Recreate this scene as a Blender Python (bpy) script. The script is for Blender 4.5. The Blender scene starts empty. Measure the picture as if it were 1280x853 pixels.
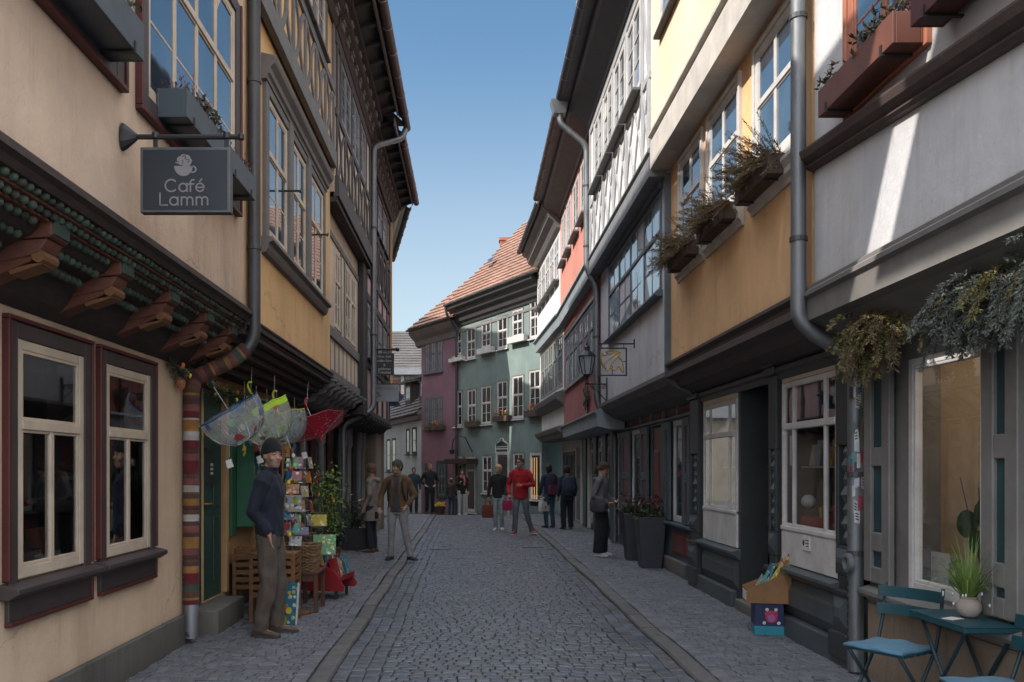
import bpy, math, random
from mathutils import Vector, Matrix, noise
R = random.Random(7)
PI = math.pi
COL = bpy.context.scene.collection
EYE, CX, CY, FP = 1.6, 590.0, 585.0, 1100.0      # eye height, vanishing point and focal length measured on the photograph

# ------------------------------------------------------------------ mesh builder
class MB:
    def __init__(s): s.v = []; s.f = []; s.m = []
    def add(s, vs, fs, mat=0):
        o = len(s.v); s.v += [tuple(p) for p in vs]
        for q in fs: s.f.append(tuple(i + o for i in q)); s.m.append(mat)
    def hexa(s, p, mat=0):          # p: 8 points, bottom 4 then top 4
        s.add(p, [(0,3,2,1),(4,5,6,7),(0,1,5,4),(1,2,6,5),(2,3,7,6),(3,0,4,7)], mat)
    def box(s, x0, x1, y0, y1, z0, z1, mat=0):
        s.hexa([(x0,y0,z0),(x1,y0,z0),(x1,y1,z0),(x0,y1,z0),(x0,y0,z1),(x1,y0,z1),(x1,y1,z1),(x0,y1,z1)], mat)
    def obox(s, c, ax, ay, az, mat=0):      # centre and three half-axis vectors
        c, ax, ay, az = Vector(c), Vector(ax), Vector(ay), Vector(az)
        s.hexa([c-ax-ay-az, c+ax-ay-az, c+ax+ay-az, c-ax+ay-az, c-ax-ay+az, c+ax-ay+az, c+ax+ay+az, c-ax+ay+az], mat)
    def fb(s, f, s0, s1, o0, o1, z0, z1, mat=0, dz=0.0):   # box on a facade: along, out, up (dz tilts the far end)
        s.hexa([f.p(s0,o0,z0), f.p(s1,o0,z0+dz), f.p(s1,o1,z0+dz), f.p(s0,o1,z0),
                f.p(s0,o0,z1), f.p(s1,o0,z1+dz), f.p(s1,o1,z1+dz), f.p(s0,o1,z1)], mat)
    def fprof(s, f, s0, s1, prof, mat=0, dz=0.0):          # moulding: profile of (out, z) swept along the facade
        n = len(prof)
        a = [f.p(s0, o, z) for o, z in prof]; b = [f.p(s1, o, z + dz) for o, z in prof]
        s.add(a + b, [(i, (i+1) % n, n + (i+1) % n, n + i) for i in range(n)] + [tuple(range(n))[::-1], tuple(range(n, 2*n))], mat)
    def loft(s, rings, mat=0, cap=True, closed=True):
        n = len(rings[0]); o = len(s.v)
        vs = [p for r in rings for p in r]; fs = []
        for k in range(len(rings) - 1):
            for i in range(n if closed else n - 1):
                j = (i + 1) % n
                fs.append((k*n+i, k*n+j, (k+1)*n+j, (k+1)*n+i))
        if cap:
            fs.append(tuple(range(n))[::-1]); fs.append(tuple((len(rings)-1)*n + i for i in range(n)))
        s.add(vs, fs, mat)
    def tube(s, pts, r, n=10, mat=0, cap=True):
        pts = [Vector(p) for p in pts]
        rs = r if isinstance(r, (list, tuple)) else [r] * len(pts)
        t0 = (pts[1] - pts[0]).normalized()
        up = Vector((0,0,1)) if abs(t0.z) < .9 else Vector((0,1,0))
        u = t0.cross(up).normalized(); rings = []
        for i, p in enumerate(pts):
            a = pts[max(i-1, 0)]; b = pts[min(i+1, len(pts)-1)]
            t = (b - a).normalized(); u = (u - t * u.dot(t)).normalized(); w = t.cross(u)
            rings.append([p + (u*math.cos(2*PI*k/n) + w*math.sin(2*PI*k/n)) * rs[i] for k in range(n)])
        s.loft(rings, mat, cap)
    def lathe(s, prof, c=(0,0,0), n=20, mat=0, cap=True, sx=1, sy=1):
        s.loft([[(c[0]+r*sx*math.cos(2*PI*k/n), c[1]+r*sy*math.sin(2*PI*k/n), c[2]+z) for k in range(n)] for r, z in prof], mat, cap)
    def ell(s, c, rx, ry, rz, n=12, m=8, mat=0):
        c = Vector(c); rings = []
        for j in range(m + 1):
            t = -PI/2 + PI * j / m; k = max(math.cos(t), .02)
            rings.append([c + Vector((rx*k*math.cos(2*PI*i/n), ry*k*math.sin(2*PI*i/n), rz*math.sin(t))) for i in range(n)])
        s.loft(rings, mat)
    def quad(s, a, b, c, d, mat=0): s.add([a,b,c,d], [(0,1,2,3)], mat)
    def leaf(s, p, d, l, w, mat=0, rnd=R):
        p = Vector(p); d = Vector(d).normalized()
        q = Vector((rnd.uniform(-1,1), rnd.uniform(-1,1), rnd.uniform(-1,1))); sd = d.cross(q)
        sd = sd.normalized() * (w/2) if sd.length > 1e-4 else Vector((w/2,0,0))
        s.add([p, p + d*l*.45 + sd, p + d*l, p + d*l*.45 - sd], [(0,1,2,3)], mat)
    def fbar(s, f, pts, w, o0, o1, mat=0):      # flat curved timber lying on a facade, pts in (along, z)
        L = []; Rr = []
        for i, (a, b) in enumerate(pts):
            x0, y0 = pts[max(i-1,0)]; x1, y1 = pts[min(i+1, len(pts)-1)]
            dx, dy = x1-x0, y1-y0; l = math.hypot(dx, dy) or 1
            nx, ny = -dy/l*w/2, dx/l*w/2
            L.append((a+nx, b+ny)); Rr.append((a-nx, b-ny))
        for i in range(len(pts)-1):
            a, b, c, d = L[i], L[i+1], Rr[i+1], Rr[i]
            s.hexa([f.p(*q[:1], o0, q[1]) for q in (a,b,c,d)] + [f.p(*q[:1], o1, q[1]) for q in (a,b,c,d)], mat)
    def build(s, name, mats, parent=None, smooth=False, bev=0, loc=None, auto=None, raw=False):
        me = bpy.data.meshes.new(name)
        o0 = Vector(loc) if loc is not None else Vector((0,0,0))
        p = parent; base = Vector((0,0,0))
        while p is not None: base += p.location; p = p.parent
        off = base + o0
        if raw: off = Vector((0,0,0))
        me.from_pydata([tuple(Vector(q) - off) for q in s.v], [], s.f)
        for m in (mats if isinstance(mats, (list, tuple)) else [mats]): me.materials.append(m)
        for poly, mi in zip(me.polygons, s.m): poly.material_index = mi; poly.use_smooth = smooth
        me.validate(); me.update()
        o = bpy.data.objects.new(name, me); COL.objects.link(o); o.location = o0
        if parent: o.parent = parent
        if bev:
            b = o.modifiers.new('bevel', 'BEVEL'); b.width = bev; b.segments = 2; b.limit_method = 'ANGLE'; b.angle_limit = .6
            b.harden_normals = False
        if auto:
            e = o.modifiers.new('edge', 'EDGE_SPLIT'); e.split_angle = auto
        return o

def tag(o, label=None, cat=None, group=None, kind=None):
    if label: o['label'] = label
    if cat: o['category'] = cat
    if group: o['group'] = group
    if kind: o['kind'] = kind
    return o
def thing(name, label, cat, loc=(0,0,0), group=None, rz=0):
    o = bpy.data.objects.new(name, None); COL.objects.link(o); o.location = loc
    o.empty_display_size = .1; o.rotation_euler.z = rz
    return tag(o, label, cat, group)
def lab(o, text): o['label'] = text; return o

# ------------------------------------------------------------------ a facade: a vertical plane seen from the camera
class Fac:
    def __init__(s, a, b, street):
        s.a = Vector((a[0], a[1])); s.b = Vector((b[0], b[1])); d = s.b - s.a
        s.len = d.length; s.u = d.normalized(); n = Vector((s.u.y, -s.u.x))
        s.n = n if n.dot(Vector(street)) > 0 else -n
    def p(s, t, o, z):
        q = s.a + s.u*t + s.n*o
        return Vector((q.x, q.y, z))
    def S(s, px, o=0.0):                 # distance along the facade of what the photo shows at column px
        a = (px - CX) / FP; O = s.a + s.n*o
        return (a*O.y - O.x) / (s.u.x - a*s.u.y)
    def Z(s, px, py, o=0.0):
        t = s.S(px, o); d = (s.a + s.n*o + s.u*t).y
        return EYE + (CY - py) * d / FP

def gz(y):                                # ground height along the street: level, then falling beyond the crest
    return 0.0 if y < 29.5 else -min(.035*(y-29.5)**1.25, 1.5)
PV = .035                                  # pavement step

# ------------------------------------------------------------------ materials
MATS = {}
def nt(name):
    m = bpy.data.materials.new(name); m.use_nodes = True
    t = m.node_tree; b = t.nodes['Principled BSDF']; MATS[name] = m
    return m, t, b
def N(t, typ, **kw):
    n = t.nodes.new(typ)
    for k, v in kw.items():
        if k in ('blend_type','data_type','operation','noise_dimensions','feature','distance','musgrave_type','wave_type','bands_direction','offset','squash','interpolation_type'): setattr(n, k, v)
        else: n.inputs[k].default_value = v
    return n
def L(t, a, ao, b, bi): t.links.new(a.outputs[ao], b.inputs[bi])
def rgb(c): return (c[0], c[1], c[2], 1.0)
def ramp(t, pts):
    n = t.nodes.new('ShaderNodeValToRGB'); e = n.color_ramp.elements
    while len(e) > 2: e.remove(e[-1])
    for i, (p, c) in enumerate(pts):
        if i > 1: e.new(p)
        e[i].position = p; e[i].color = rgb(c) if len(c) == 3 else c
    return n
def mixc(t, fac, a, b, mode='MIX'):
    n = t.nodes.new('ShaderNodeMix'); n.data_type = 'RGBA'; n.blend_type = mode
    for v, i in ((fac, 0), (a, 6), (b, 7)):
        if isinstance(v, (int, float)): n.inputs[i].default_value = v
        elif isinstance(v, tuple): n.inputs[i].default_value = rgb(v)
        else: t.links.new(v, n.inputs[i])
    return n.outputs[2]
def pos(t, scale=(1,1,1), obj=False):
    mp = t.nodes.new('ShaderNodeMapping'); mp.inputs['Scale'].default_value = scale
    if obj: L(t, t.nodes.new('ShaderNodeTexCoord'), 'Object', mp, 'Vector')
    else: L(t, t.nodes.new('ShaderNodeNewGeometry'), 'Position', mp, 'Vector')
    return mp
def nz(t, scale, detail=4, rough=.6, sc=(1,1,1), obj=False):
    n = N(t, 'ShaderNodeTexNoise', Scale=scale, Detail=detail, Roughness=rough)
    L(t, pos(t, sc, obj), 'Vector', n, 'Vector'); return n
def bump(t, b, h, strength, dist=.01):
    n = N(t, 'ShaderNodeBump', Strength=strength, Distance=dist); t.links.new(h, n.inputs['Height']); L(t, n, 'Normal', b, 'Normal')

def plaster(name, c, stain=.5, rough=.85):
    m, t, b = nt(name)
    big = nz(t, .9, 5, .65); r1 = ramp(t, [(.3, (.78,.78,.79)), (.72, (1.10,1.08,1.05))]); L(t, big, 'Fac', r1, 'Fac')
    st = nz(t, 2.2, 6, .7, (1,1,.16)); r2 = ramp(t, [(.48, (1,1,1)), (.76, (.58,.54,.49))]); L(t, st, 'Fac', r2, 'Fac')
    dr = nz(t, 7, 4, .7, (1,1,.05)); r4 = ramp(t, [(.56, (1,1,1)), (.8, (.66,.63,.6))]); L(t, dr, 'Fac', r4, 'Fac')
    sp = nz(t, 26, 3, .6); r3 = ramp(t, [(.64, (1,1,1)), (.8, (.74,.71,.67))]); L(t, sp, 'Fac', r3, 'Fac')
    x = mixc(t, 1.0, c, r1.outputs[0], 'MULTIPLY')
    x = mixc(t, min(1, stain*1.2), x, mixc(t, 1.0, x, r2.outputs[0], 'MULTIPLY'))
    x = mixc(t, stain, x, mixc(t, 1.0, x, r4.outputs[0], 'MULTIPLY'))
    x = mixc(t, .7, x, mixc(t, 1.0, x, r3.outputs[0], 'MULTIPLY'))
    # hair cracks and old repairs
    mp = pos(t, (1,1,.8)); wn = nz(t, 3.5, 4, .6); va = t.nodes.new('ShaderNodeVectorMath'); va.operation = 'MULTIPLY_ADD'; va.inputs[1].default_value = (.25,.25,.25); L(t, wn, 'Color', va, 0); L(t, mp, 'Vector', va, 2)
    vo = N(t, 'ShaderNodeTexVoronoi', Scale=.85, feature='DISTANCE_TO_EDGE'); L(t, va, 'Vector', vo, 'Vector'); rc = ramp(t, [(.0, (1,1,1)), (.006, (0,0,0))]); L(t, vo, 'Distance', rc, 'Fac')
    mk = nz(t, .8, 2, .5); rm = ramp(t, [(.52, (0,0,0)), (.6, (.55,.55,.55))]); L(t, mk, 'Fac', rm, 'Fac'); mu = t.nodes.new('ShaderNodeMath'); mu.operation = 'MULTIPLY'; L(t, rc, 'Color', mu, 0); L(t, rm, 'Color', mu, 1)
    x = mixc(t, mu.outputs[0], x, tuple(v*.35 for v in c))
    pa = nz(t, 1.6, 2, .4); rp = ramp(t, [(.66, (1,1,1)), (.675, (1.09,1.08,1.07))]); L(t, pa, 'Fac', rp, 'Fac'); x = mixc(t, .8, x, mixc(t, 1.0, x, rp.outputs[0], 'MULTIPLY'))
    # occlusion darkening multiplied into the colour where walls meet sills and cornices
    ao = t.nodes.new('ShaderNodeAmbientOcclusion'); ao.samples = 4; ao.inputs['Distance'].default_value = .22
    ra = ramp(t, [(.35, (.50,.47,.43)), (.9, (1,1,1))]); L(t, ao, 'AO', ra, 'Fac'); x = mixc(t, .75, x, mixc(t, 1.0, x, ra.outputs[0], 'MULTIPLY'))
    t.links.new(x, b.inputs['Base Color']); b.inputs['Roughness'].default_value = rough
    f = nz(t, 5, 8, .75); bump(t, b, f.outputs['Fac'], .5, .025)
    return m
def paint(name, c, wear=.4, rough=.55, under=None, sc=(1,1,1), bmp=.25):
    m, t, b = nt(name)
    a = nz(t, 3, 6, .7, sc); r1 = ramp(t, [(.3, (.72,.72,.72)), (.75, (1.15,1.14,1.12))]); L(t, a, 'Fac', r1, 'Fac')
    x = mixc(t, 1.0, c, r1.outputs[0], 'MULTIPLY')
    w = nz(t, 19, 6, .72, sc); r2 = ramp(t, [(.6, (0,0,0)), (.72, (1,1,1))]); L(t, w, 'Fac', r2, 'Fac')
    u = under or tuple(v*.55 for v in c)
    mu = t.nodes.new('ShaderNodeMath'); mu.operation = 'MULTIPLY'; mu.inputs[1].default_value = wear
    L(t, r2, 'Color', mu, 0)
    x = mixc(t, mu.outputs[0], x, u)
    t.links.new(x, b.inputs['Base Color']); b.inputs['Roughness'].default_value = rough
    bump(t, b, w.outputs['Fac'], bmp, .006)
    return m
def wood(name, c, c2=None, rough=.7, sc=(14,1.5,14)):
    m, t, b = nt(name)
    a = nz(t, 2.5, 8, .7, sc); c2 = c2 or tuple(v*.4 for v in c)
    r = ramp(t, [(.3, c2), (.7, c)]); L(t, a, 'Fac', r, 'Fac')
    L(t, r, 'Color', b, 'Base Color'); b.inputs['Roughness'].default_value = rough
    bump(t, b, a.outputs['Fac'], .4, .008)
    return m
def metal(name, c, rough=.45, met=.85, var=.5):
    m, t, b = nt(name)
    a = nz(t, 4, 6, .7, (1,1,.35)); r = ramp(t, [(.3, tuple(v*(1-var) for v in c)), (.7, tuple(v*1.1 for v in c))]); L(t, a, 'Fac', r, 'Fac')
    L(t, r, 'Color', b, 'Base Color'); b.inputs['Metallic'].default_value = met
    r2 = ramp(t, [(.3, (rough*.8,)*3), (.7, (min(1, rough*1.35),)*3)]); L(t, a, 'Fac', r2, 'Fac'); L(t, r2, 'Color', b, 'Roughness')
    return m
def plain(name, c, rough=.6, var=.15, scale=8, bmp=.1, sheen=0):
    m, t, b = nt(name)
    a = nz(t, scale, 5, .65, obj=True); r = ramp(t, [(.3, tuple(v*(1-var) for v in c)), (.7, tuple(min(1, v*(1+var)) for v in c))]); L(t, a, 'Fac', r, 'Fac')
    L(t, r, 'Color', b, 'Base Color'); b.inputs['Roughness'].default_value = rough
    if sheen: b.inputs['Sheen Weight'].default_value = sheen
    if bmp: bump(t, b, a.outputs['Fac'], bmp, .005)
    return m
def fabric(name, c, var=.3, rough=.9):
    m, t, b = nt(name)
    a = nz(t, 7, 5, .6, obj=True); r = ramp(t, [(.3, tuple(v*(1-var) for v in c)), (.7, tuple(v*(1+var) for v in c))]); L(t, a, 'Fac', r, 'Fac')
    L(t, r, 'Color', b, 'Base Color'); b.inputs['Roughness'].default_value = rough; b.inputs['Sheen Weight'].default_value = .05
    w = nz(t, 16, 3, .5, (1,1,.5), True); bump(t, b, w.outputs['Fac'], .55, .015)
    return m
def island(name, cols, rough=.6, bmp=0, val=.25):
    """each loose piece of the mesh takes its own tint"""
    m, t, b = nt(name)
    g = t.nodes.new('ShaderNodeNewGeometry')
    r = t.nodes.new('ShaderNodeValToRGB'); e = r.color_ramp.elements; r.color_ramp.interpolation = 'LINEAR'
    while len(e) > 1: e.remove(e[-1])
    for i, c in enumerate(cols):
        if i: e.new(i/(max(1, len(cols)-1)))
        e[i].position = i/(max(1, len(cols)-1)); e[i].color = rgb(c)
    L(t, g, 'Random Per Island', r, 'Fac')
    a = nz(t, 11, 5, .65); r1 = ramp(t, [(.3, (1-val,)*3), (.7, (1+val*.6,)*3)]); L(t, a, 'Fac', r1, 'Fac')
    x = mixc(t, 1.0, r.outputs[0], r1.outputs[0], 'MULTIPLY'); t.links.new(x, b.inputs['Base Color'])
    b.inputs['Roughness'].default_value = rough
    if bmp: f = nz(t, 60, 4, .7); bump(t, b, f.outputs['Fac'], bmp, .006)
    return m
def foliage(name, cols, rough=.55):
    m = island(name, cols, rough, 0, .35); b = m.node_tree.nodes['Principled BSDF']
    b.inputs['Subsurface Weight'].default_value = 0.0
    return m
def glass_dark(name, c, ior=2.0, wav=.02):
    """old window glass backed by a dark room: mostly a wavy reflection"""
    m, t, b = nt(name)
    a = nz(t, 1.7, 3, .5); r = ramp(t, [(.35, tuple(v*.5 for v in c)), (.65, tuple(v*1.6 for v in c))]); L(t, a, 'Fac', r, 'Fac')
    L(t, r, 'Color', b, 'Base Color'); b.inputs['Roughness'].default_value = .03; b.inputs['IOR'].default_value = ior
    w = nz(t, 3.3, 2, .5); bump(t, b, w.outputs['Fac'], wav, .05)
    return m
def glass_clear(name, tint=(.8,.85,.85), refl=1.0):
    m, t, b = nt(name); t.nodes.remove(b)
    fr = N(t, 'ShaderNodeFresnel', IOR=1.6); tr = t.nodes.new('ShaderNodeBsdfTransparent'); tr.inputs[0].default_value = rgb(tint)
    gl = t.nodes.new('ShaderNodeBsdfGlossy'); gl.inputs['Roughness'].default_value = .02
    w = nz(t, 2.5, 2, .5); bp = N(t, 'ShaderNodeBump', Strength=.008, Distance=.05); L(t, w, 'Fac', bp, 'Height'); L(t, bp, 'Normal', gl, 'Normal')
    mu = t.nodes.new('ShaderNodeMath'); mu.operation = 'MULTIPLY'; mu.inputs[1].default_value = refl; mu.use_clamp = True; L(t, fr, 'Fac', mu, 0)
    mx = t.nodes.new('ShaderNodeMixShader'); L(t, mu, 0, mx, 0); L(t, tr, 0, mx, 1); L(t, gl, 0, mx, 2)
    L(t, mx, 0, t.nodes['Material Output'], 'Surface'); return m
def tiles(name, c1, c2, sc=(1,1,1), row=.16):
    """clay roof: courses come from the mesh, tint from noise"""
    m, t, b = nt(name)
    a = nz(t, 7, 3, .6); a2 = nz(t, .7, 5, .7)
    r = ramp(t, [(.3, c1), (.7, c2)]); L(t, a, 'Fac', r, 'Fac')
    r2 = ramp(t, [(.3, (.65,.62,.6)), (.7, (1.1,1.1,1.1))]); L(t, a2, 'Fac', r2, 'Fac')
    x = mixc(t, 1.0, r.outputs[0], r2.outputs[0], 'MULTIPLY'); t.links.new(x, b.inputs['Base Color']); b.inputs['Roughness'].default_value = .8
    bump(t, b, a.outputs['Fac'], .4, .02); return m
def emit(name, c, s):
    m, t, b = nt(name); b.inputs['Base Color'].default_value = rgb(c); b.inputs['Emission Color'].default_value = rgb(c); b.inputs['Emission Strength'].default_value = s; return m

M = {}
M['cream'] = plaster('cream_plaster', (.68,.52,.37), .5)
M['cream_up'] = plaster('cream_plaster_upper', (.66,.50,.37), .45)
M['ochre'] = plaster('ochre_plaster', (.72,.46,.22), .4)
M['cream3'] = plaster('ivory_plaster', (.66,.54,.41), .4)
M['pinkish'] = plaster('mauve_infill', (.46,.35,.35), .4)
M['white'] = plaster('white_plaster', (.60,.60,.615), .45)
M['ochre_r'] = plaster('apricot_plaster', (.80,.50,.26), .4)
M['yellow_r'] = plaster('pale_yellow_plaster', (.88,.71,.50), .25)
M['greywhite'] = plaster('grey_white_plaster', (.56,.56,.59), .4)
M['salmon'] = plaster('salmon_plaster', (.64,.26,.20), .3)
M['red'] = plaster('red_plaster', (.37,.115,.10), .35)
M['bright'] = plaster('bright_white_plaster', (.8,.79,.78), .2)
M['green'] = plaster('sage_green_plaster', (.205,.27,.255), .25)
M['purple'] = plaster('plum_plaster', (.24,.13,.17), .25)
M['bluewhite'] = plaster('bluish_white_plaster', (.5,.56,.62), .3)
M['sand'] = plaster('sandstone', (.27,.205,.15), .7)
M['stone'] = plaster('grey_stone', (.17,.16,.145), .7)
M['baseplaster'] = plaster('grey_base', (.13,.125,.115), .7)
M['brown'] = paint('dark_brown_paint', (.055,.042,.042), .3)
M['oxred'] = paint('oxblood_trim', (.085,.018,.016), .4)
M['timber'] = paint('grey_timber', (.15,.145,.142), .55, .7, sc=(1,1,1))
M['timber3'] = paint('pale_grey_timber', (.40,.405,.42), .35, .7)
M['timber_md'] = paint('mid_brown_grey_timber', (.065,.058,.056), .5, .7, under=(.12,.11,.10))
M['timber2'] = paint('light_grey_timber', (.20,.205,.215), .4, .7)
M['timber_dk'] = paint('near_black_timber', (.030,.027,.027), .4, .7)
M['timber_br'] = wood('dark_brown_wood', (.052,.034,.027), (.018,.012,.010), .7, (3,3,12))
M['whitewood'] = paint('white_window_paint', (.62,.60,.58), .25, .5)
M['creamwood'] = paint('cream_window_paint', (.58,.48,.37), .3, .5)
M['greywood'] = paint('grey_window_paint', (.23,.225,.22), .35, .5)
M['bluewood'] = paint('blue_grey_window_paint', (.11,.14,.165), .3, .5)
M['blueframe'] = paint('blue_shop_paint', (.075,.105,.125), .3, .5)
M['redpanel'] = paint('dark_red_panel_paint', (.17,.050,.045), .3, .5)
M['black'] = paint('black_shop_paint', (.036,.041,.043), .3, .45)
M['blackblue'] = paint('slate_shop_paint', (.075,.088,.094), .35, .5)
M['greyshop'] = paint('warm_grey_shop_paint', (.20,.19,.18), .3, .5)
M['tealpanel'] = paint('teal_panel_paint', (.022,.060,.068), .2, .5)
M['teal'] = paint('dark_teal_paint', (.018,.058,.052), .3, .5)
M['greendoor'] = paint('bottle_green_paint', (.026,.080,.070), .3, .45)
M['greenlight'] = paint('leaf_green_paint', (.035,.15,.085), .3, .5)
M['fascia'] = paint('pale_blue_fascia', (.28,.32,.34), .4, .6)
M['stonewhite'] = paint('pale_beam_paint', (.55,.51,.46), .3, .6)
M['cornice_br'] = paint('brown_cornice', (.075,.052,.047), .5, .6, under=(.2,.17,.15))
M['cornice_gr'] = paint('grey_cornice', (.17,.16,.15), .35, .6)
M['cornice_dk'] = paint('dark_grey_cornice', (.052,.052,.055), .35, .55)
M['cornice_pk'] = paint('dusty_brown_cornice', (.15,.115,.11), .4, .6)
M['zinc'] = metal('zinc', (.24,.25,.26), .5, .7)
M['zincdark'] = metal('dark_zinc', (.10,.10,.105), .5, .6)
M['copper'] = metal('weathered_copper_gutter', (.16,.12,.105), .5, .6)
M['iron'] = paint('black_iron', (.018,.018,.02), .2, .5)
M['boxblue'] = paint('slate_blue_box', (.055,.075,.092), .35, .5)
M['boxbrown'] = wood('weathered_box_wood', (.115,.075,.052), (.045,.03,.022), .8, (6,6,6))
M['boxred'] = paint('red_brown_box', (.15,.055,.035), .4, .5)
M['brickred'] = paint('brick_red_window_paint', (.40,.15,.09), .4, .6)
M['beadgreen'] = paint('carved_green_paint', (.036,.066,.050), .85, .8, under=(.035,.025,.018))
M['carvebrown'] = paint('carved_red_brown_paint', (.15,.052,.033), .8, .7, under=(.035,.024,.018), bmp=1.0)
M['carvegold'] = paint('carved_gold_paint', (.19,.085,.035), .8, .65, under=(.07,.04,.025), bmp=1.0)
M['tile'] = tiles('clay_tile', (.22,.115,.08), (.31,.18,.13))
M['tile_dk'] = tiles('dark_tile', (.055,.05,.055), (.12,.10,.10))
M['tile_gr'] = tiles('grey_brown_tile', (.060,.055,.052), (.105,.095,.088))
M['brick'] = plain('chimney_brick', (.36,.13,.075), .85, .3, 6)
M['gl_sky'] = glass_dark('window_glass', (.03,.05,.075), 3.4, .010)
M['gl_dim'] = glass_dark('dim_window_glass', (.02,.022,.026), 1.65)
M['gl_curt'] = glass_dark('curtained_window_glass', (.20,.215,.24), 2.2, .015)
M['gl_clear'] = glass_clear('shop_glass', (.80,.83,.83), 1.1)
M['gl_book'] = glass_clear('bookshop_glass', (.90,.92,.92), .55)
M['gl_cafe'] = glass_clear('cafe_glass', (.78,.80,.80), 2.4)
M['gl_room'] = glass_clear('display_glass', (.92,.92,.90), .42)
M['gl_bay'] = glass_dark('leaded_window_glass', (.24,.30,.36), 3.8, .03)  # pale blue base stands in for the reflected sky
M['dark'] = plain('dark_interior', (.02,.018,.017), .9)
M['room'] = plain('brown_interior', (.10,.065,.045), .9)
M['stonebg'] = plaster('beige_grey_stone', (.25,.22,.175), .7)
M['roomlight'] = plain('beige_interior', (.44,.38,.31), .9)
M['paper'] = plain('white_paper', (.62,.60,.57), .8, .08)
M['signblue'] = plain('midnight_sign', (.017,.024,.032), .4, .15, 3, 0)
M['signgrey'] = plain('grey_sign_print', (.21,.195,.20), .6, .05, 3, 0)
M['signframe'] = metal('sign_frame', (.13,.135,.14), .5, .5)
M['gold'] = metal('gilt', (.55,.34,.10), .4, .6)
M['curtain'] = plain('pale_curtain', (.45,.43,.41), .9)
M['orange'] = plain('orange_card', (.50,.16,.03), .7)
M['soil'] = plain('soil', (.03,.022,.016), .95)

# ------------------------------------------------------------------ generic house pieces
def window(house, f, s0, s1, z0, z1, out=0.0, lights=2, bars=1, transom=.68, fm='whitewood', gm='gl_sky', fw=.055, depth=.018,
           sur=None, sur_w=.09, sill=None, sill_w=.05, sub_bars=0, name='window', vbar=False, twist=.004, inset=False, split=None, top_one=False, sash=.02):
    """casement window: frame with mullions, transom and glazing bars, its panes and its sill"""
    if s1 < s0: s0, s1 = s1, s0
    mb = MB(); o0, o1 = out - .02, out + depth
    mb.fb(f, s0, s0+fw, o0, o1, z0, z1); mb.fb(f, s1-fw, s1, o0, o1, z0, z1)
    mb.fb(f, s0+fw, s1-fw, o0, o1-.004, z1-fw, z1); mb.fb(f, s0+fw, s1-fw, o0, o1-.004, z0, z0+fw*1.2)
    a, b = s0+fw, s1-fw; w = (b-a)/lights; cut = [a + (b-a)*q for q in ([0] + split + [1])] if split else [a + w*k for k in range(lights+1)]
    zt = z0 + (z1-z0)*transom if transom else None
    pane = MB()
    for k in range(len(cut)-1):
        x0, x1 = cut[k], cut[k+1]
        if k: mb.fb(f, x0-fw*.42, x0+fw*.42, o0, o1-.003, z0+fw, (zt if top_one else z1-fw))
        rows = [(z0+fw*1.2, zt-.025), (zt+.025, z1-fw)] if zt else [(z0+fw*1.2, z1-fw)]
        for ri, (ra, rb) in enumerate(rows):
            q = sash
            if ri and top_one:
                if k: continue
                x0, x1 = a, b
            mb.fb(f, x0+.006, x0+.006+q, o0, o1-.006, ra, rb); mb.fb(f, x1-.006-q, x1-.006, o0, o1-.006, ra, rb)
            mb.fb(f, x0+.006+q, x1-.006-q, o0, o1-.008, ra, ra+q); mb.fb(f, x0+.006+q, x1-.006-q, o0, o1-.008, rb-q, rb)
            nb = bars if ri == 0 else sub_bars
            for j in range(nb):
                zz = ra + (rb-ra)*(j+1)/(nb+1); mb.fb(f, x0+.034, x1-.034, o0, o1-.012, zz-.010, zz+.010)
            if vbar:
                xm = (x0+x1)/2; mb.fb(f, xm-.011, xm+.011, o0, o1-.0125, ra+q, rb-q)
            t = [R.uniform(-twist, twist) for _ in range(2)]
            go = out + .006
            pane.quad(f.p(x0+.01, go-.004+t[0]*.4, ra), f.p(x1-.01, go-.004-t[0]*.4, ra), f.p(x1-.01, go-.004-t[0]*.4+t[1]*.5, rb), f.p(x0+.01, go-.004+t[0]*.4+t[1]*.5, rb))
    if zt: mb.fb(f, a, b, o0, o1+.006, zt-.028, zt+.028)
    o = mb.build(name, M[fm], house, bev=.004)
    pane.build('pane', M[gm], o)
    if sur:
        sb = MB(); e = sur_w
        sb.fb(f, s0-e, s0-.002, o0, out+.035, z0-e, z1+e); sb.fb(f, s1+.002, s1+e, o0, out+.035, z0-e, z1+e)
        sb.fb(f, s0-.002, s1+.002, o0, out+.033, z1+.002, z1+e); sb.fb(f, s0-.002, s1+.002, o0, out+.033, z0-e, z0-.002)
        sb.build('surround', M[sur], o, bev=.006)
    if sill:
        sb = MB(); sb.fb(f, s0-.06, s1+.06, out-.02, out+.035+sill_w, z0-.05-(sur_w if sur else 0), z0-.004-(sur_w if sur else 0)); sb.build('sill', M[sill], o, bev=.008)
    return o
def win_px(house, f, xa, xb, xr, yt, yb, out=0.0, **kw):      # the same, read off the photograph at column xr
    sa, sb = f.S(xa, out), f.S(xb, out)
    return window(house, f, min(sa,sb), max(sa,sb), f.Z(xr, yb, out), f.Z(xr, yt, out), out, **kw)
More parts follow.
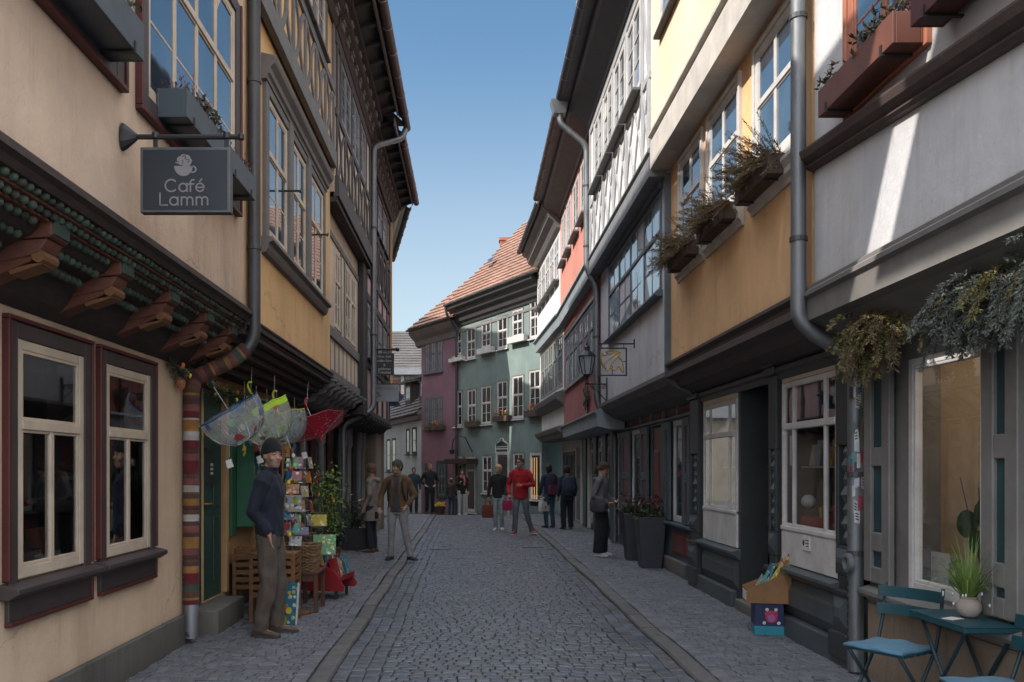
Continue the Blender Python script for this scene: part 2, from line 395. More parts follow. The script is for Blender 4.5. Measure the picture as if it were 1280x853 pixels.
def holed(mb, f, s0, s1, z0, z1, holes, out=0.0, depth=.22, mat=0):
    S = sorted({s0, s1} | {h[0] for h in holes} | {h[1] for h in holes}); Z = sorted({z0, z1} | {h[2] for h in holes} | {h[3] for h in holes})
    for i in range(len(S)-1):
        for j in range(len(Z)-1):
            cs, cz = (S[i]+S[i+1])/2, (Z[j]+Z[j+1])/2
            if any(h[0] < cs < h[1] and h[2] < cz < h[3] for h in holes): continue
            mb.quad(f.p(S[i],out,Z[j]), f.p(S[i+1],out,Z[j]), f.p(S[i+1],out,Z[j+1]), f.p(S[i],out,Z[j+1]), mat)
    for a, b, c, d in holes:
        for p, q in (((a,c),(b,c)), ((b,c),(b,d)), ((b,d),(a,d)), ((a,d),(a,c))):
            mb.quad(f.p(p[0],out,p[1]), f.p(q[0],out,q[1]), f.p(q[0],out-depth,q[1]), f.p(p[0],out-depth,p[1]), mat)
def room(house, f, s0, s1, z0, z1, out, deep, mat, mfloor='room'):
    mb = MB(); o0, o1 = out-deep, out
    mb.quad(f.p(s0,o0,z0), f.p(s1,o0,z0), f.p(s1,o0,z1), f.p(s0,o0,z1))
    mb.quad(f.p(s0,o0,z0), f.p(s0,o1,z0), f.p(s0,o1,z1), f.p(s0,o0,z1)); mb.quad(f.p(s1,o0,z0), f.p(s1,o1,z0), f.p(s1,o1,z1), f.p(s1,o0,z1))
    mb.quad(f.p(s0,o0,z1), f.p(s1,o0,z1), f.p(s1,o1,z1), f.p(s0,o1,z1)); mb.quad(f.p(s0,o0,z0), f.p(s1,o0,z0), f.p(s1,o1,z0), f.p(s0,o1,z0), 1)
    return mb.build('shop_interior', [M[mat], M[mfloor]], house)
def slab(house, name, f, s0, s1, o0, o1, z0, z1, mat, bev=0, dz=0):
    mb = MB(); mb.fb(f, s0, s1, o0, o1, z0, z1, 0, dz); return mb.build(name, M[mat], house, bev=bev)
def roof(house, f, s0, s1, oe, ze, orr, zr, mat, back=6.0, ov=0, zeb=None, course=.26, name='roof', hip=0.0):
    """tiled slope from the eave up to the ridge, laid in overlapping courses, with a plain back slope"""
    mb = MB(); L_ = math.hypot(orr-oe, zr-ze); n = max(4, int(L_/course)); zeb = 0 if zeb is None else zeb
    do, dz = (orr-oe)/n, (zr-ze)/n; nn = math.hypot(do, dz); ux, uz = dz/nn*.045*(1 if oe > orr else -1), abs(do)/nn*.045
    rows = 24
    for k in range(n):
        a0, c0 = oe+do*k, ze+dz*k; a1, c1 = oe+do*(k+1.0), ze+dz*(k+1.0)
        h0 = hip*k/n; h1 = hip*(k+1)/n
        S0 = [s0 + (s1-h0-s0)*i/rows for i in range(rows+1)]; S1 = [s0 + (s1-h1-s0)*i/rows for i in range(rows+1)]
        for i in range(rows):
            w0, w1 = [.012*math.sin(7.3*k+2.9*(i+q)) for q in (0,1)]
            t0, t1 = zeb*i/rows, zeb*(i+1)/rows
            p = [f.p(S0[i], a0+ux, c0+uz+w0+t0), f.p(S0[i+1], a0+ux, c0+uz+w1+t1), f.p(S1[i+1], a1, c1+t1), f.p(S1[i], a1, c1+t0)]
            q = [f.p(S0[i], a0, c0-.03+t0), f.p(S0[i+1], a0, c0-.03+t1)]
            mb.quad(*p); mb.quad(q[0], q[1], p[1], p[0])
    mb.quad(f.p(s0,orr,zr), f.p(s1-hip,orr,zr+zeb), f.p(s1,orr-(oe-orr),ze+zeb), f.p(s0,orr-(oe-orr),ze))
    mb.add([f.p(s0,oe,ze-.02), f.p(s0,orr,zr-.02), f.p(s0,2*orr-oe,ze-.02)], [(0,1,2)], 1)
    mb.add([f.p(s1,oe,ze-.02+zeb), f.p(s1-hip,orr,zr-.02+zeb), f.p(s1,2*orr-oe,ze-.02+zeb)], [(0,1,2)], 1 if hip == 0 else 0)
    return mb.build(name, [M[mat], M['timber']], house)
def gutter(house, f, s0, s1, o, z, mat='zincdark', r=.075, zeb=0, name='gutter'):
    mb = MB(); n = 9; rings = []
    for s_ in (s0, s1):
        q = zeb if s_ == s1 else 0
        rings.append([f.p(s_, o + r*math.cos(PI + PI*k/(n-1)), z + q + r*math.sin(PI + PI*k/(n-1))) for k in range(n)] +
                     [f.p(s_, o + (r-.012)*math.cos(2*PI - PI*k/(n-1)), z + q + (r-.012)*math.sin(2*PI - PI*k/(n-1))) for k in range(n)])
    mb.loft(rings)
    g = mb.build(name, M[mat], house, smooth=True, auto=.7)
    cl = MB(); s_ = s0 + .3
    while s_ < s1 - .1:
        q = zeb*(s_-s0)/(s1-s0)
        pts = [f.p(s_, o + (r+.004)*math.cos(PI + PI*k/8), z + q + (r+.004)*math.sin(PI + PI*k/8)) for k in range(9)] + [f.p(s_, o + r - .01, z + q + .05)]
        cl.tube(pts, .011, 5); s_ += .85
    cl.build('gutter_clip', M['zinc'], g)
    return g
def pipe(house, pts, r=.055, mat='zinc', name='downpipe', clips=(), n=14):
    P = [Vector(p) for p in pts]; out = [P[0]]
    for i in range(1, len(P)-1):                       # round every bend
        a, b, c = P[i-1], P[i], P[i+1]; d = min(.14, (b-a).length*.45, (c-b).length*.45)
        q0, q2 = b + (a-b).normalized()*d, b + (c-b).normalized()*d
        for t in (0,.25,.5,.75,1): out.append(q0*(1-t)**2 + b*2*t*(1-t) + q2*t*t)
    out.append(P[-1]); mb = MB(); mb.tube(out, r, n)
    o = mb.build(name, M[mat], house, smooth=True, auto=.8)
    for x, y, z in clips: cb = MB(); cb.lathe([(r+.002,-.02),(r+.009,-.018),(r+.009,.018),(r+.002,.02)], (x,y,z), 14); cb.build('pipe_collar', M['zincdark'], o, smooth=False)
    return o
def text(parent, name, s, size, at, right, up, mat, depth=.003, align='CENTER', sx=1.0):
    c = bpy.data.curves.new(name, 'FONT'); c.body = s; c.size = size; c.align_x = align; c.align_y = 'CENTER'; c.extrude = depth; c.resolution_u = 3
    o = bpy.data.objects.new('tmp_text', c); COL.objects.link(o)
    bpy.context.view_layer.update()
    me = bpy.data.meshes.new_from_object(o.evaluated_get(bpy.context.evaluated_depsgraph_get()))
    bpy.data.objects.remove(o)
    r, u = Vector(right).normalized(), Vector(up).normalized(); n = r.cross(u); at = Vector(at)
    base = Vector((0,0,0)); p = parent
    while p is not None: base += p.location; p = p.parent
    for v in me.vertices: v.co = at + r*v.co.x*sx + u*v.co.y + n*v.co.z - base
    me.materials.clear(); me.materials.append(M[mat]); me.name = name
    t = bpy.data.objects.new(name, me); COL.objects.link(t); t.parent = parent
    return t

KL, KR = -1.06, 1.68                        # kerb lines
def kl(y): return KL - .006*max(0, y-6) + .008*math.sin(y*.9) + .009*math.sin(y*2.3)
def kr(y): return KR - .003*max(0, y-6) + .008*math.sin(y*1.1+1) + .008*math.sin(y*2.7)

M['toyred'] = plain('red_toy', (.35,.03,.035), .4); M['toygreen'] = plain('green_toy', (.28,.4,.03), .4); M['ballwhite'] = plain('white_ball', (.6,.6,.6), .4)
# ------------------------------------------------------------------ people
def baked(mb, name, mats, parent, voxel, smooth=2, wrinkle=0.0, pick=None, seed=0, wscale=9):
    """fuse overlapping lofts into one continuous skin"""
    me = bpy.data.meshes.new('tmp'); me.from_pydata([tuple(q) for q in mb.v], [], mb.f)
    o = bpy.data.objects.new('tmp_skin', me); COL.objects.link(o)
    r = o.modifiers.new('r', 'REMESH'); r.mode = 'VOXEL'; r.voxel_size = voxel
    if smooth: sm = o.modifiers.new('s', 'SMOOTH'); sm.factor = .5; sm.iterations = smooth
    dg = bpy.context.evaluated_depsgraph_get(); dg.update()
    m2 = bpy.data.meshes.new_from_object(o.evaluated_get(dg)); bpy.data.objects.remove(o); bpy.data.meshes.remove(me)
    m2.name = name
    if wrinkle:
        V = [(v.co.copy(), v.normal.copy()) for v in m2.vertices]; out = []
        for co, nn in V:
            p = Vector((co.x*wscale, co.y*wscale, co.z*wscale*.55)) + Vector((seed*3.1, 0, 0))
            out += list(co + nn * wrinkle * (noise.noise(p) + .5*noise.noise(p*2.3)))
        m2.vertices.foreach_set('co', out); m2.update()
    m2.materials.clear()
    for m in mats: m2.materials.append(m)
    for p in m2.polygons:
        p.use_smooth = True; p.material_index = pick(p.center) if pick else 0
    q = bpy.data.objects.new(name, m2); COL.objects.link(q); q.parent = parent
    return q
def rings(mb, rs, n=16):            # rs: (x, y, z, rx, ry) stacked ellipses
    mb.loft([[(x + a*math.cos(2*PI*k/n), y + b*math.sin(2*PI*k/n), z) for k in range(n)] for x, y, z, a, b in rs])
def limb(mb, pts, rs, n=12):
    P = [Vector(p) for p in pts]; path = []; rad = []
    for i in range(len(P)-1):
        for t in (0, .33, .66): path.append(P[i].lerp(P[i+1], t)); rad.append(rs[i]*(1-t)+rs[i+1]*t)
    path.append(P[-1]); rad.append(rs[-1]); mb.tube(path, rad, n)
def hand(mb, w, d, nrm, side, curl, sc=1.0):
    """palm, four unequal bent fingers and a thumb leaving the side of the palm"""
    w, d = Vector(w), Vector(d).normalized(); nrm = Vector(nrm); nrm = (nrm - d*nrm.dot(d)).normalized(); lat = d.cross(nrm)*side
    mb.tube([w - d*.03, w + d*.015], [.027*sc, .026*sc], 10)
    c = w + d*.045*sc; mb.loft([[c + d*a*sc + lat*(b*math.cos(2*PI*k/10))*sc + nrm*(h*math.sin(2*PI*k/10))*sc for k in range(10)] for a, b, h in ((-.045,.024,.017),(-.02,.036,.017),(.02,.042,.015),(.045,.040,.013))])
    for i, (off, l, r_) in enumerate(((.031,.068,.0088),(.011,.077,.0092),(-.010,.072,.0088),(-.029,.056,.0078))):
        p = c + d*.036*sc + lat*off*sc; pts = [p]; dd = d.copy(); ang = 0
        for seg in (.45,.32,.25):
            ang += curl*(.8 if seg == .45 else 1.0); e = (d*math.cos(ang) + nrm*math.sin(ang)).normalized(); p = p + e*l*seg*sc; pts.append(p)
        mb.tube(pts, [r_*1.05*sc, r_*sc, r_*.95*sc, r_*.75*sc], 8)
    p = w + d*.022*sc + lat*.026*sc; e1 = (d*.55 + lat*.75 + nrm*.35).normalized(); e2 = (d*.85 + lat*.25 + nrm*(.3+curl*.5)).normalized()
    mb.tube([p - e1*.01, p + e1*.034*sc, p + e1*.034*sc + e2*.028*sc, p + e1*.034*sc + e2*.05*sc], [.0125*sc, .0115*sc, .010*sc, .0075*sc], 8)
SKIN = {}
def skin(c):
    if c not in SKIN: SKIN[c] = plain('skin_%d' % len(SKIN), c, .55, .12, 14, .05); SKIN[c].node_tree.nodes['Principled BSDF'].inputs['Subsurface Weight'].default_value = .05
    return SKIN[c]
M['eye'] = plain('eye', (.03,.022,.018), .2, .1); M['lip'] = plain('lip', (.30,.115,.095), .5, .1); M['browhair'] = plain('brow', (.07,.045,.03), .8)
M['sole'] = plain('sole', (.05,.047,.045), .8)
FAB = {}
def fab(c):
    if c not in FAB: FAB[c] = fabric('cloth_%d' % len(FAB), c)
    return FAB[c]
def capshell(front, side, back, sx, sy, top, yo=.005, nth=24, nph=10, th=.012, puff=0):
    """cap of hair or wool over the skull, lower edge given for front, side and back (head coordinates)"""
    mb = MB(); outer = []; inner = []
    for i in range(nph+1):
        ro, ri = [], []
        for k in range(nth):
            a = 2*PI*k/nth; c = math.cos(a); s_ = math.sin(a)      # a=0 is +x, front is -y
            low = side + (front-side)*max(0,-s_)**1.5 + (back-side)*max(0,s_)**1.2
            z = low + (top-low)*math.sin(PI/2*i/nph)
            zz = min(1, max(-1, (z-.0)/top)); f_ = math.sqrt(max(0, 1-max(0,zz)**2.4)); f_ = max(f_, .03)
            if z < 0: f_ = 1.0 - .25*min(1, -z/.12) + (puff*min(1,-z/.12))
            ro.append((sx*f_*c, yo + sy*f_*s_, z)); ri.append(((sx-th)*f_*c, yo + (sy-th)*f_*s_, z-.4*th))
        outer.append(ro); inner.append(ri)
    mb.loft(outer, 0, cap=False); mb.loft(inner[::-1], 0, cap=False); mb.loft([inner[0], outer[0]], 0, cap=False)
    mb.add(outer[-1], [tuple(range(nth))])
    return mb
def person(label, X, Y, h, face, P, vox=.011, group=None, name='person'):
    zb = (PV if (X < kl(Y)-.05 or X > kr(Y)+.05) else 0) + gz(Y)
    root = thing(name, label, 'person', (X, Y, zb), group, rz=math.radians(face)); s = h/1.75
    g = lambda k, d: Vector(P.get(k, d))*s
    wsc = P.get('build', 1.0)
    hipL, hipR = g('hipL', (.088,0,.92)), g('hipR', (-.088,0,.92)); knL, knR = g('knL', (.10,-.025,.50)), g('knR', (-.10,-.025,.50)); anL, anR = g('anL', (.105,.02,.085)), g('anR', (-.105,.02,.085))
    shL, shR = g('shL', (.175*wsc,.005,1.415)), g('shR', (-.175*wsc,.005,1.415)); elL, elR = g('elL', (.235*wsc,.03,1.13)), g('elR', (-.235*wsc,.03,1.13)); wrL, wrR = g('wrL', (.235*wsc,-.07,.89)), g('wrR', (-.235*wsc,-.07,.89))
    yaw, pit = math.radians(P.get('yaw', 0)), math.radians(P.get('pitch', 0))
    lean = P.get('lean', 0.0)                                       # forward offset of the shoulders
    HM = Matrix.Translation(Vector((0, -.025-lean, 1.635))*s) @ Matrix.Rotation(yaw, 4, 'Z') @ Matrix.Rotation(pit, 4, 'X') @ Matrix.Scale(s*P.get('headscale', 1.0), 4)
    HI = HM.inverted()
    # ---- the body: one skin from crown to feet
    b = MB()
    hd = MB()
    rings(hd, [(0,-.050,-.116,.022,.022),(0,-.046,-.108,.038,.042),(0,-.034,-.088,.050,.062),(0,-.020,-.060,.058,.078),(0,-.008,-.025,.066,.090),(0,.002,.015,.072,.097),(0,.008,.05,.074,.098),(0,.012,.082,.066,.087),(0,.012,.105,.045,.06),(0,.012,.115,.02,.03)], 18)
    hd.loft([[(-.006,-.088,.022),(.006,-.088,.022),(.008,-.08,.022),(-.008,-.08,.022)],[(-.010,-.104,-.008),(.010,-.104,-.008),(.014,-.08,-.008),(-.014,-.08,-.008)],[(-.014,-.117,-.026),(.014,-.117,-.026),(.019,-.082,-.028),(-.019,-.082,-.028)],[(-.010,-.104,-.037),(.010,-.104,-.037),(.013,-.08,-.038),(-.013,-.08,-.038)]])
    hd.ell((0,-.082,.033), .052, .016, .010, 12, 6); hd.ell((0,-.083,-.056), .025, .012, .008, 10, 6); hd.ell((0,-.083,-.068), .021, .011, .007, 10, 6); hd.ell((0,-.078,-.098), .02, .014, .014, 8, 6)
    for q in (-1, 1):
        hd.ell((q*.045,-.068,-.028), .022, .02, .02, 8, 6); hd.ell((q*.076,.012,-.008), .010, .022, .032, 8, 6); hd.ell((q*.031,-.084,.008), .015, .008, .009, 8, 6)
    b.add([HM @ Vector(v) for v in hd.v], hd.f)
    neck = HM @ Vector((0,.018,-.07))
    b.tube([Vector((0,.015-lean*.8,1.40))*s, Vector((0,.012-lean*.9,1.47))*s, neck], [.064*s, .056*s, .054*s], 14)
    T = lambda z: -lean*max(0, (z-.95)/.5)
    rings(b, [(0,T(z)*s,z*s,a*s*wsc,c*s*wsc) for z,a,c in ((.86,.13,.09),(.95,.14,.10),(1.1,.12,.085),(1.25,.14,.10),(1.36,.145,.095),(1.43,.10,.075))])
    for sh, el, wr, q, key in ((shL, elL, wrL, 1, 'L'), (shR, elR, wrR, -1, 'R')):
        sh2 = sh + Vector((0,-lean,0))*s; limb(b, [sh2*.75 + Vector((0,0,.35))*s*1.0 if False else sh2, el, wr], [.046*s, .036*s, .025*s])
        b.tube([Vector((0,sh2.y,sh2.z)), sh2], [.06*s, .048*s], 10)
        d = Vector(P.get('hd'+key, tuple(wr-el))); nr = Vector(P.get('hn'+key, (-q*.6,-.8,.1))); hand(b, wr, d, nr, q, P.get('curl'+key, .35), s*.98)
    for hp, kn, an in ((hipL, knL, anL), (hipR, knR, anR)): limb(b, [hp, kn, an], [.075*s, .048*s, .036*s])
    feet = []
    for an, q, key in ((anL, 1, 'L'), (anR, -1, 'R')):
        fd = Vector(P.get('ft'+key, (.18*q,-1,0))).normalized(); feet.append((an, fd)); b.tube([an, an + fd*.05*s - Vector((0,0,.04))*s, an + fd*.13*s - Vector((0,0,.055))*s], [.036*s, .03*s, .022*s], 10)
    eyec, mouth = P.get('eyec', 1), (0,-.09,-.061); stub = P.get('stubble')
    def pick(c):
        l = HI @ c
        if l.z < -.13: return 0
        if l.y < -.05:
            if abs(abs(l.x)-.031) < .012 and abs(l.z-.009) < .0065: return 1
            if abs(l.z+.061) < .006 and abs(l.x) < .023 and l.y < -.075: return 2
            if .012 < abs(l.x) < .05 and abs(l.z-.031) < .0055: return 3
        if stub and l.z < -.045 and l.y < .0: return 4
        return 0
    sk = skin(P.get('skin', (.42,.245,.17)))
    st_ = skin((.30,.195,.15))
    baked(b, 'body', [sk, M['eye'], M['lip'], M['browhair'], st_], root, min(vox, .0095), 2, 0, pick)
    # ---- clothes
    hem, coat = P.get('hem', .80), P.get('coat', (.03,.03,.035)); fl = P.get('flare', 0)
    j = MB(); ct = P.get('bulk', 1.0)
    prof = [(hem, .168+fl, .122+fl), ((hem+.98)/2, .166+fl*.5, .122+fl*.5), (1.0,.162,.122), (1.12,.160,.118), (1.26,.176,.126), (1.36,.178,.118), (1.425,.14,.10), (1.465,.082,.078), (P.get('collar', 1.50), .070, .072)]
    if hem > .9: prof = [p for p in prof if p[0] >= hem]
    rings(j, [(0, T(z)*s, z*s, a*s*ct*wsc, c*s*ct) for z, a, c in prof], 20)
    cuff = P.get('cuff', .93)
    for sh, el, wr in ((shL, elL, wrL), (shR, elR, wrR)):
        sh2 = sh + Vector((0,-lean,0))*s; c_ = el.lerp(wr, cuff)
        j.tube([Vector((sh2.x*.35, sh2.y, sh2.z+.01*s)), Vector((sh2.x*.8, sh2.y, sh2.z+.004*s)), sh2 + Vector((sh2.x*.08,0,-.03))*1, (sh2+el)/2, el, (el+c_)/2, c_], [.075*s*ct, .072*s*ct, .068*s*ct, .060*s*ct, .055*s*ct, .048*s*ct, .043*s*ct], 12)
    cm = P.get('coatmat') or fab(coat); inner = P.get('inner')
    def pj(c): return 1 if inner and c.y < -.02 and abs(c.x - P.get('innerx', 0)*s) < (.055 + .02*math.sin(c.z*9))*s and c.z < 1.48*s and c.z > P.get('innerz', hem)*s else 0
    baked(j, P.get('coatname', 'jacket'), [cm] + ([fab(inner)] if inner else []), root, vox, 3, P.get('wr', .011)*s, pj, X)
    t_ = MB(); rings(t_, [(0,0,z*s,a*s,c*s) for z,a,c in ((.80,.15,.105),(.88,.158,.112),(.96,.152,.108),(1.02,.145,.10))], 18)
    wl = P.get('legw', 1.0)
    for hp, kn, an in ((hipL, knL, anL), (hipR, knR, anR)):
        cuffp = an + (kn-an)*P.get('crop', -.06); limb(t_, [hp + Vector((0,0,.0)), hp.lerp(kn,.5), kn, kn.lerp(cuffp,.5), cuffp], [.098*s, .084*s*(.6+.4*wl), .066*s*wl, .063*s*wl, .058*s*wl])
    baked(t_, 'trousers', [fab(P.get('trousers', (.03,.03,.04)))], root, vox, 3, P.get('wrt', .010)*s, None, Y, 10)
    for an, fd in feet:
        f_ = MB(); up = Vector((0,0,1)); lt = fd.cross(up); g0 = Vector((an.x, an.y, an.z-.085*s)); rr_ = []
        for dd, w_, hh in ((-.075,.020,.045),(-.06,.036,.075),(-.02,.040,.085),(.04,.042,.075),(.10,.046,.055),(.16,.042,.042),(.195,.026,.028)):
            c = g0 + fd*dd*s; rr_.append([c + lt*(w_*s*math.cos(2*PI*k/14)) + up*(max(0, .5+.5*math.sin(2*PI*k/14))**.7*hh*s + .004) for k in range(14)])
        f_.loft(rr_); so_ = f_.build('shoe', fab(P.get('shoes', (.03,.025,.022))), root, smooth=True, raw=True, auto=1.0)
        f_ = MB(); f_.loft([[p + up*(-p.z + zz + g0.z) for p in [g0 + fd*dd*s + lt*(w_*s*q) for dd, w_, q in ((-.08,.02,1),(-.06,.042,1),(.04,.044,1),(.11,.049,1),(.17,.043,1),(.2,.02,1),(.2,.02,-1),(.17,.043,-1),(.11,.049,-1),(.04,.044,-1),(-.06,.042,-1),(-.08,.02,-1))]] for zz in (0, .022*s)])
        f_.build('sole', M[P.get('solemat', 'sole')], so_, raw=True)
    hair = P.get('hair')
    def onhead(mb, nm, mat, vx=None, wr=0):
        m = MB(); m.add([HM @ Vector(v) for v in mb.v], mb.f); return baked(m, nm, [mat], root, vx or max(.007, vox*.7), 1, wr, None, X+Y, 40)
    if hair:
        m = capshell(hair.get('front',.06), hair.get('side',.0), hair.get('back',-.07), .082+hair.get('vol',0), .107+hair.get('vol',0), .126+hair.get('vol',0), puff=hair.get('puff',0))
        if hair.get('tail'): m.ell((0,.105,-.005), .035, .03, .035); m.tube([(0,.12,-.0),(0,.135,-.07),(0,.125,-.16)], [.026,.026,.012], 10)
        onhead(m, 'hair', fab(hair['c']), None, .006)
    hat = P.get('hat')
    if hat:
        m = capshell(hat.get('front',.045), hat.get('side',.012), hat.get('back',-.035), .089, .114, hat.get('top',.150), yo=.010, th=.016)
        onhead(m, 'beanie', fab(hat['c']), None, .002)
    if P.get('glasses'):
        m = MB()
        for q in (-1, 1): m.ell((q*.032,-.096,.010), .025, .008, .018, 10, 6); m.tube([(q*.055,-.088,.013),(q*.078,0,.010)], .004, 6)
        m.tube([(-.012,-.102,.014),(.012,-.102,.014)], .004, 6); mm = MB(); mm.add([HM @ Vector(v) for v in m.v], m.f); mm.build('sunglasses', M['iron'], root, smooth=True, raw=True)
    if P.get('scarf'):
        m = MB(); n = 20; m.loft([[(a*s*math.cos(2*PI*k/n), (-.02-lean)*s + c*s*math.sin(2*PI*k/n), z*s) for k in range(n)] for z, a, c in ((1.40,.10,.09),(1.43,.105,.10),(1.47,.098,.095),(1.51,.085,.085))])
        m.tube([Vector((.04,-.10,1.44))*s, Vector((.06,-.15,1.30))*s, Vector((.05,-.15,1.12))*s], [.04*s,.045*s,.035*s], 10); baked(m, 'scarf', [fab(P['scarf'])], root, vox, 1, .008, None, X)
    if P.get('hood'):
        m = MB(); m.tube([Vector((-.09,.03,1.46))*s, Vector((-.06,.10,1.44))*s, Vector((0,.125,1.42))*s, Vector((.06,.10,1.44))*s, Vector((.09,.03,1.46))*s], [.03*s,.042*s,.05*s,.042*s,.03*s], 10); baked(m, 'hood', [cm], root, vox, 2, .008, None, X)
    root['_s'] = s
    return root
def world(root, p):
    s = root['_s']; a = root.rotation_euler.z; x, y, z = p[0]*s, p[1]*s, p[2]*s
    return Vector((root.location.x + x*math.cos(a) - y*math.sin(a), root.location.y + x*math.sin(a) + y*math.cos(a), root.location.z + z))
def carried(name, label, cat, root, p, rz=0): return thing(name, label, cat, world(root, p), None, root.rotation_euler.z + math.radians(rz))

gpe = 'people standing and strolling in the street'
man = person('man in black beanie, navy fleece and brown corduroys standing by the umbrella shop', -1.90, 8.25, 1.80, 84, dict(
    yaw=-38, pitch=2, skin=(.42,.235,.17), stubble=True, coat=(.010,.013,.028), hem=.90, coatname='fleece', collar=1.535, bulk=1.04, wr=.016, trousers=(.085,.066,.052), shoes=(.10,.062,.045), legw=1.15, wrt=.014,
    elR=(-.225,.075,1.13), wrR=(-.160,-.05,.93), hdR=(.12,-.10,-1), curlR=.25, elL=(.225,.07,1.13), wrL=(.160,-.05,.93), hdL=(-.12,-.10,-1), hat=dict(c=(.010,.010,.012), front=.040, top=.165), knL=(.11,-.05,.5), anL=(.12,-.03,.085), knR=(-.11,-.03,.5), anR=(-.11,.05,.085)), vox=.0075, group=gpe)
coatw = person('woman in a long taupe hooded coat looking away beside the man in the tan jacket', -1.86, 16.4, 1.64, -105, dict(
    yaw=-15, pitch=18, hair=dict(c=(.10,.055,.03), side=-.075, back=-.115, front=.06, vol=.008), coat=(.20,.165,.145), hem=.62, flare=.05, coatname='coat', hood=True, trousers=(.02,.022,.035), shoes=(.16,.085,.03), elR=(-.24,-.02,1.14), wrR=(-.15,-.22,1.05)), group=gpe)
tan = person('man in green beanie and tan jacket with grey jeans, a blue phone in his hand', -1.27, 15.0, 1.69, -8, dict(
    yaw=-38, pitch=4, coat=(.13,.072,.034), inner=(.045,.045,.05), bulk=1.03, hem=.84, trousers=(.24,.235,.235), shoes=(.02,.02,.022), hat=dict(c=(.05,.062,.035), front=.05, top=.14), hair=dict(c=(.08,.05,.03), side=-.04, back=-.08, front=.05), stubble=True,
    elR=(-.30,.03,1.14), wrR=(-.30,-.10,.90), curlR=.8, elL=(.30,.06,1.13), wrL=(.18,-.10,.95), knL=(.15,-.06,.5), anL=(.24,-.04,.085), ftL=(.75,-.7,0), knR=(-.10,-.04,.5), anR=(-.12,.0,.085)), group=gpe)
ph = carried('phone', 'blue phone held by the man in the tan jacket', 'phone', tan, (-.335,-.16,.79)); m_ = MB(); m_.box(-.038,.038,-.006,.006,-.07,.07)
M['phoneblue'] = plain('phone_blue', (.06,.25,.38), .3, .1); m_.build('phone_body', M['phoneblue'], ph, raw=True, bev=.008); m_ = MB(); m_.box(-.033,.033,-.0075,-.0062,-.06,.06); m_.build('phone_screen', M['gl_dim'], ph, raw=True)
bk = carried('backpack', 'dark backpack worn by the man in the tan jacket', 'backpack', tan, (0,.16,1.2)); m_ = MB(); m_.loft([[(a*math.cos(2*PI*k/14), .07*math.sin(2*PI*k/14)*c+.02, z) for k in range(14)] for z, a, c in ((-.25,.10,.8),(-.2,.15,1.1),(0,.16,1.2),(.15,.14,1),(.24,.08,.6))]); m_.build('pack', fab((.02,.02,.022)), bk, raw=True, smooth=True)
m_ = MB()
for q in (-1, 1): m_.tube([(q*.09,0,.2),(q*.11,-.15,.25),(q*.115,-.30,.16),(q*.13,-.31,0),(q*.15,-.2,-.15),(q*.12,0,-.18)], .018, 8)
m_.build('strap', fab((.02,.02,.022)), bk, raw=True, smooth=True)
person('woman in dark teal jacket at the crest of the street beside the man in black', -2.12, 32.0, 1.70, 12, dict(yaw=-10, hair=dict(c=(.09,.05,.03), side=-.08, back=-.14, front=.055), coat=(.02,.045,.06), trousers=(.02,.025,.04)), vox=.014, group=gpe)
person('man in black jacket with both hands in his pockets at the crest of the street', -1.45, 30.2, 1.74, 15, dict(yaw=20, hair=dict(c=(.12,.075,.045), side=.02, back=-.05, front=.075), coat=(.018,.018,.021), trousers=(.010,.010,.012), elL=(.31,.08,1.13), wrL=(.17,-.06,1.0), elR=(-.31,.08,1.13), wrR=(-.17,-.06,1.0)), vox=.013, group=gpe)
pink = person('woman with salmon scarf, black jacket and pale jeans far down the street', -.36, 31.0, 1.62, 20, dict(yaw=-12, hair=dict(c=(.04,.025,.02), side=-.09, back=-.12, front=.055), coat=(.012,.012,.014), trousers=(.42,.42,.42), shoes=(.5,.5,.5), solemat='paper', scarf=(.42,.12,.09), elR=(-.25,-.06,1.15), wrR=(-.16,-.28,1.2), hdR=(0,-.3,.9), curlR=.9), vox=.013, group=gpe)
bk = carried('backpack', 'pale grey backpack on the woman with the salmon scarf', 'backpack', pink, (.06,.15,1.2), 30); m_ = MB(); m_.loft([[(a*math.cos(2*PI*k/14), .09*math.sin(2*PI*k/14)*c, z) for k in range(14)] for z, a, c in ((-.22,.09,.8),(-.17,.14,1.1),(0,.15,1.2),(.14,.13,1),(.22,.07,.6))]); m_.build('pack', fab((.28,.25,.25)), bk, raw=True, smooth=True)
person('child in brown jacket and blue trousers beside the woman with the salmon scarf', -.74, 31.6, 1.32, 150, dict(headscale=1.18, hair=dict(c=(.05,.035,.025), side=-.06, back=-.09, front=.05), coat=(.05,.035,.03), trousers=(.02,.05,.09)), vox=.012, group=gpe)
wj = person('fair haired woman in black jacket, pale jeans and white trainers beside the red jacket', .68, 22.6, 1.68, -6, dict(yaw=-35, pitch=-6, hair=dict(c=(.52,.36,.20), side=-.03, back=-.08, front=.06, vol=.006), coat=(.014,.014,.017), bulk=1.03, hem=.86, trousers=(.22,.27,.28), shoes=(.55,.55,.55), solemat='paper', elR=(-.25,.04,1.13), wrR=(-.27,-.05,.87), curlR=1.0, elL=(.26,.0,1.14), wrL=(.29,-.12,.93), curlL=.9,
    knR=(-.09,-.06,.5), anR=(-.07,-.03,.085), knL=(.09,-.10,.5), anL=(.10,-.03,.09)), vox=.0115, group=gpe)
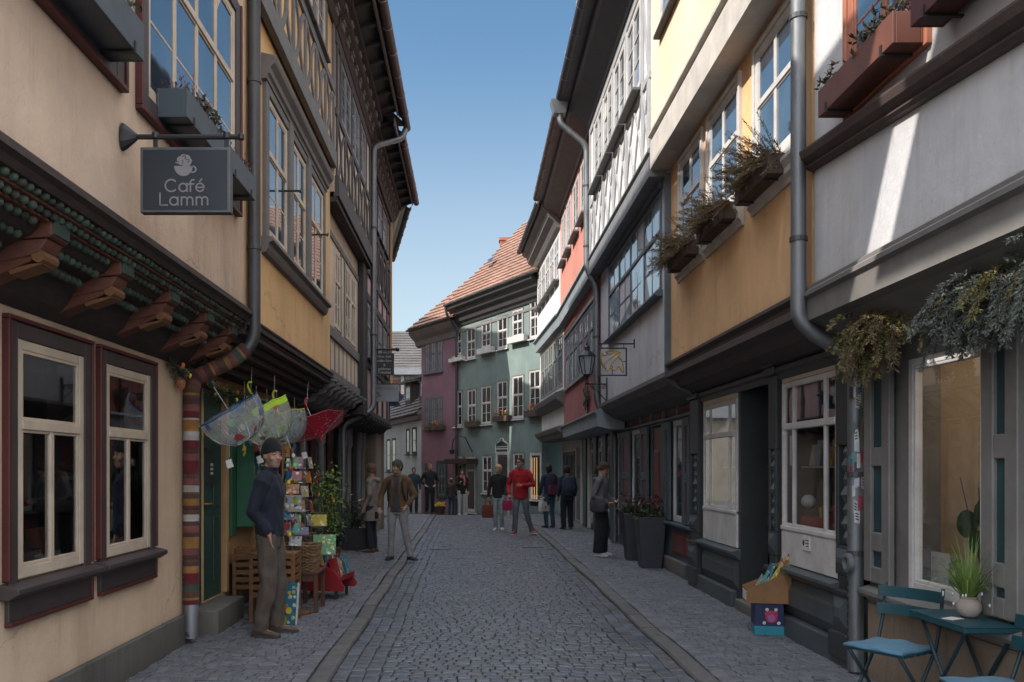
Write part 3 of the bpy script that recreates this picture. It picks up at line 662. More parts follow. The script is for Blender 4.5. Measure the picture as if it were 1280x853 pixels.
def tote(label, cat, root, p, w, d, h, mat, rz=0, name='tote_bag', handle=.16):
    r_ = carried(name, label, cat, root, p, rz); m_ = MB()
    m_.loft([[(a, b, z) for a, b in ((-w*k,-d*k),(w*k,-d*k),(w*k,d*k),(-w*k,d*k))] for z, k in ((-h,.85),(-h*.95,.97),(-h*.4,1.02),(0,.9))]); m_.build('bag', mat, r_, raw=True, bev=.012)
    for q in (-1, 1): m_ = MB(); m_.tube([(-w*.45,q*d*.7,-.02),(-w*.35,q*d*.4,handle*.7),(0,0,handle),(w*.35,q*d*.4,handle*.7),(w*.45,q*d*.7,-.02)], .008, 6); m_.build('handle', mat, r_, raw=True)
    return r_
tote('rust brown bag in the hand of the fair haired woman', 'bag', wj, (-.28,-.08,.68), .15, .07, .33, fab((.17,.04,.025)), 20, handle=.14)
redm = person('man in bright red jacket, sunglasses, grey jeans and red trainers striding along', 1.17, 21.2, 1.84, -14, dict(yaw=-30, pitch=-4, skin=(.40,.21,.15), glasses=True, stubble=True, hair=dict(c=(.03,.02,.016), side=.015, back=-.05, front=.07), coat=(.36,.012,.018), bulk=1.08, build=1.05, hem=.82, trousers=(.115,.125,.14), shoes=(.38,.02,.025), solemat='paper', elR=(-.29,.02,1.12), wrR=(-.22,-.20,.90), curlR=.9, elL=(.30,-.02,1.13), wrL=(.06,-.27,1.12), hdL=(-.9,-.3,.1), curlL=.8,
    knR=(-.10,-.08,.5), anR=(-.13,-.06,.085), knL=(.14,-.03,.5), anL=(.24,.10,.10), ftL=(.6,-.75,-.1)), vox=.0115, group=gpe)
M['magenta'] = fabric('magenta_cloth', (.30,.015,.075)); tote('magenta bag between the fair haired woman and the man in red', 'bag', redm, (-.26,-.24,.78), .12, .06, .24, M['magenta'], 10, handle=.10)
nav = person('dark haired woman in navy jacket and jeans carrying a white bag', 2.02, 23.0, 1.66, 205, dict(yaw=-25, hair=dict(c=(.012,.011,.013), side=-.12, back=-.17, front=.04, vol=.006), coat=(.018,.024,.05), hem=.86, trousers=(.028,.06,.085), shoes=(.03,.025,.025), elR=(-.25,.0,1.13), wrR=(-.24,-.08,.88), elL=(.25,.0,1.13), wrL=(.25,-.12,.88), curlL=.9), vox=.012, group=gpe)
b_ = tote('white paper bag with a small red print carried by the woman in navy', 'bag', nav, (.20,.05,.72), .19, .05, .25, M['paper'], 25, 'paper_bag', .12); m_ = MB(); m_.box(-.03,.03,.0515,.0545,-.17,-.11); m_.box(-.03,.03,-.0545,-.0515,-.17,-.11); m_.build('print', M['toyred'], b_, raw=True)
tote('maroon shoulder bag on the back of the woman in navy', 'bag', nav, (-.08,.19,1.18), .19, .07, .26, fab((.10,.012,.035)), 0, 'shoulder_bag', .22)
bkp = person('dark haired person in black trousers wearing a dark backpack, seen from behind', 2.42, 22.4, 1.62, 188, dict(hair=dict(c=(.02,.014,.012), side=-.07, back=-.10, front=.05, vol=.014), coat=(.016,.026,.05), hem=.82, bulk=1.05, trousers=(.010,.010,.012), legw=1.25), vox=.012, group=gpe)
bk = carried('backpack', 'dark blue backpack on the person in black trousers', 'backpack', bkp, (0,.18,1.2)); m_ = MB(); m_.loft([[(a*math.cos(2*PI*k/16), .09*math.sin(2*PI*k/16)*c, z) for k in range(16)] for z, a, c in ((-.25,.10,.8),(-.2,.16,1.1),(0,.17,1.2),(.17,.15,1),(.26,.08,.6))]); m_.build('pack', fab((.025,.035,.055)), bk, raw=True, smooth=True); m_ = MB(); m_.ell((0,.10,-.08), .11, .035, .10); m_.build('pocket', fab((.02,.028,.045)), bk, raw=True, smooth=True)
gw = person('young woman in grey jacket and wide black trousers looking down at her hand', 2.30, 15.7, 1.66, 62, dict(yaw=-2, pitch=26, lean=.03, hair=dict(c=(.055,.03,.02), side=-.035, back=-.085, front=.068, vol=.005, tail=True), coat=(.115,.115,.118), hood=True, hem=.84, bulk=1.06, trousers=(.010,.010,.012), legw=1.7, wrt=.016, shoes=(.45,.45,.45), solemat='paper', elR=(-.27,.05,1.12), wrR=(-.16,-.22,1.0), hdR=(.4,-.8,-.1), curlR=.8, elL=(.25,.03,1.12), wrL=(.10,-.25,1.02), hdL=(-.5,-.8,0), curlL=.8), vox=.010, group=gpe)
hb = carried('shoulder_bag', 'charcoal shoulder bag at the hip of the young woman in grey', 'bag', gw, (-.24,-.02,.98), 70); m_ = MB(); m_.loft([[(a*math.cos(2*PI*k/16), .055*c*math.sin(2*PI*k/16), z) for k in range(16)] for z, a, c in ((-.15,.12,.6),(-.12,.17,1.1),(0,.18,1.2),(.08,.16,.9),(.10,.14,.5))]); m_.build('bag', fab((.05,.05,.055)), hb, raw=True, smooth=True); m_ = MB(); m_.tube([(-.14,0,.08),(-.10,-.05,.3),(.0,-.13,.45),(.10,-.05,.3),(.14,0,.08)], .012, 6); m_.build('strap', fab((.04,.04,.045)), hb, raw=True)
# ------------------------------------------------------------------ ground
def sett_material(name, cols, rough=.55):
    m = island(name, cols, rough, .5, .3); t = m.node_tree; b = t.nodes['Principled BSDF']
    a = nz(t, 3.0, 5, .65); r = ramp(t, [(.35, (rough-.16,)*3), (.7, (rough+.2,)*3)]); L(t, a, 'Fac', r, 'Fac'); L(t, r, 'Color', b, 'Roughness')
    return m
M['sett'] = sett_material('basalt_sett', [(0.086,0.093,0.111), (0.122,0.131,0.152), (0.100,0.107,0.124), (0.147,0.156,0.181), (0.090,0.100,0.121), (0.126,0.126,0.136), (0.107,0.106,0.111), (0.136,0.149,0.175)], .38)
M['sett2'] = sett_material('pavement_sett', [(0.109,0.113,0.126), (0.150,0.153,0.168), (0.122,0.129,0.148), (0.167,0.170,0.184), (0.128,0.134,0.157)], .62)
M['kerb'] = sett_material('kerb_granite', [(0.109,0.105,0.103), (0.139,0.132,0.128), (0.124,0.119,0.118)], .65)
M['joint'] = plain('sand_joint', (.034,.032,.031), .95, .4, 3)
M['farpave'] = plain('far_paving', (.07,.072,.076), .7, .4, 5, .4)

def stone(mb, x0, x1, y0, y1, z, h, j=.004, ins=.008, skew=None, mat=0):
    """one worn sett with a rounded top"""
    jj = lambda: R.uniform(-j, j)
    c = [(x0+jj(), y0+jj()), (x1+jj(), y0+jj()), (x1+jj(), y1+jj()), (x0+jj(), y1+jj())]
    if skew: c = [(a, b + skew(a)) for a, b in c]
    cx, cy = sum(p[0] for p in c)/4, sum(p[1] for p in c)/4
    tx, ty = R.uniform(-.035,.035), R.uniform(-.035,.035); dz = R.uniform(-.0035,.0035)
    def at(p, k, zz): 
        x, y = cx+(p[0]-cx)*k, cy+(p[1]-cy)*k
        return (x, y, gz(y) + z + dz + zz + (x-cx)*tx + (y-cy)*ty)
    w = min(x1-x0, y1-y0); k1 = 1-2*ins/w*.45; k2 = 1-2*ins/w*1.9
    vs = [at(p, 1.0, -.03) for p in c] + [at(p, 1.0, -ins*.9) for p in c] + [at(p, k1, -ins*.25) for p in c] + [at(p, k2, 0) for p in c]
    fs = [(12,13,14,15)]
    for r_ in range(3):
        for i in range(4): k = (i+1) % 4; fs.append((r_*4+i, r_*4+k, r_*4+4+k, r_*4+4+i))
    mb.add(vs, fs, mat)

def make_road():
    mb = MB(); y = 1.5
    for edge in (0, 1):                     # three border rows running with the kerb
        for r_ in range(3):
            yy = 1.5 + R.uniform(0, .1)
            while yy < 30.6:
                l = R.uniform(.12, .21); jt = R.uniform(-.006,.006); e = (kl(yy+l/2) + .003 + r_*.118 + jt*min(r_,1)) if edge == 0 else (kr(yy+l/2) - .001 - (r_+1)*.118 - jt*min(r_,1))
                stone(mb, e, e+.112, yy, yy+l-.008, 0, .03, .004, .009); yy += l
    while y < 30.6:
        l = R.uniform(.086, .108); x = kl(y) + .375; xe = kr(y) - .37
        ph = R.uniform(-.5, .5); amp = R.uniform(.0,.02)
        sk = lambda a, ph=ph, amp=amp: .10*(1 - ((a-.31)/1.0)**2) + amp*math.sin(a*4+ph) + .012*math.sin(a*9+y*3)
        x -= R.uniform(0, .03)
        while x < xe:
            w = R.uniform(.085, .145) if R.random() < .8 else R.uniform(.07,.10)
            if x + w > xe: w = max(.06, xe - x)
            stone(mb, x, x+w-.008, y, y+l-.008, 0, .03, .004, .009, sk); x += w
        y += l
    o = mb.build('road', [M['sett']]); tag(o, kind='structure')
def make_pavement(side):
    mb = MB(); y = 1.5
    if side < 0: lo, hi = (lambda y: -2.72), (lambda y: kl(y) - .156)
    else: lo, hi = (lambda y: kr(y) + .156), (lambda y: 3.12)
    yy = 1.5
    while yy < 30.6:                        # kerb stones
        l = R.uniform(.6, 1.1); n = 4
        for q in range(n):
            a, b = yy + l*q/n, yy + l*(q+1)/n
        x = kl(yy+l/2) if side < 0 else kr(yy+l/2)
        xa, xb = (kl(yy), kl(yy+l)) if side < 0 else (kr(yy), kr(yy+l))
        w = .155; sg = -1 if side < 0 else 1
        sk = None
        z1 = PV + R.uniform(-.006,.006); xo = R.uniform(-.006,.006)
        p = [(xa, yy+.006), (xb, yy+l-.006)]
        ring = []
        for (e, zz) in ((0,-.02), (0,z1-.022), (.012,z1-.004), (.03,z1), (w-.03,z1+.002), (w-.008,z1-.006), (w,-.02)):
            ring.append([(p[0][0]+sg*e+xo, p[0][1], gz(yy)+zz), (p[1][0]+sg*e+xo, p[1][1], gz(yy+l)+zz)])
        vs = [q for r_ in ring for q in r_]; k = len(ring)
        fs = [(2*i, 2*i+1, 2*i+3, 2*i+2) for i in range(k-1)] + [tuple(2*i for i in range(k)), tuple(2*i+1 for i in range(k))]
        mb.add(vs, fs, 1); yy += l
    for r_ in range(1):                     # one long row behind the kerb
        yy = 1.5
        while yy < 30.6:
            l = R.uniform(.14,.2); e = hi(yy+l/2) - .115 if side < 0 else lo(yy+l/2)
            stone(mb, e, e+.11, yy, yy+l-.01, PV, .03, .003, .008); yy += l
    while y < 30.6:
        l = R.uniform(.074, .092); x = lo(y) + (.12 if side > 0 else 0) - R.uniform(0,.05); xe = hi(y) - (.12 if side < 0 else 0)
        ph = R.uniform(0, 6)
        sk = lambda a, ph=ph: .012*math.sin(a*5+ph) + .07*math.sin(a*1.1)
        while x < xe:
            w = R.uniform(.078,.125)
            if x + w > xe: w = max(.05, xe-x)
            stone(mb, x, x+w-.007, y, y+l-.007, PV, .03, .0035, .008, sk); x += w
        y += l
    o = mb.build('pavement', [M['sett2'], M['kerb']]); tag(o, kind='structure')
def make_base():
    mb = MB(); ys = [-60, -10, 1.5] + [29.5+1.0*i for i in range(0, 16)] + [48, 60, 90, 200, 900]
    for a, b in zip(ys, ys[1:]):
        za, zb = gz(min(a, 46))-.015, gz(min(b, 46))-.015
        m = 0 if b <= 29.6 else 1
        mb.quad((-900,a,za), (900,a,za), (900,b,zb), (-900,b,zb), m)
    tag(mb.build('ground', [M['joint'], M['farpave']]), kind='structure')
    mb = MB()
    for x0, x1 in ((-2.74, KL-.30), (KR+.20, 3.2)): mb.box(x0, x1, 1.5, 30.6, -.02, PV-.013)
    tag(mb.build('pavement_bed', M['joint']), kind='structure')
    mb = MB()                               # the same street carries on behind the camera
    mb.quad((-2.74,-12,-.002), (3.2,-12,-.002), (3.2,1.5,-.002), (-2.74,1.5,-.002))
    tag(mb.build('road', M['farpave']), kind='structure')
    mb = MB()
    ys = [30.6+.8*i for i in range(20)]
    for a, b in zip(ys, ys[1:]):
        xa, xb = -.05*(a-30.6)**1.55, -.05*(b-30.6)**1.55
        mb.quad((-2.4+xa*1.1,a,gz(a)-.002), (2.4+xa*.6,a,gz(a)-.002), (2.4+xb*.6,b,gz(b)-.002), (-2.4+xb*1.1,b,gz(b)-.002))
    tag(mb.build('road', M['farpave']), kind='structure')
make_base(); make_road(); make_pavement(-1); make_pavement(1)
def drain(x, y):
    mb = MB(); mb.box(x-.21, x+.21, y-.03, y+.03, -.01, .006)
    for k in range(9): mb.box(x-.19+.045*k, x-.165+.045*k, y-.02, y+.02, .006, .011)
    return mb.build('drain_grate', M['iron'])
tag(drain(-.62, 17.2), 'narrow iron drain slot in the setts by the left kerb', 'drain')
tag(drain(1.22, 17.6), 'narrow iron drain slot in the setts by the right kerb', 'drain')

# ------------------------------------------------------------------ left side
SL = (1, 0)
FU = Fac((-2.07, 0), (-2.07, 1), SL)      # upper storeys
FG = Fac((-2.58, 0), (-2.58, 1), SL)      # cafe ground floor
FS = Fac((-2.65, 0), (-2.65, 1), SL)      # shop ground floors
def lattice(house, f, s0, s1, z0, z1, n, out, mat='timber', w=.075, name='timber_lattice', slant=False):
    mb = MB(); o1 = out + .028
    for k in range(n+1):
        s = s0 + (s1-s0)*k/n; mb.fb(f, s-.045, s+.045, out-.02, o1, z0, z1)
    for k in range(n):
        a, b = s0+(s1-s0)*k/n+.05, s0+(s1-s0)*(k+1)/n-.05; m = (a+b)/2; h = z1-z0
        for sg, e in ((1, a), (-1, b)):
            pts = []
            for i in range(9):
                t = i/8; bow = 1-abs(2*t-1)**2.2
                pts.append((e + (m - e - sg*w*.32)*bow, z0 + .02 + (h-.04)*t))
            mb.fbar(f, pts, w, out-.02, o1-.004)
        mb.fb(f, m-.05, m+.05, out-.02, o1-.001, z0+h*.40, z0+h*.60)
    return mb.build(name, M[mat], house, bev=.005)
def rails(house, f, items, out, mat='timber', name='timber_beam'):
    for s0, s1, z0, z1, e in items: mb = MB(); mb.fb(f, s0, s1, out-.02, out+e+R.uniform(-.003,.003), z0+R.uniform(-.006,.006), z1+R.uniform(-.006,.006), 0, R.uniform(-.012,.012) if s1-s0 > 1 else 0); o = mb.build(name, M[mat], house, bev=.006)
    return o

# --- the cafe house
cafe = thing('townhouse', 'cream rendered cafe house with carved green bead frieze under its upper floor', 'house', (-4.5, 4, 0), 'townhouses along the street')
w1 = (4.95, 5.80, .97, 2.33); w2 = (6.15, 7.00, .97, 2.33); w0 = (3.2, 4.05, .97, 2.33)
mb = MB(); holed(mb, FG, 1.4, 8.02, -.1, 2.55, [w0, w1, w2], 0, .22); mb.fb(FG, 7.80, 8.02, -6, -.01, -.1, 2.55); mb.build('ground_floor_wall', M['cream'], cafe)
slab(cafe, 'plinth', FG, 1.4, 8.03, -.05, .035, -.1, .30, 'baseplaster', .012)
room(cafe, FG, 2.4, 7.78, .6, 2.45, -.23, 2.6, 'room')
for w in (w0, w1, w2):
    o = window(cafe, FG, *w, out=0, lights=2, bars=0, transom=.645, fm='creamwood', gm='gl_cafe', fw=.055, depth=.022, name='shop_window', top_one=True)
    s = MB(); e = .095                     # wide dark surround with an oxblood edge
    for a, b, c, d in ((w[0]-e, w[0]-.002, w[2]-.03, w[3]+e), (w[1]+.002, w[1]+e, w[2]-.03, w[3]+e), (w[0]-.002, w[1]+.002, w[3]+.002, w[3]+e-.004)):
        s.fb(FG, a, b, -.02, .03, c, d)
    s.fb(FG, w[0]-e, w[1]+e, -.02, .026, .74, w[2]-.09)
    s.build('surround', M['brown'], o, bev=.006)
    s = MB(); q = e+.026
    s.fb(FG, w[0]-q, w[1]+q, -.02, .045, w[3]+e, w[3]+q); s.fb(FG, w[1]+e, w[1]+q, -.02, .043, w[2], w[3]+e); s.fb(FG, w[0]-q, w[0]-e, -.02, .043, w[2], w[3]+e)
    s.fb(FG, w[0]-e, w[1]+q, -.02, .04, .715, .742); s.fb(FG, w[1]+e, w[1]+q, -.02, .04, .742, .87)
    s.build('edge_trim', M['oxred'], o, bev=.006)
    s = MB(); s.fprof(FG, w[0]-q-.03, w[1]+q+.03, [(-.02,.87), (.05,.87), (.11,.905), (.11,.935), (-.02,.965)]); s.build('sill', M['brown'], o, bev=.006)
# upper storey, jettied out
slab(cafe, 'upper_wall', FU, 4.1, 8.0, -6, 0, 3.04, 7.6, 'cream_up'); slab(cafe, 'upper_wall', FU, 1.4, 4.1, -6, 0, 3.04, 6.95, 'cream_up')
mb = MB()                               # unseen leaning sun blockers added over the eaves: a narrow gap between them lets the sun through
for pts in ([(1.4,6.95), (3.78,6.95), (3.30,7.9), (2.75,8.9), (1.4,8.9)], [(4.12,6.95), (5.2,6.95), (5.2,8.7), (3.15,8.9), (3.62,7.9)]):
    mb.loft([[FU.p(a, o_, b) for a, b in pts] for o_ in (.10, .20)])
mb.build('sun_blocker', M['timber_dk'], cafe)
mb = MB()
mb.fprof(FU, 1.4, 7.99, [(-.02,3.04), (.045,3.05), (.075,3.025), (.08,2.985), (.05,2.965), (.03,2.93), (-.02,2.93)])
mb.fprof(FU, 1.4, 7.98, [(-.3,2.935), (-.025,2.935), (-.025,2.905), (-.12,2.84), (-.12,2.82), (-.16,2.78), (-.3,2.72), (-.42,2.56), (-.5,2.5), (-.62,2.5), (-.62,2.93)])
mb.build('jetty_beam', M['timber_br'], cafe)
M['bead'] = island('worn_green_beads', [(.030,.058,.044), (.055,.092,.066), (.026,.028,.020), (.075,.10,.075), (.040,.066,.050), (.060,.045,.030)], .75, .6, .5)
def bead_row(o_, z_, r_, s0, s1, skip, tilt):
    beads = MB(); k = s0
    while k < s1:
        if not (skip and any(abs(k-q) < .16 for q in (3.68,4.55,5.43,6.30,7.15,7.86))):
            c = FU.p(k+R.uniform(-.004,.004), o_, z_+R.uniform(-.003,.003)); q = r_*R.uniform(.85,1.1); ax = Vector((.75,0,-.66)) if tilt else Vector((1,0,-.15))
            beads.tube([c - ax*q*1.3, c - ax*q*.9, c + ax*q*.5, c + ax*q*1.0, c + ax*q*1.25], [q*.8, q, q*1.02, q*.75, q*.3], 8)
        k += .074
    beads.build('carved_bead_row', M['bead'], cafe, smooth=True, auto=.9)
bead_row(-.006, 2.915, .021, 3.6, 7.96, False, False); bead_row(-.052, 2.872, .023, 3.64, 7.96, False, True); bead_row(-.105, 2.828, .022, 3.6, 7.96, True, True)
bead_row(-.19, 2.765, .026, 3.62, 7.9, True, True); bead_row(-.27, 2.70, .026, 3.66, 7.9, True, True)
for o_, z_ in ((-.03, 2.893), (-.08, 2.85)): mb = MB(); mb.fb(FU, 3.5, 7.97, o_-.03, o_+.012, z_-.006, z_+.006); mb.build('bead_fillet', M['carvebrown'], cafe)
for s_ in (3.68, 4.55, 5.43, 6.30, 7.15, 7.86):
    b = MB(); h = .095
    b.fprof(FU, s_-h, s_+h, [(-.5,2.9), (-.10,2.9), (-.10,2.87), (-.14,2.87), (-.5,2.87)], 0)
    b.fprof(FU, s_-h, s_+h, [(-.5,2.868), (-.06,2.868), (-.055,2.78), (-.075,2.77), (-.5,2.74)], 0)
    b.fprof(FU, s_-h*.92, s_+h*.92, [(-.5,2.74), (-.085,2.765), (-.10,2.735), (-.125,2.70), (-.17,2.68), (-.52,2.60)], 0)
    b.fprof(FU, s_-h*.8, s_+h*.8, [(-.52,2.64), (-.17,2.68), (-.17,2.655), (-.3,2.6), (-.54,2.5)], 0)
    o = b.build('jetty_bracket', M['carvebrown'], cafe, bev=.008)
    b = MB(); b.fb(FU, s_-h+.008, s_+h-.008, -.058, -.046, 2.785, 2.862); b.build('painted_panel', M['beadgreen'], o, bev=.004)
    b = MB(); b.tube([FU.p(s_-h*.86, -.135, 2.678), FU.p(s_+h*.86, -.135, 2.678)], .034, 10); b.fprof(FU, s_-h*.7, s_+h*.7, [(-.13,2.65), (-.12,2.64), (-.28,2.585), (-.3,2.61)]); b.build('gilt_scroll', M['carvegold'], o, smooth=False)
wa = window(cafe, FU, 3.05, 5.05, 3.95, 5.55, out=.0, lights=4, bars=1, transom=.62, fm='creamwood', gm='gl_sky', fw=.06, sur='brown', sur_w=.11)
wb = window(cafe, FU, 5.55, 7.62, 3.95, 5.55, out=.0, lights=4, bars=1, transom=.62, fm='creamwood', gm='gl_sky', fw=.06, sur='brown', sur_w=.11)
for o, a, b in ((wa, 3.05, 5.05), (wb, 5.55, 7.62)):
    t = MB(); q = .112
    t.fb(FU, a-q-.03, b+q+.03, -.02, .05, 3.95-q-.03, 3.95-q); t.fb(FU, b+q, b+q+.03, -.02, .05, 3.95-q, 5.55+q); t.fb(FU, a-q-.03, a-q, -.02, .05, 3.95-q, 5.55+q)
    t.build('edge_trim', M['oxred'], o, bev=.006)
roof(cafe, FU, 4.1, 8.0, .5, 7.75, -3.3, 11.5, 'tile')
gutter(cafe, FU, 4.1, 7.95, .55, 7.72)
pipe(cafe, [(-1.55,8.08,7.7), (-2.0,8.08,7.2), (-2.0,8.08,2.78), (-2.10,8.04,2.62), (-2.515,7.9,2.40), (-2.515,7.86,.10)], .058, 'zincdark',
     clips=[(-2.0,8.08,5.15), (-2.0,8.08,3.62)])
dp = [o for o in cafe.children if o.name.startswith('downpipe')][-1]
cm = [(.10,.012,.015),(.24,.115,.03),(.075,.03,.028),(.35,.33,.31),(.04,.06,.045),(.16,.055,.045),(.26,.13,.035),(.085,.045,.03),(.12,.012,.018),(.34,.33,.3)]
for i, c in enumerate(cm): M['knit%d' % i] = fabric('knitted_wool_%d' % i, c, .35)
kn = MB(); path = []; A = [(-2.06,8.05,2.69), (-2.17,8.015,2.59), (-2.30,7.975,2.515), (-2.43,7.93,2.445), (-2.49,7.905,2.39), (-2.512,7.88,2.31)]
path = [Vector(a) for a in A] + [Vector((-2.513, 7.875-.008*i/40, 2.31 - (2.31-.37)*i/40)) for i in range(1, 41)]
# resample into 2 cm steps, then stripe
ds = [0]
for a, b in zip(path, path[1:]): ds.append(ds[-1] + (b-a).length)
def along(d):
    for i in range(len(ds)-1):
        if d <= ds[i+1]: t = (d-ds[i])/(ds[i+1]-ds[i]); return path[i].lerp(path[i+1], t)
    return path[-1]
n = int(ds[-1]/.02); pts = [along(i*.02) for i in range(n+1)]
seq = []; rr = random.Random(3)
while len(seq) < n: seq += [rr.choice([0,1,1,2,3,4,5,5,6,6,7,8,9,2,7])] * rr.choice([1,1,2,2,3,3,4])
t0 = Vector((1,0,0))
def ring(i, r):
    t = (pts[min(i+1,n)] - pts[max(i-1,0)]).normalized(); u = t.cross(Vector((0,1,0))).normalized(); w = t.cross(u)
    return [pts[i] + (u*math.cos(2*PI*k/18) + w*math.sin(2*PI*k/18)) * r for k in range(18)]
i = 0
while i < n:
    j = i
    while j < n and seq[j] == seq[i]: j += 1
    rings = [ring(q, .068 + (.004 if (q-i) % 2 else 0) + R.uniform(0,.002)) for q in range(i, j+1)]
    kn.loft(rings, seq[i], cap=False); i = j
kn.build('knitted_cover', [M['knit%d' % i] for i in range(10)], dp, smooth=True)
c = MB(); c.lathe([(.064,0),(.066,.30),(.06,.31)], (-2.513,7.867,.08), 16); c.build('pipe_foot', M['zinc'], dp, smooth=True, auto=.6)
for (y, z) in ((5.3,1.05),(6.5,1.05)): pass

# things in the cafe windows
mb = MB()
def vase(x, y, z, prof, mat, label, cat, name):
    m_ = MB(); m_.lathe(prof, (0,0,0), 16); o = m_.build(name, M[mat], smooth=True, auto=.8); o.location = (x,y,z); tag(o, label, cat); return o
M['china'] = plain('white_china', (.6,.6,.58), .25, .05); M['bottle'] = plain('dark_bottle', (.03,.04,.03), .15, .1)
def shelf(f, s0, s1, z, house, out0=-.4, out1=-.06):
    m_ = MB(); m_.fb(f, s0, s1, out0, out1, z-.03, z); return m_.build('window_shelf', M['creamwood'], house)
shelf(FG, 4.9, 5.9, 1.0, cafe); shelf(FG, 6.05, 7.1, 1.0, cafe)
vase(-2.75, 5.02, 1.0, [(.05,0),(.06,.02),(.035,.06),(.02,.1),(.045,.16),(.05,.24),(.045,.25)], 'china', 'white china goblet standing first in the near cafe window', 'goblet', 'goblet')
vase(-2.72, 5.16, 1.0, [(.05,0),(.055,.02),(.02,.05),(.02,.09),(.05,.15),(.045,.2)], 'china', 'second white china cup beside the goblet in the near cafe window', 'cup', 'footed_cup')
vase(-2.78, 5.28, 1.0, [(.035,0),(.04,.16),(.015,.22),(.014,.29)], 'bottle', 'dark glass bottle in the near cafe window', 'bottle', 'bottle')
vase(-2.75, 6.9, 1.0, [(.04,0),(.05,.08),(.03,.13),(.035,.15)], 'china', 'small white vase in the cafe window beside the striped pipe', 'vase', 'vase')
mb = MB(); mb.fb(FG, 5.43, 5.66, -.19, -.17, 1.0, 1.22); card = mb.build('card', M['orange']); tag(card, 'orange card leaning in the near cafe window', 'card')
text(card, 'card_lettering', 'ET', .11, FG.p(5.545, -.168, 1.05), (0,1,0), (0,0,1), 'brown', .002)

# window boxes of the cafe house
M['heather'] = foliage('heather', [(.10,.022,.045), (.16,.05,.07), (.06,.03,.03), (.12,.07,.05)])
M['drygreen'] = foliage('dry_green', [(.07,.065,.03), (.05,.06,.028), (.10,.075,.04)])
M['needle'] = foliage('olive_needles', [(.17,.145,.045), (.22,.18,.06), (.11,.11,.045), (.15,.14,.04), (.26,.21,.07)])
M['needle2'] = foliage('grey_green_needles', [(.12,.145,.125), (.16,.18,.155), (.09,.115,.09), (.18,.185,.165), (.11,.14,.10)])
M['needle3'] = foliage('brown_green_needles', [(.17,.10,.04), (.22,.135,.055), (.10,.085,.045), (.15,.12,.055), (.12,.07,.045)])
M['leafgreen'] = foliage('fresh_leaves', [(.035,.075,.022), (.055,.11,.03), (.08,.13,.035), (.03,.06,.022)])
M['leafdark'] = foliage('dark_leaves', [(.015,.032,.014), (.025,.048,.02), (.035,.055,.022)])
M['lime'] = foliage('grass_leaves', [(.12,.20,.035), (.17,.26,.05), (.09,.15,.03)])
M['twig'] = plain('twig', (.06,.042,.03), .9)
M['petal_o'] = foliage('orange_petals', [(.75,.20,.03), (.8,.32,.06)]); M['petal_r'] = foliage('red_petals', [(.55,.03,.02), (.7,.08,.05)]); M['petal_y'] = foliage('yellow_petals', [(.75,.55,.05), (.8,.65,.1)])
def planter_box(f, s0, s1, o0, o1, z0, z1, mat, label, group, plants=(), bracket=True, cat='window box', bot=None):
    root = thing('window_box', label, cat, f.p((s0+s1)/2, o0, z0), group)
    mb = MB(); t = .018
    mb.fb(f, s0, s1, o0, o0+t, z0, z1); mb.fb(f, s0, s1, o1-t, o1, z0, z1)
    mb.fb(f, s0, s0+t, o0+t, o1-t, z0, z1-.002); mb.fb(f, s1-t, s1, o0+t, o1-t, z0, z1-.002); mb.fb(f, s0+t, s1-t, o0+t, o1-t, z0+.002, z0+.02)
    mb.build('trough', M[mat], root, bev=.004)
    mb = MB(); mb.fb(f, s0+t, s1-t, o0+t, o1-t, z0+.03, z1-.03); mb.build('soil', M['soil'], root)
    if bracket:
        mb = MB()
        for s_ in (s0+.14, s1-.14): mb.fb(f, s_-.012, s_+.012, o0-.03, o1+.008, z0-.014, z0-.002); mb.fb(f, s_-.012, s_+.012, o1+.001, o1+.008, z0-.002, z0+.05)
        mb.build('bracket', M['iron'], root)
    for kind, a, b, n in plants:
        p = MB()
        for _ in range(n):
            s_ = R.uniform(s0+(s1-s0)*a, s0+(s1-s0)*b); o_ = R.uniform(o0+.03, o1-.01)
            if kind == 'heather':
                d = Vector((R.uniform(-.4,.4), R.uniform(-.4,.4), 1)).normalized(); c = f.p(s_, o_, z1-.03); h = R.uniform(.06,.17)
                for q in range(10): p.leaf(c + d*h*q/10, d + Vector((R.uniform(-1,1),R.uniform(-1,1),.2)), .028, .012)
            elif kind == 'bush':
                c = f.p(s_, o_+.02, z1+R.uniform(-.03,.10))
                for q in range(5): p.leaf(c, (R.uniform(-1,1),R.uniform(-1,1),R.uniform(-.4,1)), R.uniform(.03,.06), .02)
            elif kind == 'spray':                     # drooping dry conifer sprig
                nx = f.n; c = f.p(s_, o_, z1-.02); d = Vector((nx.x*R.uniform(.3,1.0), R.uniform(-.9,.9), R.uniform(-.15,.85))).normalized(); l = R.uniform(.16,.42)
                c0 = c.copy()
                for q in range(16):
                    d = (d + Vector((0,0,-.045))).normalized(); c = c + d*l/16
                    for _q in range(5): p.leaf(c, d*1.0 + Vector((R.uniform(-1,1),R.uniform(-1,1),R.uniform(-1,1)))*.8, R.uniform(.02,.045), .006)
                p.tube([c0, c0.lerp(c,.5)+Vector((0,0,.01)), c], [.004,.003,.001], 4)
            elif kind in ('petal_o','petal_r','petal_y'):
                c = f.p(s_, o_, z1+R.uniform(.06,.22))
                for q in range(9): p.leaf(c, (R.uniform(-1,1),R.uniform(-1,1),R.uniform(-1,1)), .05, .045)
        mm = {'heather':'heather','bush':'drygreen','spray':'needle3' if R.random() < .8 else 'needle'}.get(kind, kind)
        p.build('plants' if 'petal' not in kind else 'flowers', M[mm], root)
    return root
gA = 'window boxes on the cream cafe house'
planter_box(FU, 3.7, 4.97, .02, .22, 3.89, 4.10, 'boxblue', 'long slate blue window box at the top left corner with dry plants', gA, [('bush',.3,.98,60), ('heather',.5,.95,14)])
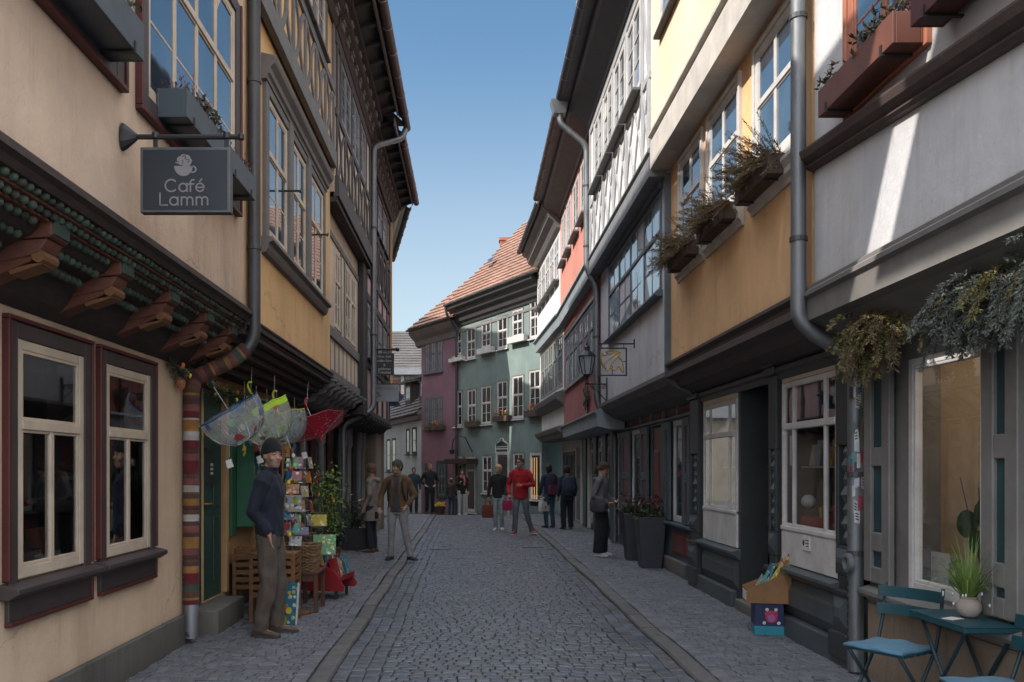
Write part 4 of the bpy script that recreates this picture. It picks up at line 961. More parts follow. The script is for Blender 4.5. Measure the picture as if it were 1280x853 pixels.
planter_box(FU, 5.72, 6.62, .02, .22, 3.88, 4.07, 'boxblue', 'slate blue window box above the cafe sign with purple heather', gA, [('heather',.02,.5,40), ('bush',.35,.98,90)])
planter_box(FU, 6.74, 7.52, .02, .22, 3.88, 4.07, 'boxblue', 'slate blue window box behind the cafe sign beside the downpipe', gA, [('heather',.3,.95,30)])

# cafe sign
sg = thing('hanging_sign', 'dark blue square cafe sign with cup and lamb emblem hanging from an iron bracket', 'sign', (-2.05, 5.2, 3.57), None)
mb = MB(); mb.tube([(-2.02,5.2,3.555), (-1.365,5.2,3.555)], .016, 8)
mb.lathe([(.02,0),(.02,.03)], (-1.365,5.2,3.54), 8)
mb.loft([[(-2.065, 5.2+.05*math.cos(2*PI*k/12), 3.555+.085*math.sin(2*PI*k/12)) for k in range(12)], [(-2.045, 5.2+.045*math.cos(2*PI*k/12), 3.555+.075*math.sin(2*PI*k/12)) for k in range(12)], [(-1.98, 5.2+.02*math.cos(2*PI*k/12), 3.555+.02*math.sin(2*PI*k/12)) for k in range(12)]])
for x in (-1.87, -1.45): mb.box(x-.013, x+.013, 5.194, 5.206, 3.485, 3.55); mb.lathe([(.022,-.015),(.022,.02)], (x,5.2,3.56), 8)
mb.build('bracket', M['iron'], sg, bev=.002)
mb = MB(); mb.box(-1.95, -1.42, 5.17, 5.23, 3.10, 3.485); b_ = mb.build('sign_board', M['signframe'], sg, bev=.004)
mb = MB(); mb.box(-1.932, -1.438, 5.166, 5.172, 3.118, 3.467); mb.build('sign_face', M['signblue'], b_)
def arcp(cx, cz, r, a0, a1, n=14, k=1.0): return [(cx + r*k*math.cos(math.radians(a0+(a1-a0)*i/n)), cz + r*math.sin(math.radians(a0+(a1-a0)*i/n))) for i in range(n+1)]
def rounded(parent, strokes, ox, oz, sc, y, w, mat):
    mb = MB()
    for si, st in enumerate(strokes):
        y = y - .0003
        P = [Vector((ox + a*sc, y, oz + b*sc)) for a, b in st]; Lp, Rp = [], []
        for i, p in enumerate(P):
            t = (P[min(i+1,len(P)-1)] - P[max(i-1,0)]).normalized(); nn = Vector((-t.z, 0, t.x))*w; Lp.append(p+nn); Rp.append(p-nn)
        for i in range(len(P)-1): mb.quad(Rp[i], Rp[i+1], Lp[i+1], Lp[i])
        for e in (P[0], P[-1]): mb.add([e + Vector((w*math.cos(2*PI*k/10), -.00012, w*math.sin(2*PI*k/10))) for k in range(10)], [tuple(range(10))])
    return mb.build('lettering', M[mat], parent)
def low_a(x): return [arcp(x+.28,.28,.28,0,360,20), [(x+.56,.56),(x+.56,0)]]
def low_m(x): return [[(x,0),(x,.56)], arcp(x+.2,.36,.2,180,0), [(x+.4,.36),(x+.4,0)], arcp(x+.6,.36,.2,180,0), [(x+.8,.36),(x+.8,0)]]
rounded(sg, [arcp(.42,.42,.42,45,315,20)] + low_a(.98) + [arcp(1.98,.62,.2,75,180,8) + [(1.78,0)], [(1.66,.52),(2.02,.52)]] + [arcp(2.46,.28,.28,0,330,20), [(2.18,.28),(2.74,.28)], [(2.44,.70),(2.58,.86)]], -1.685-.115, 3.222, .083, 5.1645, .0045, 'signgrey')
rounded(sg, [[(0,.84),(0,0),(.52,0)]] + low_a(.70) + low_m(1.52) + low_m(2.58), -1.688-.143, 3.142, .083, 5.1645, .0045, 'signgrey')
mb = MB(); yy = 5.1640
def disc(cx, cz, rx, rz, a0=0, a1=2*PI, n=18, y=yy, mat=0): mb.add([(cx, y, cz)] + [(cx+rx*math.cos(a0+(a1-a0)*k/n), y, cz+rz*math.sin(a0+(a1-a0)*k/n)) for k in range(n+1)], [(0,k+1,k+2) for k in range(n)], mat)
disc(-1.693, 3.372, .055, .060, PI, 2*PI)
for k in range(16):
    a0, a1 = -2.1+4.2*k/16, -2.1+4.2*(k+1)/16
    q = lambda a, r: (-1.638+r*math.cos(a)*1.0, yy, 3.352+r*math.sin(a))
    mb.quad(q(a0,.013), q(a1,.013), q(a1,.022), q(a0,.022))
for dx, dz, r in ((-.022,.032,.020),(-.002,.043,.022),(.018,.040,.020),(.030,.024,.018),(.008,.022,.022),(.026,.008,.014),(.005,.006,.016),(-.018,.016,.016)): disc(-1.69+dx, 3.376+dz, r, r, 0, 2*PI, 14, yy-.0002*len(mb.f)/10)
mb.add([(-1.745,yy-.0012,3.392),(-1.72,yy-.0012,3.382),(-1.702,yy-.0012,3.384),(-1.700,yy-.0012,3.412),(-1.718,yy-.0012,3.414)], [(0,1,2,3,4)])
mb.build('emblem', M['signgrey'], sg)
mb = MB()
for pts in ([(-.01,.05),(.005,.055),(.012,.045),(.004,.036)], [(.012,.03),(.025,.034),(.032,.024),(.022,.014)], [(-.012,.03),(-.004,.02),(-.008,.008)], [(-.05,.02),(-.036,.022),(-.03,.016)]):
    for (a, b), (c, d) in zip(pts, pts[1:]):
        v = Vector((c-a, 0, d-b)); nrm = Vector((-v.z, 0, v.x)).normalized()*.0018; p0, p1 = Vector((-1.69+a, yy-.004, 3.376+b)), Vector((-1.69+c, yy-.004, 3.376+d))
        mb.quad(p0-nrm, p1-nrm, p1+nrm, p0+nrm)
mb.build('emblem_lines', M['signblue'], sg)

# heart ornament, lanterns of garland by the cafe corner
mb = MB()
hp = []
for k in range(20):
    t = 2*PI*k/20; hp.append((.0034*16*math.sin(t)**3*.9, .0034*(13*math.cos(t)-5*math.cos(2*t)-2*math.cos(3*t)-math.cos(4*t))))
hc = Vector((-2.52, 7.62, 2.33))
mb.loft([[hc + Vector((-.0, a*s_, b*s_)) + Vector((o_,0,0)) for a, b in hp] for s_, o_ in ((.7,-.03),(1,-.012),(1,.012),(.7,.03))])
ht = mb.build('heart', M['brickred'], smooth=False); tag(ht, 'red heart ornament hanging at the cafe corner by the striped pipe', 'ornament')

# --- ochre shop house
ochre = thing('townhouse', 'ochre rendered house with grey timber lattice above the umbrella shop', 'house', (-4.5, 10.4, 0), 'townhouses along the street')
slab(ochre, 'upper_wall', FU, 8.0, 12.8, -6, .004, 2.93, 6.1, 'ochre')
slab(ochre, 'top_wall', FU, 8.0, 12.8, -6, .05, 6.1, 8.1, 'ochre')
mb = MB()
for o0, o1, z0, z1 in ((-.5,.045,2.90,2.985), (-.52,.0,2.82,2.90), (-.55,-.10,2.75,2.82), (-.56,-.17,2.69,2.75), (-.6,-.28,2.62,2.69), (-.65,-.38,2.55,2.62)):
    mb.fb(FU, 8.03, 12.82, o0, o1, z0, z1); mb.tube([FU.p(8.03, o1-.006, z1-.018), FU.p(12.82, o1-.006, z1-.018)], .022, 8)
mb.build('jetty_beam', M['timber_br'], ochre, bev=.006)
rails(ochre, FU, [(8.03,12.82,5.97,6.2,.05), (8.03,12.8,7.02,7.14,.035)], .05, 'timber', 'jetty_rail')
lattice(ochre, FU, 8.45, 12.76, 6.2, 7.05, 6, .05)
rails(ochre, FU, [(12.66,12.8,7.14,8.1,.03), (8.45,8.6,7.14,8.1,.03), (9.75,9.87,7.14,8.1,.03), (12.05,12.17,7.14,8.1,.03)], .05)
window(ochre, FU, 8.65, 9.7, 7.2, 8.05, out=.05, lights=2, transom=None, bars=1, fm='creamwood', gm='gl_curt', sur=None, sill='timber')
window(ochre, FU, 9.92, 10.95, 7.2, 8.05, out=.05, lights=2, transom=None, bars=1, fm='creamwood', gm='gl_curt', sill='timber')
window(ochre, FU, 11.0, 12.02, 7.2, 8.05, out=.05, lights=2, transom=None, bars=1, fm='creamwood', gm='gl_curt', sill='timber')
wo = FU.S(331), FU.S(403)
edges = [FU.S(331), FU.S(355.5), FU.S(360), FU.S(379), FU.S(383), FU.S(401)]
for a, b in ((edges[0], edges[1]), (edges[2], edges[3]), (edges[4], edges[5])):
    window(ochre, FU, a, b, 3.93, 5.32, out=.015, lights=2, transom=.60, bars=1, sub_bars=0, fm='creamwood', gm='gl_sky', fw=.05)
mb = MB(); a, b = edges[0]-.12, edges[5]+.12
mb.fb(FU, a, edges[0]-.003, -.02, .05, 3.88, 5.42); mb.fb(FU, edges[5]+.003, b, -.02, .05, 3.88, 5.42)
mb.fb(FU, edges[1]+.003, edges[2]-.003, -.02, .07, 3.88, 5.42); mb.fb(FU, edges[3]+.003, edges[4]-.003, -.02, .07, 3.88, 5.42)
mb.fb(FU, edges[0]-.003, edges[5]+.003, -.02, .048, 5.33, 5.42)
mb.build('bay_frame', M['timber'], ochre, bev=.008)
mb = MB(); mb.fprof(FU, a-.05, b+.05, [(-.02,5.42), (.06,5.42), (.065,5.46), (.09,5.475), (.095,5.53), (.14,5.575), (.155,5.62), (.155,5.64), (-.02,5.68)]); mb.build('window_hood', M['timber'], ochre, bev=.004)
mb = MB(); mb.fprof(FU, a-.05, b+.05, [(-.02,3.88), (.12,3.87), (.125,3.83), (.08,3.81), (.07,3.76), (.05,3.72), (-.02,3.70)]); mb.build('bay_sill', M['timber'], ochre, bev=.004)
for s_ in (9.6, 11.4): mb = MB(); mb.tube([FU.p(s_, .02, 4.62), FU.p(s_, .2, 4.62)], .012, 6); mb.tube([FU.p(s_-.03, .2, 4.60), FU.p(s_+.03, .2, 4.64)], .014, 6); mb.build('shutter_hook', M['iron'], ochre)

# shop front of the ochre house
g = MB(); door = (8.62, 9.42, .27, 2.42); win = (10.95, 12.55, .75, 2.4)
holed(g, FS, 8.02, 12.8, -.1, 2.6, [door, win], 0, .2); g.build('ground_floor_wall', M['ochre'], ochre)
slab(ochre, 'plinth', FS, 9.5, 12.8, -.05, .03, -.1, .55, 'brown', .01)
d_ = slab(ochre, 'door', FS, door[0]+.05, door[1]-.05, -.07, -.02, .27, 2.38, 'greendoor', .006)
mb = MB()
for z0, z1 in ((.45,1.1), (1.2,1.75)):
    for a, b in ((8.72,8.98), (9.06,9.32)): mb.fb(FS, a, b, -.022, -.008, z0, z1)
mb.build('door_panel', M['greendoor'], d_, bev=.01)
mb = MB(); mb.tube([FS.p(8.75,-.02,1.24), FS.p(8.75,.03,1.24), FS.p(8.86,.03,1.24)], .011, 8); mb.build('door_handle', M['gold'], d_)
nb = MB(); nb.fb(FS, 8.78, 9.05, -.022, -.004, 1.42, 1.80); no = nb.build('notice_board', M['black'], d_)
nb = MB()
for k in range(3): nb.fb(FS, 8.93, 9.02, -.004, -.0015, 1.53+.045*k, 1.555+.045*k)
nb.build('notice_slip', M['paper'], no)
mb = MB(); mb.fb(FS, 8.59, 8.66, -.12, .012, .27, 2.5); mb.fb(FS, 9.40, 9.50, -.12, .03, .27, 2.5); mb.fb(FS, 8.66, 9.40, -.12, .02, 2.41, 2.5); mb.build('door_frame', M['ochre'], ochre, bev=.008)
slab(ochre, 'door_step', FS, 8.25, 9.2, -.2, .27, -.05, .265, 'stone', .015)
slab(ochre, 'corner_post', FS, 8.03, 8.12, -.05, .05, -.1, 2.55, 'ochre', .01); slab(ochre, 'door_panelling', FS, 8.13, 8.58, -.02, .012, .1, 2.5, 'greendoor')
window(ochre, FS, *win, out=-.08, lights=3, transom=.75, bars=0, fm='timber_dk', gm='gl_dim')
pl = slab(ochre, 'green_shutter', FS, 9.53, 9.71, .0, .05, .85, 2.45, 'greenlight', .008)

# --- ivory timber-framed house
ivory = thing('townhouse', 'narrow ivory house with dark timber framing beside the ochre house', 'house', (-4.5, 15, 0), 'townhouses along the street')
O3 = -.08
slab(ivory, 'upper_wall', FU, 12.8, 17.2, -6, O3, 2.95, 5.62, 'cream3')
slab(ivory, 'top_wall', FU, 12.8, 17.2, -6, .07, 5.62, 8.1, 'cream3')
rails(ivory, FU, [(12.82,17.2,5.55,5.86,.07), (12.82,17.2,6.76,6.86,.03), (12.82,17.2,7.82,8.0,.03)], .07, 'timber_md', 'jetty_rail')
slab(ivory, 'jetty_soffit', FU, 12.82, 17.2, O3, .10, 5.48, 5.55, 'timber_br')
lattice(ivory, FU, 12.95, 17.1, 5.86, 6.76, 5, .07, 'timber_md', .065)
rails(ivory, FU, [(s_-.05, s_+.05, 6.86, 7.82, .03) for s_ in (12.95, 13.3, 14.5, 15.6, 16.5, 17.1)], .07, 'timber_md')
for a, b in ((13.38, 14.42), (14.58, 15.52), (15.68, 16.42)): window(ivory, FU, a, b, 6.88, 7.8, out=.07, lights=2, transom=None, bars=2, fm='greywood', gm='gl_curt', fw=.045)
ws = [(FU.S(417.5,O3), FU.S(424.5,O3)), (FU.S(431,O3), FU.S(437.3,O3)), (FU.S(438,O3), FU.S(443.5,O3))]
for a, b in ws: window(ivory, FU, a, b, 3.8, 5.02, out=O3, lights=2, transom=.6, bars=1, fm='creamwood', gm='gl_sky', fw=.045)
rails(ivory, FU, [(12.84,16.6,3.58,3.74,.035), (12.84,16.6,2.96,3.08,.05), (12.84,16.6,5.1,5.2,.02), (12.84,12.95,3.08,5.5,.02)] +
      [(s_-.02, s_+.02, 3.08, 3.58, .012) for s_ in (13.3,13.75,14.2,14.65,15.1,15.6,16.1,16.5)] + [(ws[0][1]+.05, ws[0][1]+.12, 3.74, 5.1, .02), (ws[1][0]-.12, ws[1][0]-.05, 3.74, 5.1, .02)], O3, 'timber')
slab(ivory, 'corner_post', FU, 16.55, 17.2, -.3, .03, 2.6, 5.5, 'timber_dk', .01)
mb = MB()
mb.fprof(FU, 12.82, 17.1, [(O3+.05,2.96), (O3+.05,2.88), (-.42,2.58), (-.62,2.5), (-.62,2.96)])
mb.build('jetty_beam', M['timber_dk'], ivory)
k = 13.0
while k < 17.0:
    mb = MB()
    mb.fprof(FU, k-.09, k+.09, [(-.5,2.88), (.05,2.88), (.05,2.80), (-.05,2.76), (-.08,2.70), (-.2,2.66), (-.25,2.58), (-.5,2.52)])
    mb.fprof(FU, k-.11, k+.11, [(-.1,2.90), (.075,2.90), (.075,2.86), (-.1,2.86)]); k += .52
    mb.build('jetty_bracket', M['timber'], ivory, bev=.01)
# front of the toy shop
def slim_front(house, s0, s1, cols, mats, out=0.0, f=FS, z1=2.5):
    g = MB(); holed(g, f, s0, s1, -.1, z1, [], out-.22); g.build('ground_floor_wall', M['blackblue'], house)
    for k in range(cols):
        a = s0 + (s1-s0)*k/cols; b = s0 + (s1-s0)*(k+1)/cols
        p = MB(); p.lathe([(.085,0),(.085,.25),(.06,.28),(.055,1.2),(.06,2.0),(.085,2.05),(.085,z1)], f.p(a+.08, out-.02, 0), 12)
        p.build('column', M[mats[k % len(mats)]], house, smooth=True, auto=.6)
        window(house, f, a+.2, b-.04, .55, z1-.1, out=out-.12, lights=1, transom=.8, bars=0, fm='greywood', gm='gl_curt' if k % 2 else 'gl_dim', name='shop_window', fw=.05)
        slab(house, 'stall_board', f, a+.17, b, out-.2, out-.06, .09, .52, 'timber_dk', .01)
M['postred'] = paint('dark_red_post', (.06,.018,.017), .3, .4)
slim_front(ivory, 12.9, 17.2, 5, ['postred', 'greyshop', 'postred', 'timber2'])

# --- mauve house
mauve = thing('townhouse', 'dark timbered mauve house at the far end of the left row', 'house', (-4.5, 20, 0), 'townhouses along the street')
O4 = -.04
slab(mauve, 'upper_wall', FU, 17.2, 22.4, -6, O4, 2.6, 8.1, 'pinkish')
it = [(17.2,22.4,z_,z_+.16,.035) for z_ in (2.62, 3.6, 4.95, 5.5, 6.55, 7.75)]
for a, b in ((2.78,3.6), (3.76,4.95), (5.11,5.5), (5.66,6.55), (6.71,7.75)): it += [(s_-.07, s_+.07, a, b, .03) for s_ in (17.35, 18.4, 19.5, 20.6, 21.7, 22.3)]
rails(mauve, FU, it, O4, 'timber_dk')
lattice(mauve, FU, 17.4, 22.3, 5.66, 6.55, 6, O4, 'timber_dk', .06)
for z0, z1 in ((3.8,4.92), (6.75,7.72)):
    for a in (17.5, 18.6, 19.7, 20.8): window(mauve, FU, a, a+.8, z0, z1, out=O4, lights=2, transom=.6, bars=1, fm='greywood', gm='gl_curt', fw=.05, sill='timber_dk')
slab(mauve, 'corner_board', FU, 22.38, 22.5, -.3, .03, 3.2, 8.0, 'ochre')
slim_front(mauve, 17.3, 21.2, 5, ['timber2', 'greyshop', 'timber_dk'], .12, FS)
slab(mauve, 'stone_pier', FS, 21.2, 22.4, -.6, .34, -.1, 2.5, 'stonebg', .02)
mb = MB(); mb.fprof(FU, 17.2, 22.4, [(-.03,2.7), (.0,2.66), (-.1,2.55), (-.5,2.4), (-.6,2.4), (-.6,2.7)])
mb.build('jetty_beam', M['timber_dk'], mauve, bev=.01); k = 17.4
while k < 22.3: mb = MB(); mb.fprof(FU, k-.09, k+.09, [(-.5,2.66), (.07,2.66), (.07,2.58), (-.06,2.53), (-.12,2.45), (-.5,2.38)]); mb.build('jetty_bracket', M['timber_dk'], mauve, bev=.01); k += .55

# carved eaves, roofs and gutters of the three houses
def eaves(house, s0, s1, o_w, z_w, o_e, z_e, mat='timber_br', knobs=True):
    mb = MB()
    mb.fprof(FU, s0, s1, [(o_w-.1,z_w), (o_w+.06,z_w), (o_w+.10,z_w+.06), (o_w+.10,z_w+.16), (o_w+.2,z_w+.22), (o_w+.2,z_w+.34), (o_w+.28,z_w+.36), (o_w+.28,z_w+.46), (o_w-.1,z_w+.5)])
    mb.build('carved_frieze', M[mat], house, bev=.006)
    mb = MB(); k = s0 + .15
    while k < s1 - .1:
        for o_, z_ in ((o_w+.11, z_w+.10), (o_w+.21, z_w+.28)):
            for q in range(4): mb.ell(FU.p(k+.055*q+(.25 if z_ > z_w+.2 else 0), o_, z_+.02*(q%2)), .026, .026, .045, 7, 5)
        mb.fprof(FU, k-.02, k+.19, [(o_w+.0,z_w+.14), (o_w+.14,z_w+.17), (o_w+.16,z_w+.21), (o_w+.0,z_w+.22)])
        k += .48
    mb.build('carved_knob_row', M['timber'], house, smooth=False)
    mb = MB(); mb.quad(FU.p(s0,o_w+.26,z_w+.47), FU.p(s1,o_w+.26,z_w+.47), FU.p(s1,o_e,z_e-.0), FU.p(s0,o_e,z_e-.0)); mb.build('soffit', M['timber_dk'], house)
    k = s0 + .3
    while k < s1:
        mb = MB(); mb.hexa([FU.p(k-.05,o_w+.2,z_w+.40), FU.p(k+.05,o_w+.2,z_w+.40), FU.p(k+.05,o_e-.04,z_e-.10), FU.p(k-.05,o_e-.04,z_e-.10), FU.p(k-.05,o_w+.2,z_w+.52), FU.p(k+.05,o_w+.2,z_w+.52), FU.p(k+.05,o_e-.04,z_e), FU.p(k-.05,o_e-.04,z_e)]); k += .62; mb.build('rafter', M['timber_dk'], house)
    slab(house, 'eaves_board', FU, s0, s1, o_e-.06, o_e-.03, z_e-.14, z_e+.02, 'cornice_pk')
eaves(ochre, 8.0, 12.8, .03, 8.0, .66, 8.62); eaves(ivory, 12.8, 17.2, .05, 8.0, .66, 8.62); eaves(mauve, 17.2, 22.4, -.02, 7.85, .60, 8.42)
for s_, dz_ in ((17.16, .2), (22.42, 0)): mb = MB(); mb.fprof(FU, s_, s_+.04, [(-.1,7.8), (.02,7.85), (.12,8.05), (.30,8.26+dz_), (.60,8.36+dz_), (.62,8.42+dz_), (-.1,8.5+dz_)]); mb.build('eaves_end_board', M['timber_dk'], mauve)
roof(ochre, FU, 8.0, 12.8, .74, 8.72, -3.2, 12.5, 'tile'); roof(ivory, FU, 12.8, 18.3, .74, 8.72, -3.2, 12.5, 'tile'); roof(mauve, FU, 18.3, 22.5, .66, 8.50, -3.2, 12.4, 'tile')
gutter(ochre, FU, 8.0, 12.82, .73, 8.62, 'copper'); gutter(ivory, FU, 12.82, 18.2, .73, 8.62, 'copper'); gutter(mauve, FU, 18.25, 22.6, .64, 8.40, 'copper')
pipe(ivory, [(-1.36,18.0,8.52), (-1.42,17.9,8.3), (-1.93,17.25,7.9), (-1.93,17.25,2.75), (-2.5,17.1,2.45), (-2.5,17.1,.05)], .06, 'zinc', clips=[(-1.93,17.25,6.3), (-1.93,17.25,4.2)])

# --- last house on the left, turning away
FB = Fac((-2.25, 22.55), (-3.2, 28.5), SL)
turn = thing('townhouse', 'house with green eaves turning away behind the mauve house', 'house', (-4.6, 25.5, 0), 'townhouses along the street')
slab(turn, 'upper_wall', FB, 0, FB.len, -5, 0, -.6, 8.0, 'stonebg')
mb = MB(); mb.fprof(FB, 0, FB.len, [(-.02,7.7), (.1,7.75), (.3,7.95), (.42,8.2), (.55,8.3), (.55,8.4), (-.02,8.4)]); M['sagecove'] = paint('sage_cove', (.15,.19,.14), .3); mb.build('cornice', M['sagecove'], turn)
gutter(turn, FB, 0, FB.len, .64, 8.36, 'zincdark'); roof(turn, FB, 0, FB.len, .6, 8.45, -3.0, 11.8, 'tile', name='roof')
FB2 = Fac((-3.25, 28.6), (-8.6, 47.5), SL)
tall = thing('townhouse', 'tall house past the left bend', 'house', (-7, 32, 0), 'townhouses along the street')
slab(tall, 'upper_wall', FB2, .9, FB2.len, -7, 0, -1.5, 8.9, 'cream3'); roof(tall, FB2, .9, FB2.len, .4, 8.9, -3.2, 13.6, 'tile')
# ------------------------------------------------------------------ right side
SR = (-1, 0)
FR = Fac((2.6, 0), (2.6, 1), SR)          # upper storeys
F1 = Fac((3.0, 0), (3.0, 1), SR)          # shop fronts
F3 = Fac((3.05, 0), (3.05, 1), SR)
def ribbed(mb, f, s0, s1, o, z0, z1, e=.02, m=.055):     # raised field on a panel
    a = [f.p(s0,o,z0), f.p(s1,o,z0), f.p(s1,o,z1), f.p(s0,o,z1)]; b = [f.p(s0+m,o+e,z0+m), f.p(s1-m,o+e,z0+m), f.p(s1-m,o+e,z1-m), f.p(s0+m,o+e,z1-m)]
    mb.add(a+b, [(0,1,5,4),(1,2,6,5),(2,3,7,6),(3,0,4,7),(4,5,6,7)])
def shutter(house, f, s0, s1, z0, z1, out, frame, panel, fields, th=.045, name='shutter'):
    mb = MB(); b = .115; zs = [z0] + [z for z in fields] + [z1]
    mb.fb(f, s0, s0+b, out, out+th, z0, z1); mb.fb(f, s1-b, s1, out, out+th, z0, z1)
    for z in zs:
        lo = max(z0, z-b*.6) if z not in (z0, z1) else (z0 if z == z0 else z1-b); hi = min(z1, z+b*.6) if z not in (z0,z1) else (z0+b if z == z0 else z1)
        mb.fb(f, s0+b, s1-b, out, out+th-.002, lo, hi)
    o = mb.build(name, M[frame], house, bev=.008); p = MB()
    for a, c in zip(zs, zs[1:]):
        lo = a + (b if a == z0 else b*.6); hi = c - (b if c == z1 else b*.6)
        p.fb(f, s0+b, s1-b, out+.004, out+.018, lo, hi)
    p.build('shutter_panel', M[panel], o); return o

# --- white house nearest on the right
white = thing('townhouse', 'white rendered house with brown cornice, nearest on the right above the blue chairs', 'house', (5, 4, 0), 'townhouses along the street')
slab(white, 'upper_wall', FR, 1.8, 6.68, -6, 0, 2.94, 7.8, 'white')
mb = MB(); dz = -.0972*4.9
prof = [(-.02,3.85), (.04,3.86), (.06,3.88), (.05,3.90), (.10,3.94), (.115,3.985), (.115,4.0), (-.02,4.02)]
mb.fprof(FR, 6.70, 1.8, prof, 0, dz); mb.build('cornice', M['cornice_br'], white)
mb = MB(); mb.fprof(FR, 1.8, 6.72, [(-.45,2.5), (-.35,2.5), (-.04,2.70), (.045,2.72), (.045,2.88), (.075,2.90), (.075,2.93), (.05,2.95), (.05,2.975), (.02,2.995), (-.05,3.0), (-.6,3.0), (-.6,2.55)])
mb.build('jetty_beam', M['cornice_gr'], white)
for a, b in ((5.02, 6.05), (3.2, 4.3)): window(white, FR, a, b, 4.05, 5.6, out=0, lights=2, bars=1, transom=.65, fm='brickred', gm='gl_sky', fw=.08, sur='brickred', sur_w=.05)
hA = (5.12, 6.04, .76, 2.34)
mb = MB(); holed(mb, F1, 1.8, 6.62, -.1, 2.72, [hA], 0, .22); mb.build('ground_floor_wall', M['greyshop'], white)
slab(white, 'plinth', F1, 1.8, 6.60, -.05, .04, -.1, .60, 'sand', .02)
mb = MB(); mb.fprof(F1, 1.8, 6.60, [(-.02,.60), (.03,.60), (.05,.63), (.09,.645), (.11,.67), (.11,.70), (-.02,.74)]); mb.build('shop_sill', M['greyshop'], white, bev=.004)
window(white, F1, *hA, out=-.03, lights=1, transom=None, bars=0, fm='whitewood', gm='gl_room', fw=.055, name='display_window', depth=.035)
room(white, F1, 3.6, 6.5, .45, 2.6, -.24, 2.4, 'roomlight')
mb = MB(); mb.fb(F1, 5.0, 6.1, -.6, -.225, .7, .75); mb.build('display_ledge', M['whitewood'], white)
mb = MB(); mb.fb(F1, 5.75, 6.3, -1.3, -1.25, .75, 2.5); mb.build('room_partition', M['roomlight'], white)
mb = MB(); mb.fb(F1, 4.4, 5.05, -2.2, -2.1, .45, 2.3); mb.build('interior_door', M['dark'], white)
M['lamp'] = emit('warm_lamp_strip', (1.0,.55,.18), 9.0)
for s_, e_ in ((5.6, 11), (4.6, 7)):       # the lit lamps inside the shop
    pl_ = bpy.data.lights.new('shop_lamp_light', 'POINT'); pl_.energy = e_; pl_.color = (1.0,.78,.55); pl_.shadow_soft_size = .12; po = bpy.data.objects.new('shop_lamp_light', pl_); COL.objects.link(po); po.location = F1.p(s_, -.95, 2.3)
for s_, o_ in ((5.42,-1.0), (5.05,-.9)):
    mb = MB(); mb.fb(F1, s_-.10, s_+.10, o_-.05, o_+.05, 2.40, 2.425); tag(mb.build('ceiling_lamp', M['lamp']), 'warm lit lamp strip on the ceiling inside the grey shop window, ' + ('farther one' if s_ > 5.2 else 'nearer one'), 'lamp', 'lamps in the grey shop')
shutter(white, F1, 6.20, 6.60, .76, 2.48, .02, 'greyshop', 'tealpanel', [1.06, 1.68]); 
shutter(white, F1, 4.74, 5.08, .76, 2.48, .02, 'greyshop', 'tealpanel', [1.0, 1.72])
for a, b in ((3.2, 3.7), (2.2,2.7)): shutter(white, F1, a, b, .76, 2.48, .02, 'greyshop', 'tealpanel', [1.0, 1.72])
slab(white, 'architrave', F1, 1.8, 6.6, -.02, .05, 2.49, 2.60, 'greyshop', .01)
gR = 'window boxes on the white house'
planter_box(FR, 5.0, 6.08, .03, .21, 4.015, 4.20, 'boxred', 'red brown window box under the brick red window with dry plants', gR, [('bush',.8,1.0,20), ('bush',.02,.5,70), ('heather',.02,.3,20)])
planter_box(FR, 3.7, 4.80, .03, .21, 4.0, 4.19, 'oxred', 'dark window box in the top right corner', gR, [('bush',.1,.9,30)])
roof(white, FR, 1.8, 6.68, .5, 7.9, -3.3, 11.5, 'tile')
# downpipe with stickers
pipe(white, [(1.9,6.74,8.0), (2.5,6.74,7.4), (2.5,6.74,2.74), (2.62,6.74,2.62), (2.93,6.73,2.45), (2.93,6.72,.05)], .058, 'zinc', clips=[(2.5,6.74,5.05), (2.5,6.74,3.35), (2.93,6.72,1.55), (2.93,6.72,.95)])
dp = [o for o in white.children if o.name.startswith('downpipe')][-1]
mb = MB(); mb.lathe([(.075,0),(.075,.03),(.05,.035),(.05,.01)], (0,0,0), 14)
for i, v in enumerate(mb.v): x, y, z = v; mb.v[i] = (2.865-z*1.2, 6.68+x*.9-.02, .88+y)
mb.build('pipe_cap', M['zinc'], dp, smooth=True, auto=.6)
for i, c in enumerate([(.5,.5,.48), (.1,.13,.14), (.45,.47,.5), (.35,.05,.09), (.55,.54,.5), (.10,.25,.28), (.5,.49,.5), (.05,.05,.06), (.4,.38,.35)]): M['stick%d' % i] = plain('sticker_paper_%d' % i, c, .6, .2, 14)
for k in range(26):
    st = MB(); st2 = MB()
    z = R.uniform(1.15, 2.30); a0 = R.uniform(-2.9, -1.2); w, h = R.uniform(.35,.8), R.uniform(.03,.055); tl = R.uniform(-.02,.02)
    r_ = .0592 + .0004*k/4; n = 5
    row = lambda zz, s_: [(2.93+r_*math.cos(a0+w*q/n), 6.72+r_*math.sin(a0+w*q/n), zz + s_*tl*(q/n-.5)) for q in range(n+1)]
    st.add(row(z-h, 1) + row(z+h, 1), [(q, q+1, n+2+q, n+1+q) for q in range(n)])
    so = st.build('sticker', M['stick%d' % (k*5 % 9)], dp, smooth=True)
    if k % 2:                                # small print on the sticker
        r_ += .0006; w2 = w*.6; a2 = a0 + w*.2
        row2 = lambda zz: [(2.93+r_*math.cos(a2+w2*q/n), 6.72+r_*math.sin(a2+w2*q/n), zz + tl*(q/n-.5)) for q in range(n+1)]
        for q_ in range(3): zz = z - h*.5 + h*.45*q_; st2.add(row2(zz) + row2(zz+h*.22), [(q, q+1, n+2+q, n+1+q) for q in range(n)])
        st2.build('sticker_print', M['iron'], so)
mb = MB()
for k in range(9): z = .70 - .06*k; mb.add([(2.93-.0595, 6.722+dx, z+dz) for dx, dz in ((-.012,0),(.012,0),(.010,.035),(-.010,.04))], [(0,1,2,3)])
mb.build('scribble', M['iron'], dp)

